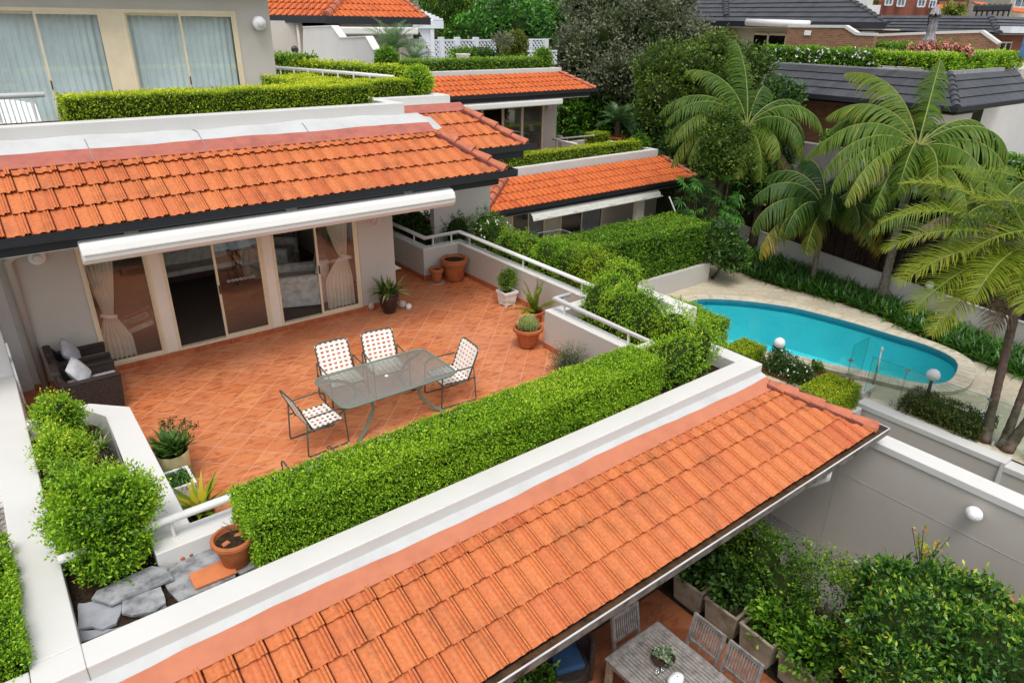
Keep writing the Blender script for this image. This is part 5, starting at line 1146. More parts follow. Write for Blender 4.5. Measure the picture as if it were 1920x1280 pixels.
# near garden wall (nearest, under the roof corner) and the second wall beyond the sunken drive
def gwall(name, label, x0, x1, y0, y1, ztop, zb, caph=.13, over=.03, joints=(), cat='garden wall'):
    t = thing(name, label, cat, (x0, y1, zb)); part(MB().box(x0, y0, zb, x1, y1, ztop-caph), 'wall', 'render grey', t)
    part(MB().box(x0-over, y0, ztop-caph, x1+over, y1, ztop), 'cap', 'render white', t, bevel=.01)
    if joints:
        m = MB()
        for j in joints: m.bar((x0-.001, *j[0]), (x0-.001, *j[1]), .008, .008, up=(1, 0, 0))
        part(m, 'joint', 'wall joint', t)
    return t
M('wall joint', (.45,.42,.38), .9)
w2 = gwall('garden_wall', 'tall grey garden wall with a white cap running from the roof corner', 11.0, 11.32, -1.0, 7.2, -.37, -4.5, joints=[((4.50, -.52), (4.50, -2.9)), ((4.50, -1.25), (-1.0, -1.25))])
ballight((10.88, 2.35, -.76), .125, (1, 0, 0), w2)
w1 = gwall('garden_wall', 'grey garden wall with a white cap along the pool deck, beyond the tall one', 17.77, 18.12, 3.66, 7.24, -3.38, -5.6, .15)
w0 = gwall('garden_wall', 'lower section of the pool deck wall at the right edge of the photo', 17.74, 18.1, -1, 3.58, -3.44, -5.6, .15); part(MB().box(17.70, 3.58, -5.6, 18.14, 3.66, -3.36), 'pier', 'render white', w0)
part(MB().box(17.0, 7.24, -5.6, 18.12, 7.5, -3.9), 'wall_return', 'render white', w1)
part(MB().box(11.32, 7.0, -4.6, 17.6, 9, -4.3), 'wall', 'render grey', w2)
# lower patio and gravel
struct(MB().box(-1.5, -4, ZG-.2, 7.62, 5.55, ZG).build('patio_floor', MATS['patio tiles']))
struct(MB().box(7.62, -4, ZG-.2, 9.4, 5.6, ZG-.02).build('planting_bed', MATS['soil'])); struct(MB().box(9.4, -4, ZG-.2, 10.995, 7.2, ZG-.01).build('gravel_path', MATS['gravel']))
# deck with an opening for the pool
W = [(1310,562.5),(1390,565),(1475,576),(1525,587),(1600,607),(1680,631),(1730,646),(1771,663),(1791,677),(1795,691),(1785,710),(1766,719),(1738,720.5),(1700,714.7),(1653,704),(1610,693.7),(1555,682.5),(1507,671),(1432,660),(1350,640),(1290,610),(1278,580)]
WP = [pz(x, y, -3.30)[:2] for x, y in W]; WP = [p[:2] for p in catmull([(*p, 0) for p in WP], 6)]
def off(P, d):
    out = []; n = len(P)
    for i in range(n):
        a, b = P[(i-2) % n], P[(i+2) % n]; t = (b-a)/np.linalg.norm(b-a); out.append(P[i]+np.array([t[1], -t[0]])*d)
    return out
ar = sum(WP[i][0]*WP[(i+1) % len(WP)][1]-WP[(i+1) % len(WP)][0]*WP[i][1] for i in range(len(WP)))
sg = 1 if ar > 0 else -1; OUT = off(WP, .48*sg); n = len(WP)
def annulus(A, Bp, z, zA=None, zB=None, name='', mat='coping', vert=()):
    m = MB(); vs = [(*p[:2], z) for p in A]+[(*p[:2], z) for p in Bp]; m.add(vs, [(i, (i+1) % n, n+(i+1) % n, n+i) if sg < 0 else (n+i, n+(i+1) % n, (i+1) % n, i) for i in range(n)])
    return m
pool = thing('swimming_pool', 'kidney shaped turquoise swimming pool with a pale stone edge', 'swimming pool', (21, 9, ZD))
m = annulus(WP, OUT, -3.27); part(m, 'coping', 'coping', pool)
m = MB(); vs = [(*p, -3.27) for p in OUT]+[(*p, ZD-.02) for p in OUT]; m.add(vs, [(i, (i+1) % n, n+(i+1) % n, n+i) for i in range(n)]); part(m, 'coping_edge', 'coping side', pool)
m = MB()
for i in range(0, n, 2): a, b = WP[i], OUT[i]; m.bar((*a, -3.268), (*b, -3.268), .012, .004)
part(m, 'coping_joint', 'coping side', pool)
m = MB(); vs = [(*p, -3.275) for p in WP]+[(*p, -4.9) for p in WP]; m.add(vs, [(i, n+i, n+(i+1) % n, (i+1) % n) for i in range(n)]); m.add([(*p, -4.9) for p in WP], [tuple(range(n))]); part(m, 'basin', 'pool plaster', pool)
m = MB(); I2 = off(WP, -.012*sg); vs = [(*p, -3.276) for p in I2]+[(*p, -3.50) for p in I2]; m.add(vs, [(i, n+i, n+(i+1) % n, (i+1) % n) for i in range(n)]); part(m, 'waterline_tiles', M('waterline tile', (.03,.20,.27), .3, .5), pool)
m = MB(); m.add([(*p, -3.37) for p in WP], [tuple(range(n)) if sg > 0 else tuple(reversed(range(n)))]); part(m, 'water', 'pool water', pool)
# deck: ring from coping out to a big rectangle, built as a triangulated face with a hole
import bmesh
bm = bmesh.new(); outer = [(18.12, -2), (30, -2), (30, 30), (12, 30), (12, 15.2), (16.0, 15.2), (16.0, 7.5), (18.12, 7.5)]; ed = []
for ring in (outer, [tuple(p) for p in off(WP, .44*sg)]):
    vv = [bm.verts.new((p[0], p[1], ZD)) for p in ring]
    for i in range(len(vv)): ed.append(bm.edges.new((vv[i], vv[(i+1) % len(vv)])))
bmesh.ops.triangle_fill(bm, use_beauty=True, use_dissolve=False, edges=ed)
bmesh.ops.recalc_face_normals(bm, faces=bm.faces[:])
if bm.faces[0].normal.z < 0: bmesh.ops.reverse_faces(bm, faces=bm.faces[:])
me = bpy.data.meshes.new('pool_deck'); bm.to_mesh(me); bm.free(); me.materials.append(MATS['deck paving']); o = bpy.data.objects.new('pool_deck', me); COL.objects.link(o); struct(o)
# back wall with brush fence
BW = [pz(x, y, -2.4) for x, y in ((1340,404),(1378,418),(1660,508),(1920,600),(1990,628))]
def alongwall(name, label, P, z0, z1, th, mat, cap=None, cat='wall'):
    a, b = P[0], P[-1]; d = unit(np.array([b[0]-a[0], b[1]-a[1], 0])); nrm = np.array([-d[1], d[0], 0]); nrm = nrm if nrm[0] > 0 else -nrm
    t = thing(name, label, cat, (a[0], a[1], z0)); q = [a[:2], b[:2], b[:2]+nrm[:2]*th, a[:2]+nrm[:2]*th]; part(MB().prism(q, z0, z1-(.05 if cap else 0)), 'wall', mat, t)
    if cap: q = [a[:2]-nrm[:2]*.02, b[:2]-nrm[:2]*.02, b[:2]+nrm[:2]*(th+.02), a[:2]+nrm[:2]*(th+.02)]; part(MB().prism(q, z1-.05, z1), 'cap', cap, t, bevel=.006)
    return t, nrm, d
bwt, bn, bd = alongwall('boundary_wall', 'long low rendered wall behind the plants along the far side of the pool', BW, ZD-.3, -2.4, .25, 'render grey pool wall', 'render grey')
FB = [np.array([p[0], p[1], 0])+bn*.10 for p in BW]
ft, _, _ = alongwall('brush_fence', 'dark brown brushwood fence standing on the boundary wall', FB, -2.4, -.75, .08, 'brush fence', None, 'fence')
L_ = float(np.linalg.norm(BW[-1][:2]-BW[0][:2])); K = 900; t = RNG.random(K)*L_; base = np.array(BW[0])[None, :]+bd[None, :]*t[:, None]+bn[None, :]*.07; base[:, 2] = -2.38; h = RNG.uniform(1.3, 1.72, K)
A = bd*.012; V = np.stack([base-A, base+A, base+A+np.array([0, 0, 1.])*h[:, None]+RNG.normal(size=(K, 1))*bd*.06, base-A+np.array([0, 0, 1.])*h[:, None]], 1); quads('brush', V, RNG.random(K), MATS['brush fence'], ft)
# planting along the wall: strap leaved ground cover
cs = []
edge = [pz(x, y, ZD) for x, y in ((1348,492),(1390,512),(1450,535),(1560,563),(1640,590),(1740,638),(1850,684),(1950,722))]
for i in range(len(edge)-1):
    a, b = edge[i], edge[i+1]; L1 = np.linalg.norm(b-a); k = int(L1/.26)
    for j in range(k):
        p = a+(b-a)*(j/k); q_ = p+(b-a)*0; w_ = 0
        # distance to the wall
        for r_ in range(14):
            d_ = .15+r_*.24; pt = p+bn*d_; dist = float(np.dot(np.array(BW[0])-pt, bn))
            if dist < .12: break
            cs.append((pt[0]+RNG.uniform(-.1, .1), pt[1]+RNG.uniform(-.1, .1), ZD))
tg = strap_leaves(cs, 22, .70, .05, MATS['strap leaf'], None, 'strap_leaf_plants', arch=.78, seg=4, jit=.08, upr=.45)
tag(tg, 'dense dark green strap leaved ground cover between the pool paving and the wall', 'ground cover', kind='stuff')
eg = MB(); pts = [(p[0], p[1]) for p in edge]+[(p[0], p[1]) for p in reversed(BW)]; eg.prism(pts, ZD-.1, ZD+.012); struct(eg.build('planting_bed', MATS['mulch']))
# globe lamps
def globe_lamp(label, base, h, r, pole=True, group='white globe lamps round the pool'):
    t = thing('globe_lamp', label, 'lamp', base, group)
    if pole: part(MB().tube([base, (base[0], base[1], base[2]+h)], .045, 12).lathe([(.08, 0), (.08, .02), (.05, .05)], base, 14), 'pole', 'dark metal', t, smooth=False)
    part(MB().lathe([(.06, 0), (.10, .03), (.07, .06)], (base[0], base[1], base[2]+h), 14), 'collar', 'dark metal', t)
    part(MB().ball((base[0], base[1], base[2]+h+r*.95), r, 24), 'globe', 'lamp globe', t, smooth=True); return t
globe_lamp('white globe lamp on a black pole standing in the olive hedge beside the deck', (19.1, 6.05, ZD), .78, .17)
b2 = px(1475, 668, 18.0); globe_lamp('white globe lamp between the two clipped cube hedges', (18.3, 10.12, ZD), .42, .165)
b3 = pz(1728, 590, ZD); globe_lamp('white globe lamp on a black pole among the strap plants behind the palm fronds', (b3[0], b3[1], ZD), 1.0, .15)
# cube hedges in white planters
WB = MB()
def cubehedge(label, x0, y0, x1, y1, zt, zb, seed):
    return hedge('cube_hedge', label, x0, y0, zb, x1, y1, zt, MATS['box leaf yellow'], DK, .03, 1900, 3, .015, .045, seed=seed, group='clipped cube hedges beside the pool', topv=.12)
c1 = [pz(x, y, -2.75) for x, y in ((1360,648),(1385,634),(1432,645),(1398,668))]; c2 = [pz(x, y, -2.75) for x, y in ((1490,726),(1558,697),(1618,722),(1557,759))]
x0 = min(p[0] for p in c2)+.05; x1 = max(p[0] for p in c2)-.05; y0 = min(p[1] for p in c2)+.05; y1 = max(p[1] for p in c2)-.05
cubehedge('larger clipped cube hedge beside the glass gate', x0, y0, x1, y1, -2.75, -3.42, 41)
part_box = MB().box(x0-.15, y0-.1, -5.4, x1+.1, y1+.1, -3.44); tag(part_box.build('white_planter', MATS['render white'], None, bevel=.01), 'white rendered planter under the larger cube hedge', 'planter')
x0 = min(p[0] for p in c1)+.05; x1 = max(p[0] for p in c1)-.05; y0 = min(p[1] for p in c1)+.05; y1 = max(p[1] for p in c1)-.05
cubehedge('smaller clipped cube hedge near the corner of the white parapet', x0, y0, x1, y1, -2.75, -3.42, 42)
# mulch bed, kerb, flowering shrub, small plant
bed = [pz(x, y, -3.34)[:2] for x, y in ((1425,672),(1432,666),(1500,678),(1560,700),(1602,712),(1560,735),(1500,722),(1420,692))]; struct(MB().prism(bed, ZD, -3.33).build('mulch_bed', MATS['mulch']))
m = MB(); kb = [pz(x, y, -3.30) for x, y in ((1424,667),(1434,661),(1505,672),(1560,690),(1612,707))]
for a, b in zip(kb[:-1], kb[1:]): m.bar(a, b, .10, .10)
tag(m.build('bed_kerb', MATS['coping'], None), 'pale stone kerb between the mulch bed and the pool', 'kerb')
struct(MB().prism([pz(x, y, -3.36)[:2] for x, y in ((1488,690),(1545,712),(1500,728),(1478,712))], ZD, -3.345).build('stone_path', MATS['render white']))
f0 = px(1458, 708, 17.6); sh = fluffy('flowering_shrub', 'dark shrub dotted with pale flowers between the roof hip and the mulch bed', [(17.55,9.55,-3.15,.42,.45,.42),(17.5,8.9,-3.2,.38,.45,.38)], 1500, leaf=.05, L=.12, mat='dark leaf', k=5, seed=43)
P, Q = blobpts(110, [(17.55,9.5,-3.1,.44,.46,.44),(17.5,8.9,-3.15,.4,.46,.4)], .15, 4); quads('flowers', leafquads(np.repeat(P, 4, 0), RNG.normal(size=(len(P)*4, 3)), .045, .8), RNG.random(len(P)*4), MATS['white flower'], sh)['kind'] = 'stuff'
p_ = pz(1531, 695, -3.33); fluffy('small_plant', 'little green plant alone in the mulch bed', [(p_[0], p_[1], -3.2, .16, .16, .16)], 220, leaf=.05, L=.08, mat='box leaf mid', k=4, core=.5, seed=44)
p_ = pz(1458, 662, -3.33); fluffy('small_plant', 'little dark plant behind the near globe lamp', [(p_[0], p_[1], -3.2, .18, .18, .18)], 220, leaf=.05, L=.08, mat='dark leaf', k=4, core=.5, seed=45)
p_ = pz(1524, 683, -3.3); tag(MB().lathe([(.0, 0), (.045, 0), (.045, .16), (.0, .16)], (p_[0], p_[1], -3.3), 12).build('bollard_light', MATS['dark metal'], None), 'short dark bollard light on the edge of the mulch bed', 'light')
# glass fence and open gate
def glasspanel(name, label, a, b, z0, z1, cat='glass panel', clamps=(), spig=True, group='frameless glass pool fence panels', mat='pool glass'):
    a = np.array([a[0], a[1], 0]); b = np.array([b[0], b[1], 0]); d = unit(b-a); n_ = np.array([-d[1], d[0], 0])*.006
    t = thing(name, label, cat, (a[0], a[1], z0), group); q = [(a-n_)[:2], (b-n_)[:2], (b+n_)[:2], (a+n_)[:2]]; part(MB().prism(q, z0+.06, z1), 'pane', mat, t)
    m = MB(); m.bar((*a[:2], z1), (*b[:2], z1), .008, .006); m.bar((*a[:2], z0+.06), (*a[:2], z1), .008, .006); m.bar((*b[:2], z0+.06), (*b[:2], z1), .008, .006); part(m, 'edge', 'glass edge', t)
    if spig:
        for f in (.18, .82): c = a+(b-a)*f; part(MB().box(c[0]-.03, c[1]-.03, z0, c[0]+.03, c[1]+.03, z0+.15), 'spigot', 'steel', t, bevel=.006)
    return t
M('glass edge', (.06,.16,.13), .2, .5)
F = [pz(1648, 745, ZD), (18.33, 6.42, ZD), (18.36, 4.45, ZD), (18.38, 2.4, ZD), (18.4, .4, ZD)]
F[0] = np.array([18.30, 7.35, ZD])
for i, (a, b) in enumerate(zip(F[:-1], F[1:])): glasspanel('glass_fence', ['glass fence panel nearest the cube hedge', 'glass fence panel in front of the black pole lamp', 'glass fence panel in front of the crossing palm trunks', 'glass fence panel at the right edge of the photo'][i], (a[0], a[1]+.0), (b[0], b[1]+.03), ZD, ZD+1.2)
for i, (x, y, z) in enumerate(((18.33, 6.43, ZD+1.14), (18.36, 4.46, ZD+1.14))): tag(MB().box(x-.03, y-.06, z, x+.03, y+.06, z+.05).build('glass_clamp', MATS['steel'], None, bevel=.006), ['steel clamp joining the glass fence tops left of the black pole lamp', 'steel clamp joining the glass fence tops by the palm trunks'][i], 'clamp')
gt_ = glasspanel('glass_gate', 'open glass gate with steel hinges between the cube hedge and the pool', (18.55, 8.02), (19.35, 8.0), ZD+.02, ZD+1.25, 'gate', spig=False, group=None)
for z in (ZD+.12, ZD+.72): part(MB().box(18.50, 7.98, z, 18.62, 8.06, z+.07), 'hinge', 'steel', gt_, bevel=.006)
lt = thing('gate_latch', 'tall steel magnetic latch post beside the glass gate', 'latch', (19.0, 7.5, ZD)); part(MB().tube([(19.0, 7.45, ZD), (19.0, 7.45, ZD+1.15)], .022, 10).tube([(19.05, 7.45, ZD), (19.05, 7.45, ZD+.9)], .018, 10), 'post', 'steel', lt, smooth=True); part(MB().ball((19.0, 7.45, ZD+1.2), .05, 12, .7, .7, 1.5), 'knob', 'lamp globe', lt, smooth=True)
tag(MB().box(18.15, 7.3, -5.4, 18.9, 7.62, ZD+.12).build('gate_step', MATS['render grey pool wall'], None, bevel=.01), 'small rendered block wall beside the glass gate', 'wall')
# upper glass pieces by the second house
a, b, c = pd(1008, 437, 24), pd(1140, 450, 26), pd(1152, 485, 24)
M('glass edge pale', (.45,.5,.48), .2, .5)
gp_ = thing('glass_screen', 'clear angled glass screen behind the shrubs in front of the second house', 'glass screen', pd(1050, 500, 22)); E_ = [pz(x, y, -1.45) for x, y in ((1008,437),(1052,430),(1144,458),(1152,470))]
for p, q_ in zip(E_[:-1], E_[1:]): part(MB().bar(p, q_, .015, .012), 'edge', 'glass edge pale', gp_); part(MB().extrude([(*p[:2], -1.46), (*q_[:2], -1.46), (*q_[:2], -3.2), (*p[:2], -3.2)], (.008, .008, 0)), 'pane', 'clear glass', gp_)
part(MB().bar(E_[-1], (E_[-1][0], E_[-1][1], -3.2), .015, .012), 'edge', 'glass edge pale', gp_)
# olive hedge by the deck and small green hedge at the right edge
hh = hedge('olive_hedge', 'olive green hedge growing behind the garden wall round the pole of the globe lamp', 18.18, 4.35, ZD, 19.15, 6.35, ZD+.45, MATS['olive hedge'], DK, .045, 700, 4, .06, .10, seed=46)
hedge('small_hedge', 'bright green clipped bush at the right edge beyond the garden wall', 18.2, 2.3, ZD, 19.1, 3.25, ZD+.5, MATS['bright leaf'], DK, .05, 900, 4, .05, .08, seed=47)
# clipped bush right of the parapet corner
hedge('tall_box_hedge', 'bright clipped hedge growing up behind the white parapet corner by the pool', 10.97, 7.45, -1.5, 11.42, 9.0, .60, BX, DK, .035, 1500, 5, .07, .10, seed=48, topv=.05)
# big clipped hedge with its white planter in front of the second house
hc = pz(1250, 440, -1.75); c_r = pz(1321, 490, -2.75)
Y0h = 16.1; hz_ = lambda x, y: py(x, y, Y0h)
rx = float(py(1325, 470, Y0h)[0]); hedge('clipped_hedge', 'large dark clipped hedge in the rendered planter in front of the second house', 15.4, Y0h, -3.0, rx, 18.1, -1.02, MATS['box leaf mid'], DK, .06, 480, 4, .05, .12, seed=49, topv=.05)
t = thing('rendered_planter', 'pale rendered planter below the large dark hedge', 'planter', (18, 15.9, ZD)); part(MB().box(14.5, 15.92, ZD-.5, rx+.12, 16.1, -2.62), 'wall', 'render grey pool wall', t); part(MB().box(rx-.1, 16.1, ZD-.5, rx+.12, 20, -2.62), 'wall', 'render grey pool wall', t)
# ================================================================ second house beyond the terrace
H2 = thing('second_house', 'grey rendered house with a long orange roof and a rooftop terrace beside the pool', 'house', (20, 24, ZD))
Y5, z5 = 22.0, -.93; s5 = math.tan(math.radians(22))
o5, a, b, c, d = roof2((905, 404), (1307, 331), (1238, 291), (948, 338), Y5, z5, s5, .29, 4, 31, H2, mat='roof clay far', label='long orange roof over the ground floor', thick=.035, hs=1.2)
zt5 = float(c[2]); yt5 = float(c[1])
# short hip face at the left with its ridge of caps
L0, L1, L2 = a, d, ppx(866, 393, a[0], z5, 0) if False else None
pl_ = py(862, 395, Y5+1.0); pl_[2] = z5; pt_ = np.array([d[0]-.35, d[1]+.9, d[2]])
t, u, _ = tile_mesh(np.array([a[0]-1.3, a[1]+1.25, z5]), a, d, d+np.array([-.4, .4, 0]), .29, 4, PROF, .035, 77, .5, 1.2); part(t, 'roof_face', 'roof clay far', o5, attr=True); part(u, 'roof_underlay', 'mortar', o5)
part(hipcaps(d+[0,0,.03], a+[0,0,.03], MB(), w=.34, h=.15, seg=.55), 'ridge_tile', 'ridge clay', o5)
m = MB(); m.bar(d+np.array([0,0,.02]), a+np.array([0,0,.02]), .42, .05); part(m, 'mortar_bed', 'mortar', o5)
part(gutter(MB(), (a[0]-.05, Y5, z5+.03), (b[0]+.15, Y5, z5+.03), .12, .14), 'gutter', 'gutter dark', H2); part(MB().bar((a[0]-1.35, a[1]+1.2, z5-.03), (a[0]-.05, Y5-.06, z5-.03), .12, .14), 'gutter', 'gutter dark', H2)
part(MB().box(a[0]-.1, Y5+.004, z5-.30, b[0], Y5+.03, z5-.02), 'fascia', 'gutter dark', H2)
part(MB().box(a[0]-1.2, Y5+.03, z5-.32, b[0], Y5+2.4, z5-.28), 'soffit', 'render grey', H2)
P5 = yt5+.12; top5 = float(py(1100, 298, P5)[2]); rx5 = float(py(1234, 287, P5)[0]); lx5 = float(d[0]+.1)
part(MB().box(lx5-3.5, P5, zt5-.6, rx5, P5+.3, top5).box(rx5-.3, P5+.3, zt5-.6, rx5, P5+4.0, top5), 'parapet', 'render white', H2, bevel=.01)
# ground floor
F5 = 23.9; part(MB().box(a[0]-1.5, F5, ZD, a[0]+8.9, F5+.2, z5-.3), 'wall', 'render grey', H2, label='shaded ground floor wall under the long roof')
part(MB().box(a[0]-2.6, a[1]+1.5, ZD-1, a[0]-.6, 30, z5-.02), 'wall', 'render grey', H2)
def gdoor(x0p, x1p, yp, top, mode, parent=H2):
    X0 = float(py(x0p, yp, F5)[0]); X1 = float(py(x1p, yp, F5)[0]); o = part(frame(MB(), X0, X1, F5-.04, ZD+.05, top, .07, .06), 'sliding_door', 'cream frame', parent); xm = (X0+X1)/2
    part(MB().box(xm-.03, F5-.07, ZD+.05, xm+.03, F5-.02, top), 'frame', 'cream frame', o)
    part(MB().box(X0+.07, F5-.035, ZD+.1, X1-.07, F5-.03, top-.07), 'pane', 'black glass', o)
    m = MB(); k = 14; a_, b_ = (X0+.1, xm) if mode == 'L' else (xm+.05, X1-.1)
    for i in range(k): x = a_+(b_-a_)*i/k; m.bar((x, F5-.05, ZD+.1), (x, F5-.05, top-.1), (b_-a_)/k*.75, .01, up=(.5, 1, 0))
    part(m, 'blind', 'blind grey', o); return o
M('black glass', (.006,.007,.008), .05, .6, .0); M('blind grey', (.20,.205,.25), .8)
gdoor(958, 1020, 405, z5-.48, 'R'); gdoor(1050, 1128, 395, z5-.48, 'R')
part(MB().box(float(py(1192, 375, F5-1.6)[0]), F5-1.75, ZD, float(py(1204, 375, F5-1.6)[0])+.05, F5-1.5, z5-.32), 'column', 'render grey pool wall', H2)
part(MB().box(float(py(1128, 390, F5)[0]), F5+.3, ZD, float(py(1195, 390, F5)[0])+2, F5+.5, z5-.32), 'wall', 'render grey', H2)
# folded fabric awning
AX0_, AX1_ = float(py(992, 398, Y5+.1)[0]), float(py(1232, 357, Y5+.1)[0]); m = MB(); n = 40; zz = z5-.32; vs = []
for i in range(n+1):
    x = AX0_+(AX1_-AX0_)*i/n; w_ = .02*math.sin(i*1.7)+.015*math.sin(i*.6); vs += [(x, Y5+.04, zz), (x, Y5-.12, zz-.10+w_*.3), (x, Y5-.20, zz-.26+w_)]
m.add(vs, [(i*3+j, (i+1)*3+j, (i+1)*3+j+1, i*3+j+1) for i in range(n) for j in (0, 1)]); A2 = part(m, 'awning', 'awning cloth', H2, label='pale folded fabric awning under the long roof'); part(MB().bar((AX0_, Y5-.2, zz-.28), (AX1_+.1, Y5-.2, zz-.28), .05, .05), 'front_rail', 'rail white', A2)
part(MB().box(float(py(1048, 395, F5-.6)[0]), F5-.6, z5-.62, float(py(1087, 388, F5-.6)[0]), F5-.05, z5-.58), 'door_hood', 'rail white', H2)
# rooftop terrace, its hedge and its doors
TZ5 = top5-.75
struct(MB().box(lx5-4, P5+.3, TZ5-.2, rx5-.3, 33, TZ5).build('roof_terrace_floor', MATS['patio tiles']))
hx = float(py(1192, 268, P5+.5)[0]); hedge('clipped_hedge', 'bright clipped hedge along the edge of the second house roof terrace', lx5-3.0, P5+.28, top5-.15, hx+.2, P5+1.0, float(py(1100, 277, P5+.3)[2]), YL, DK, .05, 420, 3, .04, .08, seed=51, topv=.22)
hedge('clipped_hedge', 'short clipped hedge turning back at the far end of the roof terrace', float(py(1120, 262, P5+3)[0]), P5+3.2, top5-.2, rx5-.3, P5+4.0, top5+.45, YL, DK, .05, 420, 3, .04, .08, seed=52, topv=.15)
cc = py(1200, 268, P5+1.2); fluffy('small_shrub', 'bright bushy shrub at the corner of the roof terrace hedge', [(cc[0], cc[1], cc[2]-.1, .5, .5, .5)], 380, leaf=.11, L=.2, mat='bright leaf', k=5, core=.5, seed=53)
# upper facade with doors, below roof C
YC, zC = 26.2, float(py(1000, 173, 26.2)[2]); sC = math.tan(math.radians(22))
oC, a6, b6, c6, d6 = roof2((812, 183), (1117, 166), (1052, 138), (798, 143), YC, zC, sC, .29, 4, 61, H2, mat='roof clay far', label='orange roof over the upper floor', thick=.035, hs=1.2)
part(gutter(MB(), (a6[0]-1, YC, zC+.03), (b6[0]+.1, YC, zC+.03), .12, .14), 'gutter', 'gutter dark', H2); part(MB().box(a6[0]-1, YC+.004, zC-.32, b6[0]-.3, YC+.03, zC-.02), 'fascia', 'gutter dark', H2); part(MB().box(a6[0]-1, YC+.03, zC-.36, b6[0]-.4, YC+3, zC-.30), 'soffit', 'render grey', H2)
PC = float(c6[1])+.15; topC = float(py(1000, 129, PC)[2]); rxC = float(py(1053, 127, PC)[0])
part(MB().box(a6[0]-2, PC, zC-.5, rxC, PC+.35, topC).box(rxC-.35, PC+.35, zC-.5, rxC, PC+7, topC), 'parapet', 'render white', H2, bevel=.01, label='white parapet below the top floor garden')
FC = 28.4; xr = float(py(1043, 240, FC)[0])
part(MB().box(a6[0]-1.5, FC, TZ5, float(py(877, 230, FC)[0]), FC+.2, zC-.3), 'wall', 'render grey', H2); part(MB().box(float(py(1017, 240, FC)[0]), FC, TZ5, xr, FC+.2, zC-.3).box(xr-.2, FC+.2, TZ5, xr, 36, zC-.3), 'wall', 'render grey', H2)
xs_ = [float(py(x, 235, FC)[0]) for x in (877, 903, 942, 978, 1017)]
for i in range(4):
    x0, x1 = xs_[i], xs_[i+1]; o = part(frame(MB(), x0, x1, FC-.03, TZ5+.05, zC-.55, .07, .06), 'sliding_door', 'cream frame', H2); part(MB().box(x0+.07, FC-.03, TZ5+.1, x1-.07, FC-.024, zC-.62), 'pane', 'window glass', o)
part(MB().box(xs_[0], FC, zC-.55, xs_[-1], FC+.2, zC-.3), 'wall', 'render grey', H2); part(MB().box(xs_[2], FC-.06, TZ5+1.0, xs_[3], FC-.02, TZ5+1.07), 'transom', 'cream frame', H2)
part(MB().box(xs_[0]-1, FC+3.8, TZ5, xs_[-1]+1, FC+4, zC), 'inner_wall', 'room floor dark', H2); struct(MB().box(xs_[0]-1, FC+.2, TZ5-.1, xs_[-1]+1, FC+3.8, TZ5+.01).build('room_floor', MATS['carpet']))
fl = py(996, 240, FC+.8); t = thing('floor_lamp', 'floor lamp with a pale shade inside the upper room of the second house', 'lamp', (fl[0], fl[1], TZ5)); part(MB().tube([(fl[0]-.2, fl[1], TZ5), (fl[0], fl[1], TZ5+1.4)], .015, 6).tube([(fl[0]+.2, fl[1], TZ5), (fl[0], fl[1], TZ5+1.4)], .015, 6), 'stand', 'dark metal', t); part(MB().lathe([(.2, 0), (.16, .3)], (fl[0], fl[1], TZ5+1.35), 16), 'lamp_shade', 'cushion grey', t)
# awning cassette of the upper floor
aa, ab = py(862, 205, YC+.2), py(1048, 185, YC+.2)
part(MB().box(aa[0], YC-.12, zC-.62, ab[0], YC+.15, zC-.36), 'awning', 'awning white', H2, bevel=.05, label='white awning cassette of the upper floor'); ballight(py(1030, 201, FC-.13), .15, (0, 1, 0), H2)
# low side wall of the roof terrace with rail
sw = [py(1043, 262, FC), py(1110, 276, P5+2.4)]; xw = xr
part(MB().box(xr+.0, P5+3.9, TZ5, xr+.25, FC, TZ5+.85), 'terrace_wall', 'render grey', H2); part(MB().box(xr+.26, P5+3.95, TZ5, rx5, P5+4.2, TZ5+.8), 'terrace_wall', 'render grey', H2)
rail([(xr+.12, FC), (xr+.12, P5+4.0)], 0, TZ5+1.1, TZ5+.85, parent=H2, posts=[(xr+.12, FC-.8), (xr+.12, P5+4.9)]); rail([(rx5-1.5, P5+3.2), (rx5-4.2, P5+3.4), (rx5-4.2, P5+1.6)], 0, TZ5+1.15, TZ5+.7, parent=H2, posts=[(rx5-4.1, P5+3.2)])
# white cane chairs
def cane(label, p, rz):
    t = thing('cane_chair', label, 'chair', (0, 0, 0), 'white chairs on the roof terrace'); m = MB()
    m.tube(arc([(-.25, -.28, 0), (-.25, -.28, .95), (-.25, .28, .95), (-.25, .28, 0)], .15), .018, 7); m.tube(arc([(-.25, -.28, .62), (.25, -.28, .60), (.28, -.28, 0)], .08), .018, 7); m.tube(arc([(-.25, .28, .62), (.25, .28, .60), (.28, .28, 0)], .08), .018, 7); part(m, 'frame', 'rail white', t, smooth=True)
    m = MB()
    for i in range(9): y = -.24+.06*i; m.bar((-.25, y, .42), (-.25, y, .92), .018, .012); 
    for i in range(7): m.bar((-.25, -.27, .45+.075*i), (-.25, .27, .45+.075*i), .012, .012)
    part(m, 'backrest', 'rail white', t); part(MB().box(-.25, -.27, .40, .27, .27, .44), 'seat', 'rail white', t, bevel=.01); t.location = p; t.rotation_euler.z = rz; return t
q_ = pz(1008, 286, TZ5); cn = cane('white cane chair beside the hedge, the right hand one', (q_[0], q_[1]+.4, TZ5), math.radians(200)); q_ = pz(980, 290, TZ5); dup(cn, (q_[0], q_[1]+.3, TZ5), math.radians(235), 'white cane chair beside the hedge, the left hand one', 'white chairs on the roof terrace')
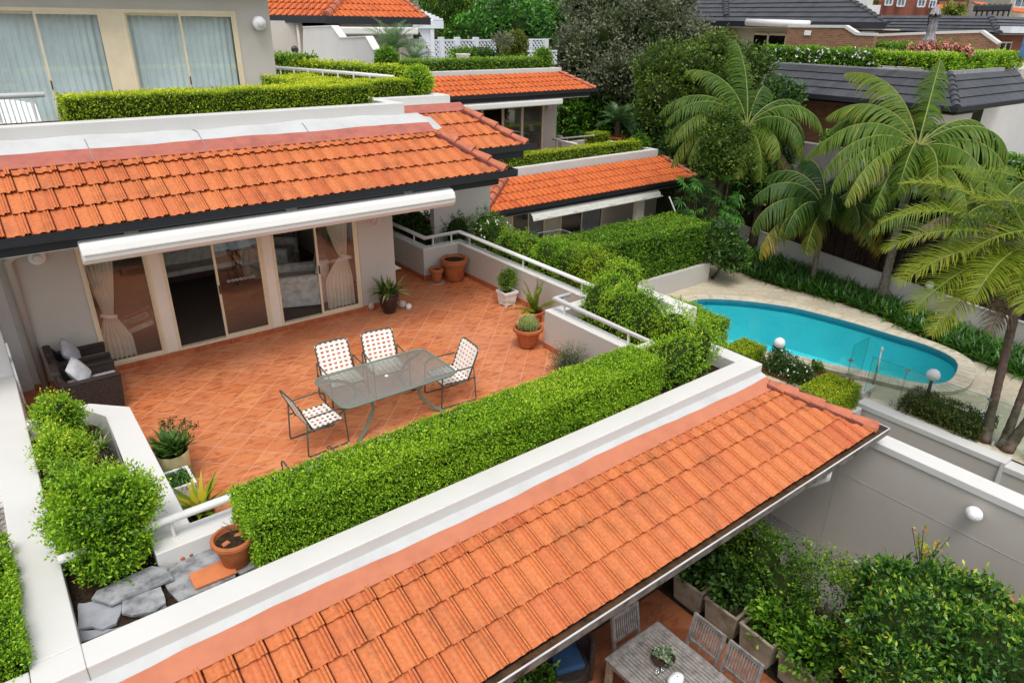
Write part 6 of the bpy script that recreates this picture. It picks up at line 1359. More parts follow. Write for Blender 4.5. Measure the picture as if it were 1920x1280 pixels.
t = thing('round_table', 'round pale table behind the cane chairs', 'table', (q_[0]+.2, q_[1]+2.0, TZ5)); part(MB().lathe([(.001, .70), (.5, .70), (.5, .73), (.001, .73)], (q_[0]+.2, q_[1]+2.0, TZ5), 24), 'table_top', 'wood warm', t); part(MB().tube([(q_[0]+.2, q_[1]+2.0, TZ5), (q_[0]+.2, q_[1]+2.0, TZ5+.7)], .04, 8), 'leg', 'rail white', t)
# ---------------- top floor with pergola and lattice garden
GZ = topC-.3
struct(MB().box(a6[0]-12, PC+.35, GZ-.4, rxC-.35, PC+18, GZ-.2).build('roof_garden_floor', MATS['render grey']))
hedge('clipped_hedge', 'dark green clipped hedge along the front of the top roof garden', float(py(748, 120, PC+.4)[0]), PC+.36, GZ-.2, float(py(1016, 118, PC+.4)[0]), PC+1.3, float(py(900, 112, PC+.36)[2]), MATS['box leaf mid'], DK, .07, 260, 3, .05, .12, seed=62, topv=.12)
def ballpx(label, x, y, r, Y, mat='box leaf', n=1500, leaf=.06, seed=1, name='ball_bush', sz=1.0):
    c = py(x, y, Y); R = mpx(r, float((c-CAM) @ MR[2])); return fluffy(name, label, [(c[0], c[1], c[2], R, R, R*sz)], n, leaf=leaf, L=leaf*2, rough=.06, core=.85, k=4, mat=mat, seed=seed)
ballpx('ball shaped bush beside the stepped grey wall', 725, 112, 20, PC-2.0, 'bright leaf', 1300, .07, 63); ballpx('dome shaped dark bush at the right end of the top garden hedge', 1018, 113, 18, PC+.9, 'box leaf mid', 1000, .08, 64, sz=1.15)
T3 = thing('top_house', 'grey rendered top house with an orange hipped roof and a white pergola', 'house', (20, 34, GZ))
YD = 33.0; zDv = float(py(700, 33, YD)[2]); sD = math.tan(math.radians(24))
oD, a7, b7, c7, d7 = roof2((612, 31), (803, 36), (748, -8), (650, -18), YD, zDv, sD, .29, 4, 71, T3, mat='roof clay far', label='orange hipped roof of the top house', thick=.04, hs=1.3)
t_, u_, _ = tile_mesh(a7+np.array([-7.5, 5.5, 0]), a7, d7, d7+np.array([-5.25, 3.85, 0]), .29, 4, PROF, .04, 78, .5, 1.3); part(t_, 'roof_face', 'roof clay far', oD, attr=True); part(u_, 'roof_underlay', 'mortar', oD)
part(hipcaps(d7+[0,0,.03], a7+[0,0,.03], MB(), w=.4, h=.2, seg=.6), 'ridge_tile', 'ridge clay', oD)
part(MB().box(a7[0]-.1, YD-.14, zDv-.30, b7[0]+.1, YD+.03, zDv+.03), 'gutter', 'gutter dark', T3); part(MB().bar(a7+np.array([-7.5, 5.4, -.12]), a7+np.array([0, -.1, -.12]), .14, .30), 'gutter', 'gutter dark', T3)
FD = 34.0; xa, xb = float(py(640, 90, FD)[0]), float(py(776, 90, FD)[0])
part(MB().box(xa-4.5, FD, GZ-1, xa, FD+.2, zDv-.2), 'wall', 'render grey', T3); part(MB().box(float(py(750, 90, FD)[0]), FD, GZ-1, xb, FD+.2, zDv-.2).box(xb-.2, FD+.2, GZ-1, xb, FD+8, zDv-.2).box(xa, FD, zDv-1.1, float(py(750, 90, FD)[0]), FD+.2, zDv-.2), 'wall', 'render grey', T3)
xd = [float(py(x, 80, FD)[0]) for x in (634, 662, 704, 728, 750)]
for i in range(4): o = part(frame(MB(), xd[i], xd[i+1], FD-.03, GZ-.2, zDv-1.15, .09, .07), 'sliding_door', 'wood warm' if False else 'cream frame', T3); part(MB().box(xd[i]+.09, FD-.03, GZ-.1, xd[i+1]-.09, FD-.02, zDv-1.24), 'pane', 'window glass', o)
curtain('curtain', 'pale curtain behind the right door of the top house', xd[3], xd[4], FD+.4, GZ-.1, zDv-1.2, 'curtain sheer', None, (xd[3]+xd[4])/2, folds=5, amp=.05); part(MB().box(xd[0]-1, FD+3, GZ-1, xd[-1]+1, FD+3.2, zDv-.3), 'inner_wall', 'room wall', T3)
aa, ab = py(618, 46, YD+.1), py(779, 47, YD+.1); part(MB().box(aa[0], YD-.2, zDv-.75, ab[0], YD+.2, zDv-.42), 'awning', 'awning white', T3, bevel=.06); ballight(py(767, 66, FD-.15), .2, (0, 1, 0), T3)
# back wing: grey walls, window, downpipes
part(MB().prism([py(500, 80, 36)[:2], py(536, 80, 36)[:2], py(570, 80, FD)[:2], py(640, 80, FD)[:2], py(640, 80, FD)[:2]+[0, 6], py(500, 80, 36)[:2]+[0, 6]], GZ-2, zDv-.25), 'wall', 'render grey', T3, label='grey back wing with a small barred window')
wn = py(517, 72, 35.9); o = part(frame(MB(), wn[0]-.45, wn[0]+.35, 35.93, wn[2]-.6, wn[2]+.6, .07, .08), 'window', 'cream frame', T3); m = MB()
for i in range(9): m.bar((wn[0]-.4+.09*i, 35.90, wn[2]-.55), (wn[0]-.4+.09*i, 35.90, wn[2]+.55), .012, .012)
for i in range(8): m.bar((wn[0]-.4, 35.90, wn[2]-.5+.14*i), (wn[0]+.3, 35.90, wn[2]-.5+.14*i), .012, .012)
part(m, 'grille', 'dark metal', o); part(MB().box(wn[0]-.4, 35.94, wn[2]-.55, wn[0]+.3, 35.96, wn[2]+.55), 'pane', 'black glass', o)
for x, Yq in ((533, 35.8), (560, FD-.15)): q_ = py(x, 70, Yq); part(MB().tube([(q_[0], Yq, GZ-1), (q_[0], Yq, zDv-.3)], .07, 8), 'downpipe', 'render grey', T3, smooth=True)
# stepped dividing wall
SW = thing('stepped_wall', 'grey dividing wall with a stepped sloping white top', 'wall', (17, 30, GZ)); yn = PC-1.6; Xw = float(py(700, 130, yn)[0])
sw_pts = [px(x, y, Xw) for x, y in ((701,130),(701,96),(686,70),(638,72),(622,50),(568,52),(568,128))]
part(MB().extrude([(Xw, p[1], p[2]) for p in sw_pts], (.28, 0, 0)), 'wall', 'render white', SW, bevel=.012)
for a_, b_ in zip(sw_pts[1:-2], sw_pts[2:-1]): part(MB().bar((Xw+.14, a_[1], a_[2]+.02), (Xw+.14, b_[1], b_[2]+.02), .34, .05), 'cap', 'cap white', SW)
# long handrail and hedges between the bays
HR = thing('roof_terrace_rail', 'white handrail running back along the neighbouring roof terrace', 'handrail', pz(640, 138, 4.62)); rp_ = [pz(516, 127, 4.62), pz(650, 137, 4.62), pz(738, 145, 4.62)]
part(MB().tube(rp_, .05, 8), 'rail', 'rail white', HR, smooth=True); part(MB().bar(rp_[0]-[0,0,.62], rp_[-1]-[0,0,.62], .2, .22), 'wall', 'cap white', HR)
for f in np.linspace(.05, .95, 8): p = rp_[0]+(rp_[-1]-rp_[0])*f; part(MB().tube([p-[0,0,.55], p], .025, 6), 'rail_post', 'rail white', HR)
def hedge_dir(name, label, a, b, w_, z0, z1, mat, leaf, dens, seed, topv=.2, wob=.03):
    a = np.array(a[:2]); b = np.array(b[:2]); c = (a+b)/2; L0 = np.linalg.norm(b-a); an = math.atan2(b[1]-a[1], b[0]-a[0]); return hedge(name, label, c[0]-L0/2, c[1]-w_/2, z0, c[0]+L0/2, c[1]+w_/2, z1, mat, DK, leaf, dens, 3, wob, leaf*1.8, rot=an, seed=seed, topv=topv)
dd_ = unit(rp_[-1]-rp_[0]); nn_ = np.array([-dd_[1], dd_[0], 0]); nn_ = nn_ if nn_[1] > 0 else -nn_; 
hedge_dir('clipped_hedge', 'narrow clipped hedge behind the long white handrail', rp_[0]+nn_*.7, rp_[0]*.08+rp_[-1]*.92+nn_*.7, .6, 3.9, 4.82, YL, .06, 420, 65)
e0, e1 = pz(510, 108, 4.85), pz(578, 112, 4.85); hedge_dir('clipped_hedge', 'small dark clipped hedge below the barred window', e0, e1, .8, 4.0, 4.95, MATS['box leaf mid'], .07, 300, 66, .1)
struct(MB().box(7.6, 17.9, 3.0, 10.3, 25, 4.1).build('terrace_floor', MATS['render grey']))
lp_ = py(553, 98, 24); tag(MB().tube([lp_-[0,0,.6], lp_], .02, 6).ball(lp_+[0,0,.08], .12, 10).build('garden_lamp', MATS['dark metal'], None), 'small dark garden lamp by the little hedge', 'lamp')
# pergola
YP = 36.0; PG = thing('pergola', 'white slatted pergola at the corner of the top house', 'pergola', py(812, 100, YP)); q0, q1, q2 = py(770, 42, YP), py(826, 42, YP), py(790, 5, YP)
zb = GZ-.2; pw = float(q1[0]); part(MB().box(pw-.75, YP-.1, zb, pw-.5, YP+.15, q1[2]), 'post', 'lattice white', PG); part(MB().box(q0[0], YP-.15, q0[2]-.3, q1[0]+.1, YP+.0, q0[2]+.1), 'beam', 'lattice white', PG)
pa = [py(x, y, YP) for x, y in ((764,6),(788,4),(826,40),(770,40))]; m = MB(); m.extrude([pa[0]+[0,2.5,0], pa[1]+[0,2.5,0], pa[2], pa[3]], (0, 0, .06))
for i in range(12): a_ = pa[1]+[0,2.5,0]; f = i/11; p = a_*(1-f)+pa[2]*f; m.box(p[0]-.5, p[1]-.1, p[2]+.05, p[0]+.1, p[1]+.1, p[2]+.14)
part(m, 'roof', 'lattice white', PG); part(MB().extrude([(pw-.6, YP, q1[2]-.3), (pw-.6, YP, q1[2]-1.7), (pw-1.5, YP, q1[2]-.3)], (0, .06, 0)), 'brace', 'lattice white', PG)
# lattice fence
LF = thing('lattice_fence', 'white diagonal lattice fence with square posts behind the roof garden', 'fence', py(870, 105, 38)); YL_ = 38.0
def lattice(x0p, x1p, ytop, ybot, step=.26, Yq=YL_, posts=True):
    A_, B_ = py(x0p, ytop, Yq), py(x1p, ytop, Yq); zt_, zb_ = float(A_[2]), float(py(x0p, ybot, Yq)[2]); x0, x1 = float(A_[0]), float(B_[0]); m = MB(); H_ = zt_-zb_; k = -H_
    while k < x1-x0:
        for sgn in (1, -1):
            a0, a1 = max(0, k), min(x1-x0, k+H_)
            if a1 > a0:
                za, zb2 = (zb_+(a0-k), zb_+(a1-k)) if sgn == 1 else (zt_-(a0-k), zt_-(a1-k)); m.bar((x0+a0, Yq+.03*sgn, za), (x0+a1, Yq+.03*sgn, zb2), .09, .02, up=(0, 1, 0)) if False else m.bar((x0+a0, Yq+.02*sgn, za), (x0+a1, Yq+.02*sgn, zb2), .02, .085)
        k += step
    o = part(m, 'lattice_panel', 'lattice white', LF); part(MB().box(x0, Yq-.05, zt_, x1, Yq+.05, zt_+.08), 'top_rail', 'lattice white', LF); return zt_, zb_
for x0p, x1p in ((776,792),(792,827),(828,856),(857,892),(893,930)):
    zt_, zb_ = lattice(x0p, x1p, 77, 112)
for x in (792, 827, 857, 892): q_ = py(x, 75, YL_-.05); part(MB().box(q_[0]-.14, YL_-.2, zb_, q_[0]+.14, YL_+.1, q_[2]+.15), 'post', 'lattice white', LF)
zt_, zb_ = lattice(992, 1022, 76, 97, Yq=YL_-4); lattice(990, 1044, 98, 122, Yq=YL_-6)
for x, y in ((993, 75), (1024, 73)): q_ = py(x, y, YL_-4.1); part(MB().box(q_[0]-.12, YL_-4.2, zb_, q_[0]+.12, YL_-4, q_[2]), 'post', 'lattice white', LF)
# roof garden planting
def cycad(label, c, L, n_, seed, el=(.1, 1.2), trunk=.3, mat='cycad leaf', ll=.28):
    t = thing('cycad', label, 'cycad', c, None); global RNG; keep = RNG; RNG = np.random.default_rng(seed); q = []; v = []; c = np.array(c, float)
    for i in range(n_):
        Q, vv_, pt = frond_mesh(c+[0, 0, trunk], i*2.4, el[0]+(el[1]-el[0])*RNG.random(), L*RNG.uniform(.85, 1.1), .9, 34, ll, .05, None, wid=.028, vbase=.2+.5*RNG.random(), keel=.5); q += Q; v += vv_
    RNG = keep; quads('fronds', np.array(q), np.array(v), MATS[mat], t); part(MB().lathe([(.14, 0), (.17, trunk*.5), (.12, trunk)], tuple(c), 10), 'trunk', 'bark', t); return t
q_ = py(737, 86, PC+2.5); cycad('cycad with arching fronds in front of the top house doors', (q_[0], q_[1], q_[2]-1.1), 1.75, 34, 3, (.3, 1.3), .9)
q_ = py(774, 95, PC+3.5); cycad('small cycad beside the corner of the top house', (q_[0], q_[1], q_[2]-1.3), 1.3, 22, 4, (-.1, 1.2), .8)
def bp(label, x, y, Y, rx, ry, mat, n, leaf, seed, name='shrub', core=.6, rough=.3, stem=None, cat='shrub', L=2.2):
    c = py(x, y, Y); dp = float((c-CAM) @ MR[2]); a_, b_ = mpx(rx, dp), mpx(ry, dp); return shrub(name, label, [(c[0], c[1], c[2], a_, a_*.8, b_)], MATS[mat], DK, n, leaf, 5, leaf*L, rough, corescale=core, seed=seed, stem=stem, cat=cat)
bp('golden green feathery shrub in the roof garden', 965, 88, 34, 24, 25, 'yellow leaf', 900, .10, 71); bp('pale twiggy standard tree in front of the golden shrub', 942, 75, 33, 20, 10, 'grey leaf', 260, .09, 72, core=0, stem=GZ, cat='small tree', name='standard_tree', L=3.5)
bp('low dark leafy shrubs below the lattice at the left', 868, 103, 35, 26, 9, 'box leaf mid', 500, .12, 73); bp('low mixed shrubs between the lattice and the golden shrub', 905, 104, 34.5, 22, 9, 'dark leaf', 400, .13, 74)
q_ = py(980, 104, 33); t = thing('agave', 'spiky pale leaved plant at the foot of the golden shrub', 'plant', (q_[0], q_[1], GZ)); strap_leaves([(q_[0]-.4, q_[1], GZ), (q_[0]+.5, q_[1], GZ)], 26, 1.1, .07, MATS['strap leaf light'], t, arch=.5, upr=.5)
q_ = py(868, 107, 31); squarepot('window_box', 'small pale box on the top garden hedge', (q_[0], q_[1]), .25, .3, 'pot white', z=q_[2]-.15)
q_ = pz(1158, 250, 0.3); tb0 = py(1157, 252, P5+4.5); cycad('large cycad in a terracotta pot at the end of the roof terrace', (tb0[0], tb0[1], tb0[2]-.1), 1.35, 42, 5, (.0, 1.35), .75, ll=.34)
pot('terracotta_pot', 'broad terracotta pot under the large cycad', (tb0[0], tb0[1]), .35, .45, .5, tc, .04, .12, z=float(tb0[2])-.6)
# ================================================================ dark roofed brick houses beyond the fence
D1 = thing('dark_roof_house', 'brown brick house with two tiers of dark slate coloured roofs beyond the palms', 'house', (36, 16, ZD))
def rX(eA, eB, tB, tA, XE, zE, s, w, rows, seed, parent, label=None, caps=None, mat='roof slate', th=.03):
    """roof facing -x: eave along y"""
    f = lambda p: ppx(p[0], p[1], XE, zE, s)
    eA, eB, tB, tA = [f(p) for p in (eA, eB, tB, tA)]; eA[0] = eB[0] = XE; eA[2] = eB[2] = zE; xt = (tA[0]+tB[0])/2; tA[0] = tB[0] = xt; tA[2] = tB[2] = zE+(xt-XE)*s
    t, u, _ = tile_mesh(eA, eB, tB, tA, w, rows, FLAT, th, seed, .5, 1.); o = part(t, 'roof', mat, parent, attr=True, label=label); part(u, 'roof_underlay', 'roof slate', o)
    return o, eA, eB, tB, tA
sE = math.tan(math.radians(22)); o, eA, eB, tB, tA = rX((1440, 176), (1800, 196), (1786, 134), (1448, 122), 34.0, 2.92, sE, .36, 4, 81, D1, 'dark slate coloured lower roof facing the pool', th=.05)
t, u, _ = tile_mesh(eB, eB+np.array([9.0, 0, 0]), tB+np.array([8.0, 0, 0]), tB, .36, 4, FLAT, .05, 82, .5, 1.); part(t, 'roof_face', 'roof slate', o, attr=True); part(u, 'roof_underlay', 'roof slate', o)
part(hipcaps(tB+[0,0,.02], eB+[0,0,.02], MB(), w=.34, h=.13, seg=.5), 'ridge_tile', 'slate cap', o) if 'slate cap' in MATS else part(hipcaps(tB+[0,0,.02], eB+[0,0,.02], MB(), w=.34, h=.13, seg=.5), 'ridge_tile', M('slate cap', (.07,.072,.08), .5), o)
part(MB().box(33.86, eB[1]-.14, 2.74, 34.0, 23.5, 2.94).box(34, eB[1]-.14, 2.74, 43, eB[1], 2.94), 'gutter', 'gutter dark', D1); part(MB().box(34, eB[1], 2.60, 36.3, 24, 2.66), 'soffit', 'room floor dark', D1)
part(MB().box(tA[0], tB[1]-.1, tB[2], tA[0]+.25, 24, tB[2]+.14).box(tA[0]+.25, tB[1]-.1, tB[2], 43, tB[1]+.2, tB[2]+.14), 'flashing', 'gutter lip2', D1) if False else part(MB().box(tA[0], tB[1]-.12, tB[2]-.05, 43, tB[1]+.1, tB[2]+.12).box(tA[0]-.02, tB[1]+.1, tB[2]-.05, tA[0]+.2, 24, tB[2]+.06), 'flashing', M('flash grey', (.33,.34,.36), .5), D1)
part(MB().box(36.2, eB[1]+2.0, ZD, 36.4, 25, 2.7), 'wall', 'brick wall', D1); part(MB().box(36.4, eB[1]+2.0, ZD, 60, eB[1]+2.2, 2.7), 'wall', 'render white', D1, label='white rendered end wall at the right edge')
o = part(MB().box(41.5, eB[1]+1.93, .9, 42.6, eB[1]+1.99, 2.2), 'window', 'black glass', D1)
struct(MB().box(31.0, -6, -1.2, 46, 25, -1.0).build('neighbour_terrace', MATS['deck paving'])); struct(MB().box(28.5, -10, -5, 46, 40, -1.25).build('neighbour_ground', MATS['ground soil']))
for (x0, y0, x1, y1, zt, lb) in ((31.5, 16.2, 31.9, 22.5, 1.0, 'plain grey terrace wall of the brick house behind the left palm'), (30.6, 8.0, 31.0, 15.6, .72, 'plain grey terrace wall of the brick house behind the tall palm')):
    tag(MB().box(x0, y0, -1.3, x1, y1, zt).build('terrace_wall', M('render shade grey', (.20,.19,.18), .9), None, bevel=.01), lb, 'wall')  # the walls' shade is put into this darker grey render
tag(MB().box(31.9, 16.2, -1.3, 33.5, 16.5, .95).build('terrace_wall', MATS['room wall'], None), 'short return of the grey terrace wall behind the kentia palm', 'wall')
hg0 = px(1545, 245, 32.2); hedge('clipped_hedge', 'bright green clipped hedge above the neighbouring grey wall behind the palms', 32.0, 8.6, .3, 33.0, float(hg0[1]), 1.45, MATS['bright leaf'], DK, .10, 130, 4, .08, .18, seed=91)
hedge('clipped_hedge', 'bright green hedge at the right edge beside the white end wall', 31.3, 3.0, -.6, 33.0, 7.6, .95, MATS['bright leaf'], DK, .10, 130, 4, .08, .18, seed=92)
part(MB().box(30.3, 8.0, -3, 31.1, 15.6, -.15), 'undercroft', 'black glass', D1)
# roof garden hedge and flowers on the lower roof
zr = float(tB[2]); xr_ = float(tA[0])
def hpx(name, label, xa, xb, X, yt, yb, dx, mat, leaf, dens, seed, topv=.05):
    a, b = px(xa, yt, X), px(xb, yt, X); zb_ = float(px((xa+xb)/2, yb, X)[2]); return hedge(name, label, X, float(b[1]), zb_, X+dx, float(a[1]), float((a[2]+b[2])/2), mat, DK, leaf, dens, 4, .10, leaf*1.8, seed=seed, topv=topv)
hpx('flowering_hedge', 'long loose green hedge flecked with white flowers on top of the dark lower roof', 1430, 1640, xr_+.25, 92, 123, 1.0, MATS['bright leaf'], .10, 170, 93, .12); hpx('flowering_hedge', 'bright trimmed hedge above the dark roof behind the tallest palm', 1640, 1786, xr_+.25, 102, 127, 1.2, MATS['box leaf'], .10, 170, 94, .12); hedge('flowering_hedge', 'bright trimmed hedge above the right hand wing of the dark lower roof', xr_+.25, float(tB[1])+.15, zr, xr_+9, float(tB[1])+1.3, zr+.75, MATS['box leaf'], DK, .10, 170, 4, .10, .18, seed=96, topv=.12)
hpx('background_hedge', 'green shrubs in front of the brick parapet behind the pink flowers', 1560, 1800, xr_+3.0, 84, 105, 1.0, MATS['bright leaf'], .12, 100, 95)
P = np.array([px(RNG.uniform(1440, 1640), RNG.uniform(90, 122), xr_+.18) for _ in range(60)]); tag(quads('white_flowers', leafquads(np.repeat(P, 5, 0), RNG.normal(size=(300, 3)), .09, .9), RNG.random(300), MATS['white flower'], None), 'white flowers scattered over the long hedge on the dark roof', 'flowers', kind='stuff')
fb = thing('flower_bed', 'mass of salmon pink flowers behind the dark roof near the closed umbrella', 'flowers', px(1760, 95, xr_+1.6)); P = []
for _ in range(340):
    u, v = RNG.normal()*.5, RNG.random(); x = 1752+RNG.uniform(-52, 70); y = 104-24*RNG.random()**.8*(1-abs(x-1755)/160); P.append(px(x, y, xr_+1.5+RNG.uniform(0, .8)))
P = np.array(P); part_o = quads('blossoms', leafquads(np.repeat(P, 7, 0)+RNG.normal(size=(len(P)*7, 3))*.05, RNG.normal(size=(len(P)*7, 3)), .13, .9), RNG.random(len(P)*7), MATS['pink flower'], fb)
V, vals = sprigs(P-[0, 0, .15], np.tile([0, 0, 1.], (len(P), 1)), 6, .3, .12); quads('foliage', V, vals, MATS['bright leaf'], fb)
tag(MB().tube([px(1600, 97, xr_+.9), px(1782, 98, xr_+.9), px(1782, 98, xr_+.9)+[6, 0, 0]], .03, 6).build('roof_rail', MATS['steel'], None), 'thin metal rail above the hedge on the dark roof', 'handrail')
um = px(1740, 84, xr_+2.3); U = thing('closed_umbrella', 'closed grey sun umbrella standing behind the pink flowers', 'umbrella', um); ut = px(1744, 12, xr_+2.3); h_ = float(ut[2]-um[2]); m = MB(); Kc = 26; prof = [(.16, .0), (.34, .12), (.22, .30), (.15, .55), (.20, .75), (.14, 1.1), (.17, 1.5), (.26, h_*.72), (.12, h_*.95), (.02, h_)]; vs = []
for r_, z_ in prof:
    for k in range(Kc): a = 2*PI*k/Kc; q = r_*(1+.22*math.cos(a*6)); vs.append((um[0]+q*math.cos(a)+.03*math.sin(z_*3), um[1]+q*math.sin(a), um[2]+z_))
m.add(vs, [(i*Kc+j, i*Kc+(j+1) % Kc, (i+1)*Kc+(j+1) % Kc, (i+1)*Kc+j) for i in range(len(prof)-1) for j in range(Kc)]); part(m, 'canopy', 'cloth grey', U, smooth=True); part(MB().tube([um-[0,0,1.2], ut+[0,0,.1]], .03, 6), 'pole', 'dark metal', U)
# upper storey: brick walls with white cap, doors, awning, dark upper roof
XU = 40.0; struct(MB().box(xr_+.2, float(tB[1])+.1, 2.6, 60, 30, zr-.05).build('roof_garden_floor', MATS['render grey']))
z9 = 6.2; oU, uA, uB, uT, uS = rX((1225, 32), (1656, 50), (1560, 0), (1225, -14), XU, z9, math.tan(math.radians(24)), .36, 6, 84, D1, 'dark slate coloured upper roof with a hip at the left', th=.05)
hp0, hp1 = ppx(1362, 31, XU, z9, math.tan(math.radians(24))), ppx(1360, -14, XU, z9, math.tan(math.radians(24))); part(hipcaps(hp1, hp0, MB(), w=.45, h=.16, seg=.5), 'ridge_tile', 'slate cap', oU); part(hipcaps(uT, uB, MB(), w=.3, h=.1, seg=.6), 'ridge_tile', 'slate cap', oU)
part(MB().box(XU-.12, uB[1], z9-.28, XU+.05, uA[1], z9+.02), 'gutter', 'gutter dark', D1); part(MB().box(XU, uB[1]+.2, z9-.34, XU+2, uA[1], z9-.29), 'soffit', 'cream frame', D1)
ya, yb = float(px(1302, 60, 41.5)[1]), float(px(1478, 60, 41.5)[1]); part(MB().box(41.5, yb, zr-.1, 41.7, ya, z9-.3), 'wall', 'room wall', D1)
for xa_, xb_ in ((1348, 1383), (1415, 1442), (1444, 1476)):
    a_, b_ = px(xb_, 60, 41.4), px(xa_, 60, 41.4); part(MB().box(41.40, a_[1], zr, 41.44, b_[1], z9-.75), 'sliding_door', 'black glass', D1); part(MB().box(41.36, a_[1]-.06, zr, 41.42, a_[1]+.06, z9-.7).box(41.36, a_[1]+.06, z9-.75, 41.42, b_[1], z9-.62), 'frame', 'cream frame', D1)
part(MB().box(41.38, float(px(1383, 60, 41.4)[1])+.1, zr+.6, 41.43, float(px(1360, 60, 41.4)[1])+.6, z9-.8), 'window', 'blue glass', D1) if 'blue glass' in MATS else part(MB().box(41.38, float(px(1382, 60, 41.4)[1])+.1, zr+.6, 41.43, float(px(1360, 60, 41.4)[1])+.4, z9-.8), 'window', M('blue glass', (.18,.27,.33), .3), D1)
aA, aB = px(1400, 42, XU-.3), px(1517, 46, XU-.3); part(MB().tube([aA, aB], .20, 14), 'awning', 'awning white', D1, smooth=True, label='white rolled awning under the upper dark roof')
part(MB().box(XU+.2, float(aB[1])-.3, z9-.35, XU+.4, float(aB[1])+.1, z9-.1), 'bracket', 'gutter dark', D1)
# brick parapets with sloping white caps
def capwall(label, pts, X, zb, th=.3):
    P = [px(x, y, X) for x, y in pts]; t = thing('brick_parapet', label, 'wall', (X, P[0][1], zb)); prof = [(X, P[0][1], zb)]+[(X, p[1], p[2]) for p in P]+[(X, P[-1][1], zb)]; part(MB().extrude(prof, (th, 0, 0)), 'wall', 'brick wall', t); m = MB()
    for a, b in zip(P[:-1], P[1:]): m.bar((X+th/2, a[1], a[2]+.05), (X+th/2, b[1], b[2]+.05), th+.1, .14)
    part(m, 'cap', 'cap white', t); return t
capwall('brown brick parapet with a sloping white cap below the dark upper roof', [(1478,51),(1584,52),(1606,66),(1640,67)], 39.0, zr); capwall('brown brick parapet with a white cap behind the closed umbrella', [(1640,68),(1740,64),(1840,61),(1872,84)], 46.5, zr)
tag(MB().box(38.93, float(px(1513, 62, 38.9)[1])-.2, float(px(1513, 67, 38.9)[2]), 39.0, float(px(1513, 62, 38.9)[1])+.2, float(px(1513, 58, 38.9)[2])).build('wall_box', MATS['lamp globe'], None, bevel=.02), 'small pale box lamp on the brown brick parapet', 'lamp')
D2 = thing('dark_roof_house', 'brick house at the upper right edge with a dark roof and doors to a terrace', 'house', (46, 15, 2)); z8 = 5.75; o8, vA, vB, vT, vS = rX((1600, 62), (1880, 57), (1862, 26), (1640, 34), 48.5, float((px(1600, 62, 48.5)[2]+px(1880, 57, 48.5)[2])/2), math.tan(math.radians(20)), .38, 5, 85, D2, 'dark slate coloured roof at the upper right', th=.05)
t, u, _ = tile_mesh(vB, vB+np.array([9.0, 0, 0]), vT+np.array([8.0, 0, 0]), vT, .38, 5, FLAT, .05, 86, .5, 1.); part(t, 'roof_face', 'roof slate', o8, attr=True); part(u, 'roof_underlay', 'roof slate', o8); part(hipcaps(vT, vB, MB(), w=.36, h=.12, seg=.5), 'ridge_tile', 'slate cap', o8)
part(MB().box(50, vB[1]+1.0, 2, 50.2, 28, vB[2]-.1).box(50.2, vB[1]+1.0, 2, 62, vB[1]+1.2, vB[2]-.1), 'wall', 'brick far', D2); 
a_, b_ = py(1862, 90, vB[1]+.9), py(1895, 90, vB[1]+.9)
for i in range(3): x0 = a_[0]+(b_[0]-a_[0])*i/3; part(frame(MB(), x0, x0+(b_[0]-a_[0])/3, vB[1]+.93, zr-.3, vB[2]-.5, .08, .08), 'sliding_door', 'cream frame', D2); part(MB().box(x0+.08, vB[1]+.92, zr-.3, x0+(b_[0]-a_[0])/3-.08, vB[1]+.96, vB[2]-.58), 'pane', 'black glass', D2)
c_ = py(1889, 55, vB[1]-.3); part(MB().box(c_[0], vB[1]-.5, c_[2]-.2, c_[0]+3, vB[1]+.1, c_[2]+.15), 'awning', 'lattice white', D2)
bq = px(1912, 95, 43.0); tag(MB().box(43.0, bq[1]-1.2, bq[2]-.3, 43.1, bq[1], bq[2]+.9).build('blue_panel', M('blue paint', (.10,.22,.45), .5), None, bevel=.02), 'blue panel at the right edge beside the far brick house', 'panel')
# far houses and blocks of flats
def block(name, label, xa, xb, yt, yb, dep, mat, wins=(), roof=None, depth=8, frame_='lattice white'):
    a, b = pd(xa, yt, dep), pd(xb, yt, dep*1.0); ybm = pd((xa+xb)/2, yb, dep); d = unit(np.array([b[0]-a[0], b[1]-a[1], 0])); n_ = np.array([-d[1], d[0], 0]); t = thing(name, label, 'building', (*((a+b)/2)[:2], float(ybm[2])))
    part(MB().prism([a[:2], b[:2], (b+n_*depth)[:2], (a+n_*depth)[:2]], float(ybm[2])-8, float(max(a[2], b[2]))), 'wall', mat, t)
    for (x0, x1, y0, y1) in wins:
        p, q = pd(x0, y0, dep)-n_*.05, pd(x1, y1, dep)-n_*.05; m = MB(); m.add([(p[0], p[1], p[2]), (q[0], q[1], p[2]), (q[0], q[1], q[2]), (p[0], p[1], q[2])], [(0, 3, 2, 1)]); m2 = MB(); P4 = [np.array((p[0], p[1], p[2])), np.array((q[0], q[1], p[2])), np.array((q[0], q[1], q[2])), np.array((p[0], p[1], q[2]))]
        m2 = MB(); 
        for i in range(4): m2.bar(P4[i]-n_*.05, P4[(i+1) % 4]-n_*.05, .12, .12)
        m2.bar((P4[0]+P4[1])/2-n_*.05, (P4[2]+P4[3])/2-n_*.05, .08, .08); o_ = part(m2, 'window', frame_, t); part(m.extrude(P4, n_*.03), 'pane', 'window far', o_)
    if roof:
        m = MB(); zt_ = float(max(a[2], b[2])); e_ = .5; q = [a-d*e_-n_*e_, b+d*e_-n_*e_, b+d*e_+n_*(depth+e_), a-d*e_+n_*(depth+e_)]; q = [np.array([*p[:2], zt_]) for p in q]; r0, r1 = (q[0]+q[3])/2+d*depth*.45+[0,0,2.2], (q[1]+q[2])/2-d*depth*.45+[0,0,2.2]
        m.add(q+[r0, r1], [(0,1,5,4), (1,2,5), (2,3,4,5), (3,0,4), (3,2,1,0)]); part(m, 'roof', roof, t)
    return t
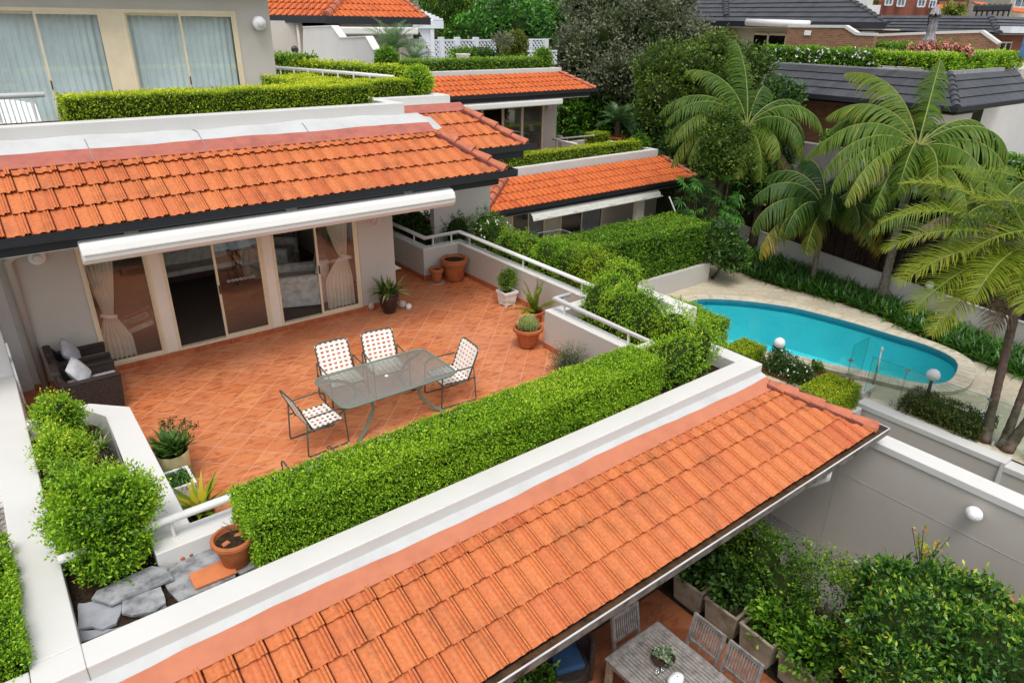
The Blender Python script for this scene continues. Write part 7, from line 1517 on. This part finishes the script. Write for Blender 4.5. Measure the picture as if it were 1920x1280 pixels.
M('window far', (.35,.42,.45), .25, .5)
block('brick_flats', 'red brick block of flats with white sash windows at the top right', 1652, 1760, -14, 40, 75, 'brick far', [(1661,1671,-4,10),(1684,1694,-3,12),(1722,1732,0,13),(1744,1752,1,14)])
block('brick_flats', 'second red brick block of flats behind the dark chimney pots at the top right', 1815, 1900, -20, 30, 85, 'brick far', [(1838,1842,-6,3),(1850,1858,-6,5),(1868,1873,-6,6),(1882,1890,-8,8)])
block('brick_house', 'brown brick wall and house between the two blocks of flats', 1762, 1815, 4, 30, 78, 'brick wall', [], None); block('pale_house', 'pale house with a wide window at the very top right', 1900, 1960, -16, 30, 78, 'far cream', [(1904,1925,-2,14)], None)
def smallroof(label, pts, dep): P = [pd(x, y, dep*k) for x, y, k in pts]; t = thing('tiled_roof', label, 'roof', P[0]); part(MB().extrude(P, (0, 0, -.15)), 'tiles', 'roof orange plain', t); return t
M('roof orange plain', (.55,.15,.05), .7, .2, .2, 6)
smallroof('small orange tiled porch roof between the brick flats', [(1756,9,1.03),(1783,9,1.03),(1786,15,1),(1756,18,1)], 72); smallroof('orange tiled roof at the right edge below the pale house', [(1898,14,1.03),(1940,16,1.03),(1940,26,1),(1898,20,1)], 72); smallroof('orange tiled roof behind the dark chimneys', [(1822,3,1.03),(1850,5,1.03),(1850,10,1),(1840,11,1)], 74)
tk = thing('roof_plant', 'row of dark pipes and tanks on the roof at the upper right', 'equipment', pd(1860, 20, 60)); part(MB().bar(pd(1828, 16, 60), pd(1892, 15, 60), .6, .55), 'tank', 'dark metal', tk, bevel=.1)
for i in range(7): p = pd(1832+i*10, 22, 60); part(MB().tube([p-[0,0,.8], p+[0,0,.6]], .08, 8), 'pipe', 'gutter dark', tk)
block('pale_house', 'pale house glimpsed above the trees at the top centre', 1010, 1240, -40, 3, 90, 'far pale', [], None); block('brick_house', 'brownish house with a chimney behind the variegated tree', 894, 925, -20, 24, 70, 'room wall', [], None); block('pale_house', 'cream eaves of a distant house above the broad trees', 960, 1110, -10, 3, 66, 'far cream', [(975,1000,-6,0)], None)
block('pale_house', 'pale low building behind the upper dark roof at the top right', 1560, 1640, -10, 30, 70, 'far pale', [(1570,1590,-4,5)], None); block('white_box_house', 'white walled box beside the upper dark roof hip', 1626, 1652, 10, 40, 55, 'far pale', [], None)
block('far_building', 'large dull background building beyond everything at the top right', 1380, 2000, -60, 22, 140, 'brick wall', [], None, 10)
# ================================================================ palms and trees
PL, KL, QL = MATS['palm leaf'], MATS['kentia leaf'], MATS['queen leaf']
palm('palm_tree', 'tall palm with drooping feather fronds at the left end of the fence', (26.75, 18.3, ZD), (26.85, 18.25, 1.35), 0, PL, r=.15, shaft=.8, L=4.2, ll=.95, nl=66, hang=.8, seed=5, wid=.06, keel=-.7,
     spec=[(100,78,1.0,.9,.35),(150,72,.95,1.5,.35),(172,52,1.05,1.9,.4),(195,35,1.0,1.9,.55),(188,15,.95,1.7,.6),(60,60,.9,1.6,.3),(20,55,.85,1.9,.35),(5,38,.85,2.3,.35),(340,25,.8,2.2,.5),(300,18,.7,2.2,.55),(275,-5,.75,1.5,.6),(325,-20,.8,.9,'dead'),(230,20,.75,2.1,.4),(120,45,.8,2.0,.3),(30,20,.8,1.8,.3),(355,10,.85,1.7,.45),(180,2,.9,1.3,.5),(165,30,.95,1.8,.5),(315,40,.8,2.3,.4),(205,20,.9,1.9,.5),(250,0,.8,1.4,.6),(345,52,.9,2.2,.4),(185,48,1.0,1.9,.4)], fruit=(-2.4, 3.6))
palm('palm_tree', 'tallest palm with two pale flower sprays in the middle of the fence', (25.94, 10.68, ZD), (25.9, 10.72, 1.55), 0, PL, r=.17, shaft=.85, L=3.8, ll=.95, nl=66, hang=.9, seed=6, wid=.07, keel=-.85, fruit=(-2.9, -.6),
     spec=[(60,66,1.1,1.0,.5),(118,66,1.15,1.4,.55),(140,58,1.0,1.9,.6),(168,42,1.0,2.0,.45),(183,28,1.0,1.9,.55),(205,8,1.0,1.6,.7),(235,25,.9,2.2,.55),(262,20,.85,2.3,.6),(300,22,.9,2.1,.6),(330,30,.95,2.1,.5),(350,38,1.0,2.2,.45),(12,50,1.0,2.2,.5),(35,45,.9,2.1,.4),(90,50,.9,2.0,.4),(318,5,1.0,1.5,.45),(350,10,1.05,1.6,.35),(5,25,1.05,1.9,.4),(20,12,1.0,1.7,.35),(335,-8,.95,1.2,.5),(222,-5,.9,1.3,.5),(128,48,1.0,1.9,.5),(155,30,1.05,1.7,.45),(192,18,1.0,1.8,.6),(285,-5,.9,1.2,.55),(345,48,.95,2.3,.5),(55,40,.95,1.9,.4)])
palm('kentia_palm', 'short kentia palm with broad drooping dark fronds beside the pool', (25.72, 13.36, ZD), (25.72, 13.40, -1.2), 0, KL, r=.12, shaft=.75, L=3.5, ll=1.0, nl=64, hang=1.0, seed=7, wid=.065, keel=-1.1,
     spec=[(170,62,1.0,2.3,.25),(185,40,1.05,2.3,.3),(192,12,1.0,1.9,.75),(205,35,.85,2.3,.5),(215,45,.9,2.4,.4),(235,20,.8,2.0,.6),(280,62,.85,2.7,.4),(300,40,.85,2.5,.55),(325,22,.95,2.2,.7),(350,35,1.0,2.3,.45),(10,55,1.1,2.3,.2),(25,45,1.1,2.2,.15),(95,75,1.0,1.9,.2),(130,68,1.0,2.1,.25),(60,62,1.0,2.2,.2),(250,70,.9,2.6,.35)])
palm('palm_tree', 'palm with a short thick trunk and brown dead fronds behind the queen palm leaves', (26.4, 7.87, ZD), (26.5, 8.0, .1), 0, PL, r=.2, shaft=.6, L=3.7, ll=.85, nl=60, hang=.8, seed=8, keel=-.6, wid=.05, trunkmat=MATS['palm trunk brown'],
     spec=[(150,55,1.1,1.5,.35),(175,42,1.15,1.6,.45),(182,18,1.2,1.2,.5),(190,8,.9,1.0,'dead'),(200,-15,.8,.9,'dead'),(120,60,.9,1.6,.3),(60,60,.9,1.8,.3),(30,50,.9,2.0,.35),(0,35,.9,2.0,.35),(210,25,.8,1.9,.45),(300,30,.8,2.2,.4),(90,70,.8,1.2,.3)])
palm('queen_palm', 'bright green queen palm leaning in from the right edge, the left trunk of the three', (18.45, 4.30, ZD), (18.75, 4.75, 1.05), 0, QL, r=.115, shaft=.5, L=3.3, ll=.80, nl=78, hang=.35, seed=9, wid=.036, trunkmat=MATS['palm trunk brown'], keel=.45,
     spec=[(150,48,1.0,1.1,.6),(165,35,1.05,1.2,.55),(178,24,1.05,1.1,.6),(188,10,1.0,1.0,.65),(196,-2,1.0,.9,.55),(203,-18,.95,.7,.8),(170,5,.9,1.0,.45),(215,15,.8,1.4,.5),(240,10,.7,1.5,.5),(120,60,.9,1.2,.45),(30,45,.9,1.5,.5),(330,30,.9,1.6,.5),(270,20,.7,1.7,.5),(100,30,.8,1.5,.4),(225,-30,.7,.6,'dead')])
palm('queen_palm', 'second queen palm trunk crossing behind the first one, crown outside the photo', (18.50, 3.92, ZD), (19.05, 4.0, 1.3), 0, QL, r=.105, shaft=.5, L=2.8, ll=.7, nl=56, hang=.25, seed=10, wid=.03, trunkmat=MATS['palm trunk brown'], keel=.45,
     spec=[(160,45,1.0,1.3,.55),(185,25,1.0,1.2,.6),(205,5,.9,1.2,.55),(135,60,1.0,1.3,.5),(60,50,.9,1.5,.5),(0,30,.9,1.6,.5),(300,30,.9,1.6,.5),(250,20,.8,1.6,.5)])
palm('queen_palm', 'third queen palm trunk leaning right at the edge of the photo', (18.42, 3.80, ZD), (19.3, 3.15, .4), 0, QL, r=.12, shaft=.4, L=2.4, ll=.6, nl=40, hang=.25, seed=12, wid=.03, trunkmat=MATS['palm trunk brown'],
     spec=[(0,50,1,1.5,.5),(320,30,1,1.6,.5),(60,60,1,1.5,.5),(280,50,1,1.5,.5)])
leafmat('dark olive', [(0,(.010,.025,.005)),(.4,(.025,.055,.010)),(.75,(.06,.105,.016)),(1,(.15,.20,.035))], .3)
FL, BL, GL, YF_ = MATS['forest leaf'], MATS['bright leaf'], MATS['grey leaf'], MATS['yellow leaf']
def T(name, label, pts, mat, n, leaf, seed, k=5, base_z=-3.4, L=2.4, rough=.25, cat='tree', trunk_r=.18, wid=.5, core=True, up=.3, fl=.9):
    bl = []
    for x, y, rx_, ry_, dep in pts:
        c = pd(x, y, dep); bl.append((float(c[0]), float(c[1]), float(c[2]), mpx(rx_, dep), mpx(rx_, dep)*fl, mpx(ry_, dep)))
    b = bl[0]; return tree(name, label, (b[0], b[1], base_z), bl, MATS[mat], int(n*1.25), leaf, k, leaf*L, rough, seed, wid, cat, None, core, trunk_r, up)
T('broadleaf_tree', 'dark green dense broadleaf tree across the top centre behind the lattice', [(960,55,75,60,52),(1060,50,60,62,54),(890,75,45,45,50)], 'forest leaf', 5200, .26, 101)
T('broadleaf_tree', 'dark green tree to the right of the lattice fence below the grey tree', [(1075,130,45,50,47),(1110,190,45,40,44)], 'forest leaf', 2600, .24, 102)
T('conifer_tree', 'tall bright green feathery tree behind the white pergola', [(825,20,42,70,50),(800,70,35,40,49),(850,75,30,35,50)], 'bright leaf', 3400, .16, 103, wid=.25, up=.7)
T('variegated_tree', 'tree with pale yellow edged leaves left of the brownish house', [(872,35,26,40,53),(880,75,20,28,52)], 'yellow leaf', 1100, .22, 104)
T('dark_conifer', 'very dark tree behind the variegated one at the top', [(885,0,32,40,60),(860,-10,28,40,60)], 'dark leaf', 1400, .2, 105)
T('banksia_tree', 'large grey green banksia tree with crooked branches in the middle of the background', [(1150,70,85,75,42),(1230,50,70,60,42),(1090,110,55,60,42),(1180,140,60,45,41),(1280,85,45,45,42),(1120,10,60,40,43),(1250,10,50,35,43)], 'grey leaf', 12500, .18, 106, L=2.8, rough=.35)
T('rounded_tree', 'rounded bright green tree in front of the banksia, left of the tall palm', [(1270,135,70,50,36),(1240,180,50,50,35.5),(1340,115,60,45,36),(1330,175,70,55,36),(1400,140,50,45,36.5)], 'olive leaf', 6500, .16, 107)
T('broadleaf_shrub', 'yellow green broad leaved bush behind the roof terrace cycad', [(1120,212,50,40,43.5),(1070,222,37,40,43),(1160,235,30,30,44)], 'bright leaf', 2200, .22, 108, cat='bush')
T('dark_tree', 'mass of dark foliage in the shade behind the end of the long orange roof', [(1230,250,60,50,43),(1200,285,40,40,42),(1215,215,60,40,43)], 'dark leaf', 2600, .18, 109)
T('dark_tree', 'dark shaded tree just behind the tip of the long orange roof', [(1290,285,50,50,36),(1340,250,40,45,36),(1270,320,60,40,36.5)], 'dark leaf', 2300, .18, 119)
T('small_leaved_tree', 'mid green small leaved tree growing under the fronds of the left palm', [(1352,232,30,24,28.7),(1385,262,24,22,28.5),(1338,268,26,24,28.2),(1368,300,30,28,28.5),(1330,310,22,22,28.6),(1395,315,20,22,28.7)], 'olive leaf', 3600, .11, 110, base_z=-3.4, rough=.42, L=3.2)
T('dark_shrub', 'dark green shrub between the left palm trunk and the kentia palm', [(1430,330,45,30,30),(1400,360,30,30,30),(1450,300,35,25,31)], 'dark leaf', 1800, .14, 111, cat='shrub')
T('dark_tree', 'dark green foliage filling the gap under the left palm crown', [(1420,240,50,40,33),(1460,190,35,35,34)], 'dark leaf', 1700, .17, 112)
T('background_trees', 'distant trees along the skyline at the top centre', [(700,-25,120,30,75),(940,-30,130,32,80),(1200,-28,150,35,75)], 'forest leaf', 3000, .45, 113)
T('golden_tree', 'yellow green trees on the skyline above the dark roof', [(1530,-8,60,18,75),(1610,-5,30,14,75)], 'yellow leaf', 900, .35, 114); T('small_tree', 'small yellow green tree between the brick flats', [(1787,22,16,8,66)], 'yellow leaf', 300, .25, 115, trunk_r=.08)
# fan leaved palms (rhapis) at the corner of the second house
rh = thing('lady_palm', 'clump of dark fan leaved lady palms beside the second house column', 'palm clump', (25.5, 20.2, ZD)); q = []; v = []; m = MB()
for i in range(110):
    x, y = RNG.uniform(1270, 1392), RNG.uniform(325, 478); dep = 29+RNG.uniform(-1.2, 1.5); c = pd(x, y, dep); a0 = RNG.uniform(0, 6.28); tl = RNG.uniform(.2, .9); nrm_ = unit(np.array([math.cos(a0)*tl, math.sin(a0)*tl, 1.])); s1_ = unit(np.cross(nrm_, [.3, .5, .2])); s2_ = np.cross(nrm_, s1_)
    for k in range(9):
        a = -1.9+3.8*k/8+RNG.normal()*.05; d = s1_*math.cos(a)+s2_*math.sin(a); w_ = np.cross(nrm_, d)*.032; L0 = RNG.uniform(.38, .52); q.append([c, c+d*L0*.5+w_, c+d*L0-[0, 0, .10], c+d*L0*.5-w_]); v.append(.2+.5*RNG.random())
    if i % 4 == 0: m.tube([(c[0], c[1], ZD), c], .012, 5)
quads('fans', np.array(q), np.array(v), MATS['forest leaf'], rh); part(m, 'stems', 'bark', rh)
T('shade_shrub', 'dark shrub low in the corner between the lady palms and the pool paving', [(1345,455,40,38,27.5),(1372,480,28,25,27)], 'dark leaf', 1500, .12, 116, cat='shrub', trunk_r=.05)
tag(MB().tube([pd(1255, 369, 31), pd(1266, 396, 30.5)], .03, 8).build('white_pole', MATS['rail white'], None), 'short white pole leaning in the dark garden behind the big hedge', 'pole')
# ================================================================ the lower patio glimpsed under the front roof
tz = ZG+.74; PT = thing('teak_table', 'weathered grey slatted teak dining table on the lower patio', 'table', (5.95, 3.6, ZG)); x0, x1, y0, y1 = 5.38, 6.50, 1.9, 4.66
m = MB(); m.box(x0, y1-.11, tz-.03, x1, y1, tz).box(x0, y0, tz-.03, x0+.09, y1-.11, tz).box(x1-.09, y0, tz-.03, x1, y1-.11, tz).box(x0+.09, 3.30, tz-.03, x1-.09, 3.41, tz+.002); part(m, 'frame', 'teak grey', PT, bevel=.004)
m = MB(); k = 17; w_ = (x1-x0-.18)/k
for i in range(k):
    for a, b in ((y0, 3.30), (3.41, y1-.11)): m.box(x0+.09+i*w_+.005, a, tz-.025, x0+.09+(i+1)*w_-.005, b, tz-.003)
part(m, 'slats', 'teak grey', PT)
for x in (x0+.06, x1-.06):
    for y in (y0+.06, y1-.06): part(MB().box(x-.04, y-.04, ZG, x+.04, y+.04, tz-.03), 'leg', 'teak warm', PT)
part(MB().box(x0+.05, y1-.08, tz-.12, x1-.05, y1-.05, tz-.03).box(x0+.03, y0+.1, tz-.12, x0+.06, y1-.1, tz-.03), 'apron', 'teak warm', PT)
def teak_chair(label):
    t = thing('teak_chair', label, 'chair', (0, 0, 0), 'slatted teak chairs round the grey table'); w = .26
    for s in (-1, 1): part(MB().bar((-.22, s*w, 0), (-.25, s*w, .45), .045, .04).bar((-.25, s*w, .45), (-.36, s*w, .98), .04, .045), 'back_leg', 'teak grey', t); part(MB().box(.18, s*w-.02, 0, .22, s*w+.02, .44), 'front_leg', 'teak grey', t)
    m = MB(); m.bar((-.355, -w, .95), (-.355, w, .95), .03, .07).bar((-.27, -w, .54), (-.27, w, .54), .03, .05)
    for i in range(11): y = -w+.045+i*(2*w-.09)/10; m.bar((-.27, y, .55), (-.35, y, .93), .022, .014)
    part(m, 'backrest', 'teak grey', t); m = MB()
    for i in range(8): m.box(-.22+i*.056, -w, .43, -.22+i*.056+.045, w, .45)
    part(m, 'seat', 'teak grey', t); return t
tc_ = teak_chair('slatted teak chair at the far end of the grey table'); tc_.location = (6.08, 4.62, ZG); tc_.rotation_euler.z = math.radians(-90); gpt = 'slatted teak chairs round the grey table'
dup(tc_, (6.52, 4.02, ZG), math.radians(180), 'slatted teak chair on the planter side of the grey table, the further one', gpt); dup(tc_, (6.52, 3.40, ZG), math.radians(180), 'slatted teak chair on the planter side of the grey table, the nearer one', gpt)
# bowl of succulents, glasses, cloth
bw = thing('succulent_bowl', 'dark bowl planted with pale succulents on the grey teak table', 'bowl', (6.0, 4.13, tz)); part(MB().lathe([(.07, 0), (.15, .05), (.17, .09), (.155, .09), (.14, .06)], (6.0, 4.13, tz), 28, cap=False).lathe([(.001, .075), (.15, .07)], (6.0, 4.13, tz), 20, cap=False), 'bowl', 'wood dark', bw, smooth=True); q = []
for i in range(26):
    a, r_ = RNG.uniform(0, 6.28), .14*RNG.random()**.5; c = np.array([6.0+r_*math.cos(a), 4.13+r_*math.sin(a), tz+.08+RNG.uniform(0, .06)]); D = unit(RNG.normal(size=(16, 3))+[0, 0, .8]); q.append(leafquads(np.tile(c, (16, 1)), D, .06, .4, .2))
V = np.concatenate(q); leafmat('succulent leaf', [(0,(.10,.17,.09)),(.6,(.25,.33,.2)),(1,(.42,.46,.3))], .1); quads('succulents', V, RNG.random(len(V)), MATS['succulent leaf'], bw)
for i, (x, y) in enumerate(((5.77, 4.03), (5.86, 4.01))): tag(MB().lathe([(.028, 0), (.034, .09), (.031, .09), (.026, .008), (.001, .008)], (x, y, tz), 18, cap=False).build('drinking_glass', MATS['clear glass'], None, smooth=True), ['small drinking glass left of the white cloth on the teak table', 'small drinking glass between the succulent bowl and the white cloth'][i], 'glass')
m = MB(); m.ball((0, 0, 0), 1, 20); P = np.array(m.v); P = P*(1+.10*noise3(P, 3, 5))[:, None]*[.13, .10, .10]; P[:, 2] = np.maximum(P[:, 2], -.03); m.v = [tuple(p) for p in P+np.array([5.88, 3.80, tz+.035])]
cl = tag(m.build('folded_cloth', MATS['cloth white'], None, smooth=True), 'crumpled white cloth with a small blue mark on the teak table', 'cloth'); o_ = MB().ball((5.88, 3.80, tz+.128), .022, 8, 1, 1.6, .3).build('mark', MATS['fur blue'], None); o_.parent = cl
# wicker chair with blue cushion and the geranium
wc = thing('wicker_armchair', 'dark wicker armchair with a blue seat cushion under the gutter', 'armchair', (5.15, 5.2, ZG)); cx_, cy_ = 5.13, 5.18; m = MB(); arcp = [(cx_+.42*math.cos(a), cy_+.42*math.sin(a)) for a in np.linspace(math.radians(-50), math.radians(130), 12)]; arci = [(cx_+.34*math.cos(a), cy_+.34*math.sin(a)) for a in np.linspace(math.radians(130), math.radians(-50), 12)]
part(MB().prism(arcp+arci, ZG+.05, ZG+.80), 'backrest', 'wicker dark', wc, bevel=.03); part(MB().prism([(cx_+.36*math.cos(a), cy_+.36*math.sin(a)) for a in np.linspace(0, 2*PI, 20, False)], ZG, ZG+.36), 'seat', 'wicker dark', wc, bevel=.02)
cr = [pz(x, y, ZG+.44)[:2] for x, y in ((1028,1215),(1078,1200),(1099,1246),(1043,1262))]; part(MB().prism(cr, ZG+.36, ZG+.46), 'seat_cushion', 'cushion blue', wc, bevel=.035, seg=3); cc_ = np.mean(cr, 0); part(MB().ball((cc_[0], cc_[1], ZG+.46), .02, 8), 'button', 'cushion blue', wc)
gp2 = pot('terracotta_pot', 'terracotta pot with a red geranium almost hidden under the gutter', (4.42, 5.02), .14, .2, .35, tc, .02, .06, z=ZG); sh = fluffy('geranium', 'bright green geranium with one red flower head under the gutter', [(4.42,5.02,ZG+.55,.3,.3,.25)], 260, leaf=.07, L=.1, mat='bright leaf', core=.5, seed=121, k=4)
f_ = pz(995, 1247, ZG+.85); V = leafquads(np.tile(f_, (60, 1))+RNG.normal(size=(60, 3))*.025, RNG.normal(size=(60, 3)), .04, .9); quads('flower_head', V, RNG.random(60), MATS['red flower'], sh); part(MB().tube([(4.42, 5.02, ZG+.5), f_], .006, 5), 'stem', 'frond stalk', sh)
# concrete planters in a row
pls = [(5.0, 'furthest'), (4.35, 'second'), (3.68, 'third'), (3.0, 'nearest')]
for i, (y, nm) in enumerate(pls):
    lb = ['furthest square concrete planter, partly under the gutter', 'square concrete planter second from the gutter', 'square concrete planter third from the gutter, with fresh green leaves', 'square concrete planter nearest the bottom edge of the photo'][i]
    squarepot('concrete_planter', lb, (7.92, y), .29, .56, 'concrete pot', rim=.012, z=ZG, taper=.86, rot=RNG.uniform(-.05, .05), rimh=.05, cat='planter', t=.035)
for i, (x, y, z, rr_, mt, lb) in enumerate(((7.95, 5.05, ZG+.85, .34, 'dark leaf', 'dark leaved camellia in the furthest concrete planter'), (7.95, 4.4, ZG+.85, .33, 'dark leaf', 'dark leaved camellia in the second concrete planter'), (7.95, 3.65, ZG+.68, .28, 'bright leaf', 'fresh green leafy plant in the third concrete planter'), (7.9, 2.95, ZG+.75, .36, 'bright leaf', 'broad green plant spilling from the nearest concrete planter'))):
    fluffy('planter_plant', lb, [(x, y, z, rr_, rr_, rr_*1.1), (x+.15, y-.1, z+.1, rr_*.7, rr_*.7, rr_*.8)], 500, leaf=.085, L=.16, mat=mt, core=.45, seed=130+i, k=5, rough=.4)
V = leafquads(np.array([[7.75, 5.15, ZG+1.15]]*14)+RNG.normal(size=(14, 3))*.03, RNG.normal(size=(14, 3)), .06, .9); tag(quads('red_flower', V, RNG.random(14), MATS['red flower'], None), 'single dull red flower in the furthest planter', 'flower')
# tall loose hedge behind the planters
def lp(x, y, z): return pz(x, y, z)
hb = [(8.6,4.9,-1.85,.5,.6,.62),(8.45,4.3,-1.8,.5,.55,.65),(8.7,5.4,-2.1,.4,.5,.6),(8.35,3.8,-1.9,.48,.5,.6)]
shrub('loose_hedge', 'fine leaved green bush nearest the wall corner behind the concrete planters', hb, MATS['box leaf mid'], DK, 3600, .045, 5, .12, .3, corescale=.6, stem=ZG, seed=141)
hb = [(8.8,3.5,-1.9,.5,.55,.6),(8.45,3.15,-1.75,.5,.5,.6),(8.95,2.95,-1.85,.45,.5,.6)]
shrub('loose_hedge', 'thin twiggy bush with bare grey stems in the middle of the lower hedge', hb, MATS['box leaf mid'], DK, 2600, .05, 4, .14, .35, corescale=0, stem=ZG, seed=142)
P, Q = blobpts(700, hb, .3, 9); q = []; 
for p, d in zip(P, Q): D = unit(d+RNG.normal(size=3)*.7); A = unit(np.cross(D, RNG.normal(size=3)))*.003; L0 = RNG.uniform(.12, .3); q.append([p-A, p+A, p+D*L0+A*.5, p+D*L0-A*.5])
tw_ = thing('bare_twigs', 'tangle of bare grey twigs in the middle of the lower hedge', 'twigs', (9.0, 3.2, -2)); quads('twigs', np.array(q), RNG.random(len(q)), MATS['dry twig'], tw_)['kind'] = 'stuff'
hb = [(8.9,2.2,-1.45,.75,.75,.75),(8.1,1.9,-1.3,.7,.7,.8),(9.3,1.6,-1.45,.6,.8,.75),(8.3,1.1,-1.2,.8,.8,.8),(7.4,1.6,-1.45,.55,.6,.7),(9.1,.6,-1.3,.7,.8,.75),(7.5,.8,-1.3,.6,.7,.7),(8.7,2.55,-1.15,.35,.3,.35)]
shrub('lilly_pilly_hedge', 'big glossy hedge with orange tipped new leaves filling the lower right corner', hb, MATS['lilly pilly'], DK, 13500, .072, 5, .14, .2, corescale=.85, stem=ZG, seed=143, wid=.42)
c = np.array([9.25, 2.35, -.75]); q = []; m = MB()
for i in range(7): d = unit(np.array([RNG.normal()*.5, RNG.normal()*.5, 1.3])); e_ = c+d*.45; m.tube([c-[0, 0, .3], e_], .006, 5); q.append(leafquads(np.array([c+d*t_ for t_ in np.linspace(.0, .45, 12)]), RNG.normal(size=(12, 3))+[0, 0, .5], .08, .4))
sg_ = thing('tall_sprig', 'tall fresh sprig with orange tips standing up from the lower right hedge', 'sprig', c-[0, 0, .3]); part(m, 'stems', 'bark', sg_); V = np.concatenate(q); quads('leaves', V, .75+.25*RNG.random(len(V)), MATS['lilly pilly'], sg_)
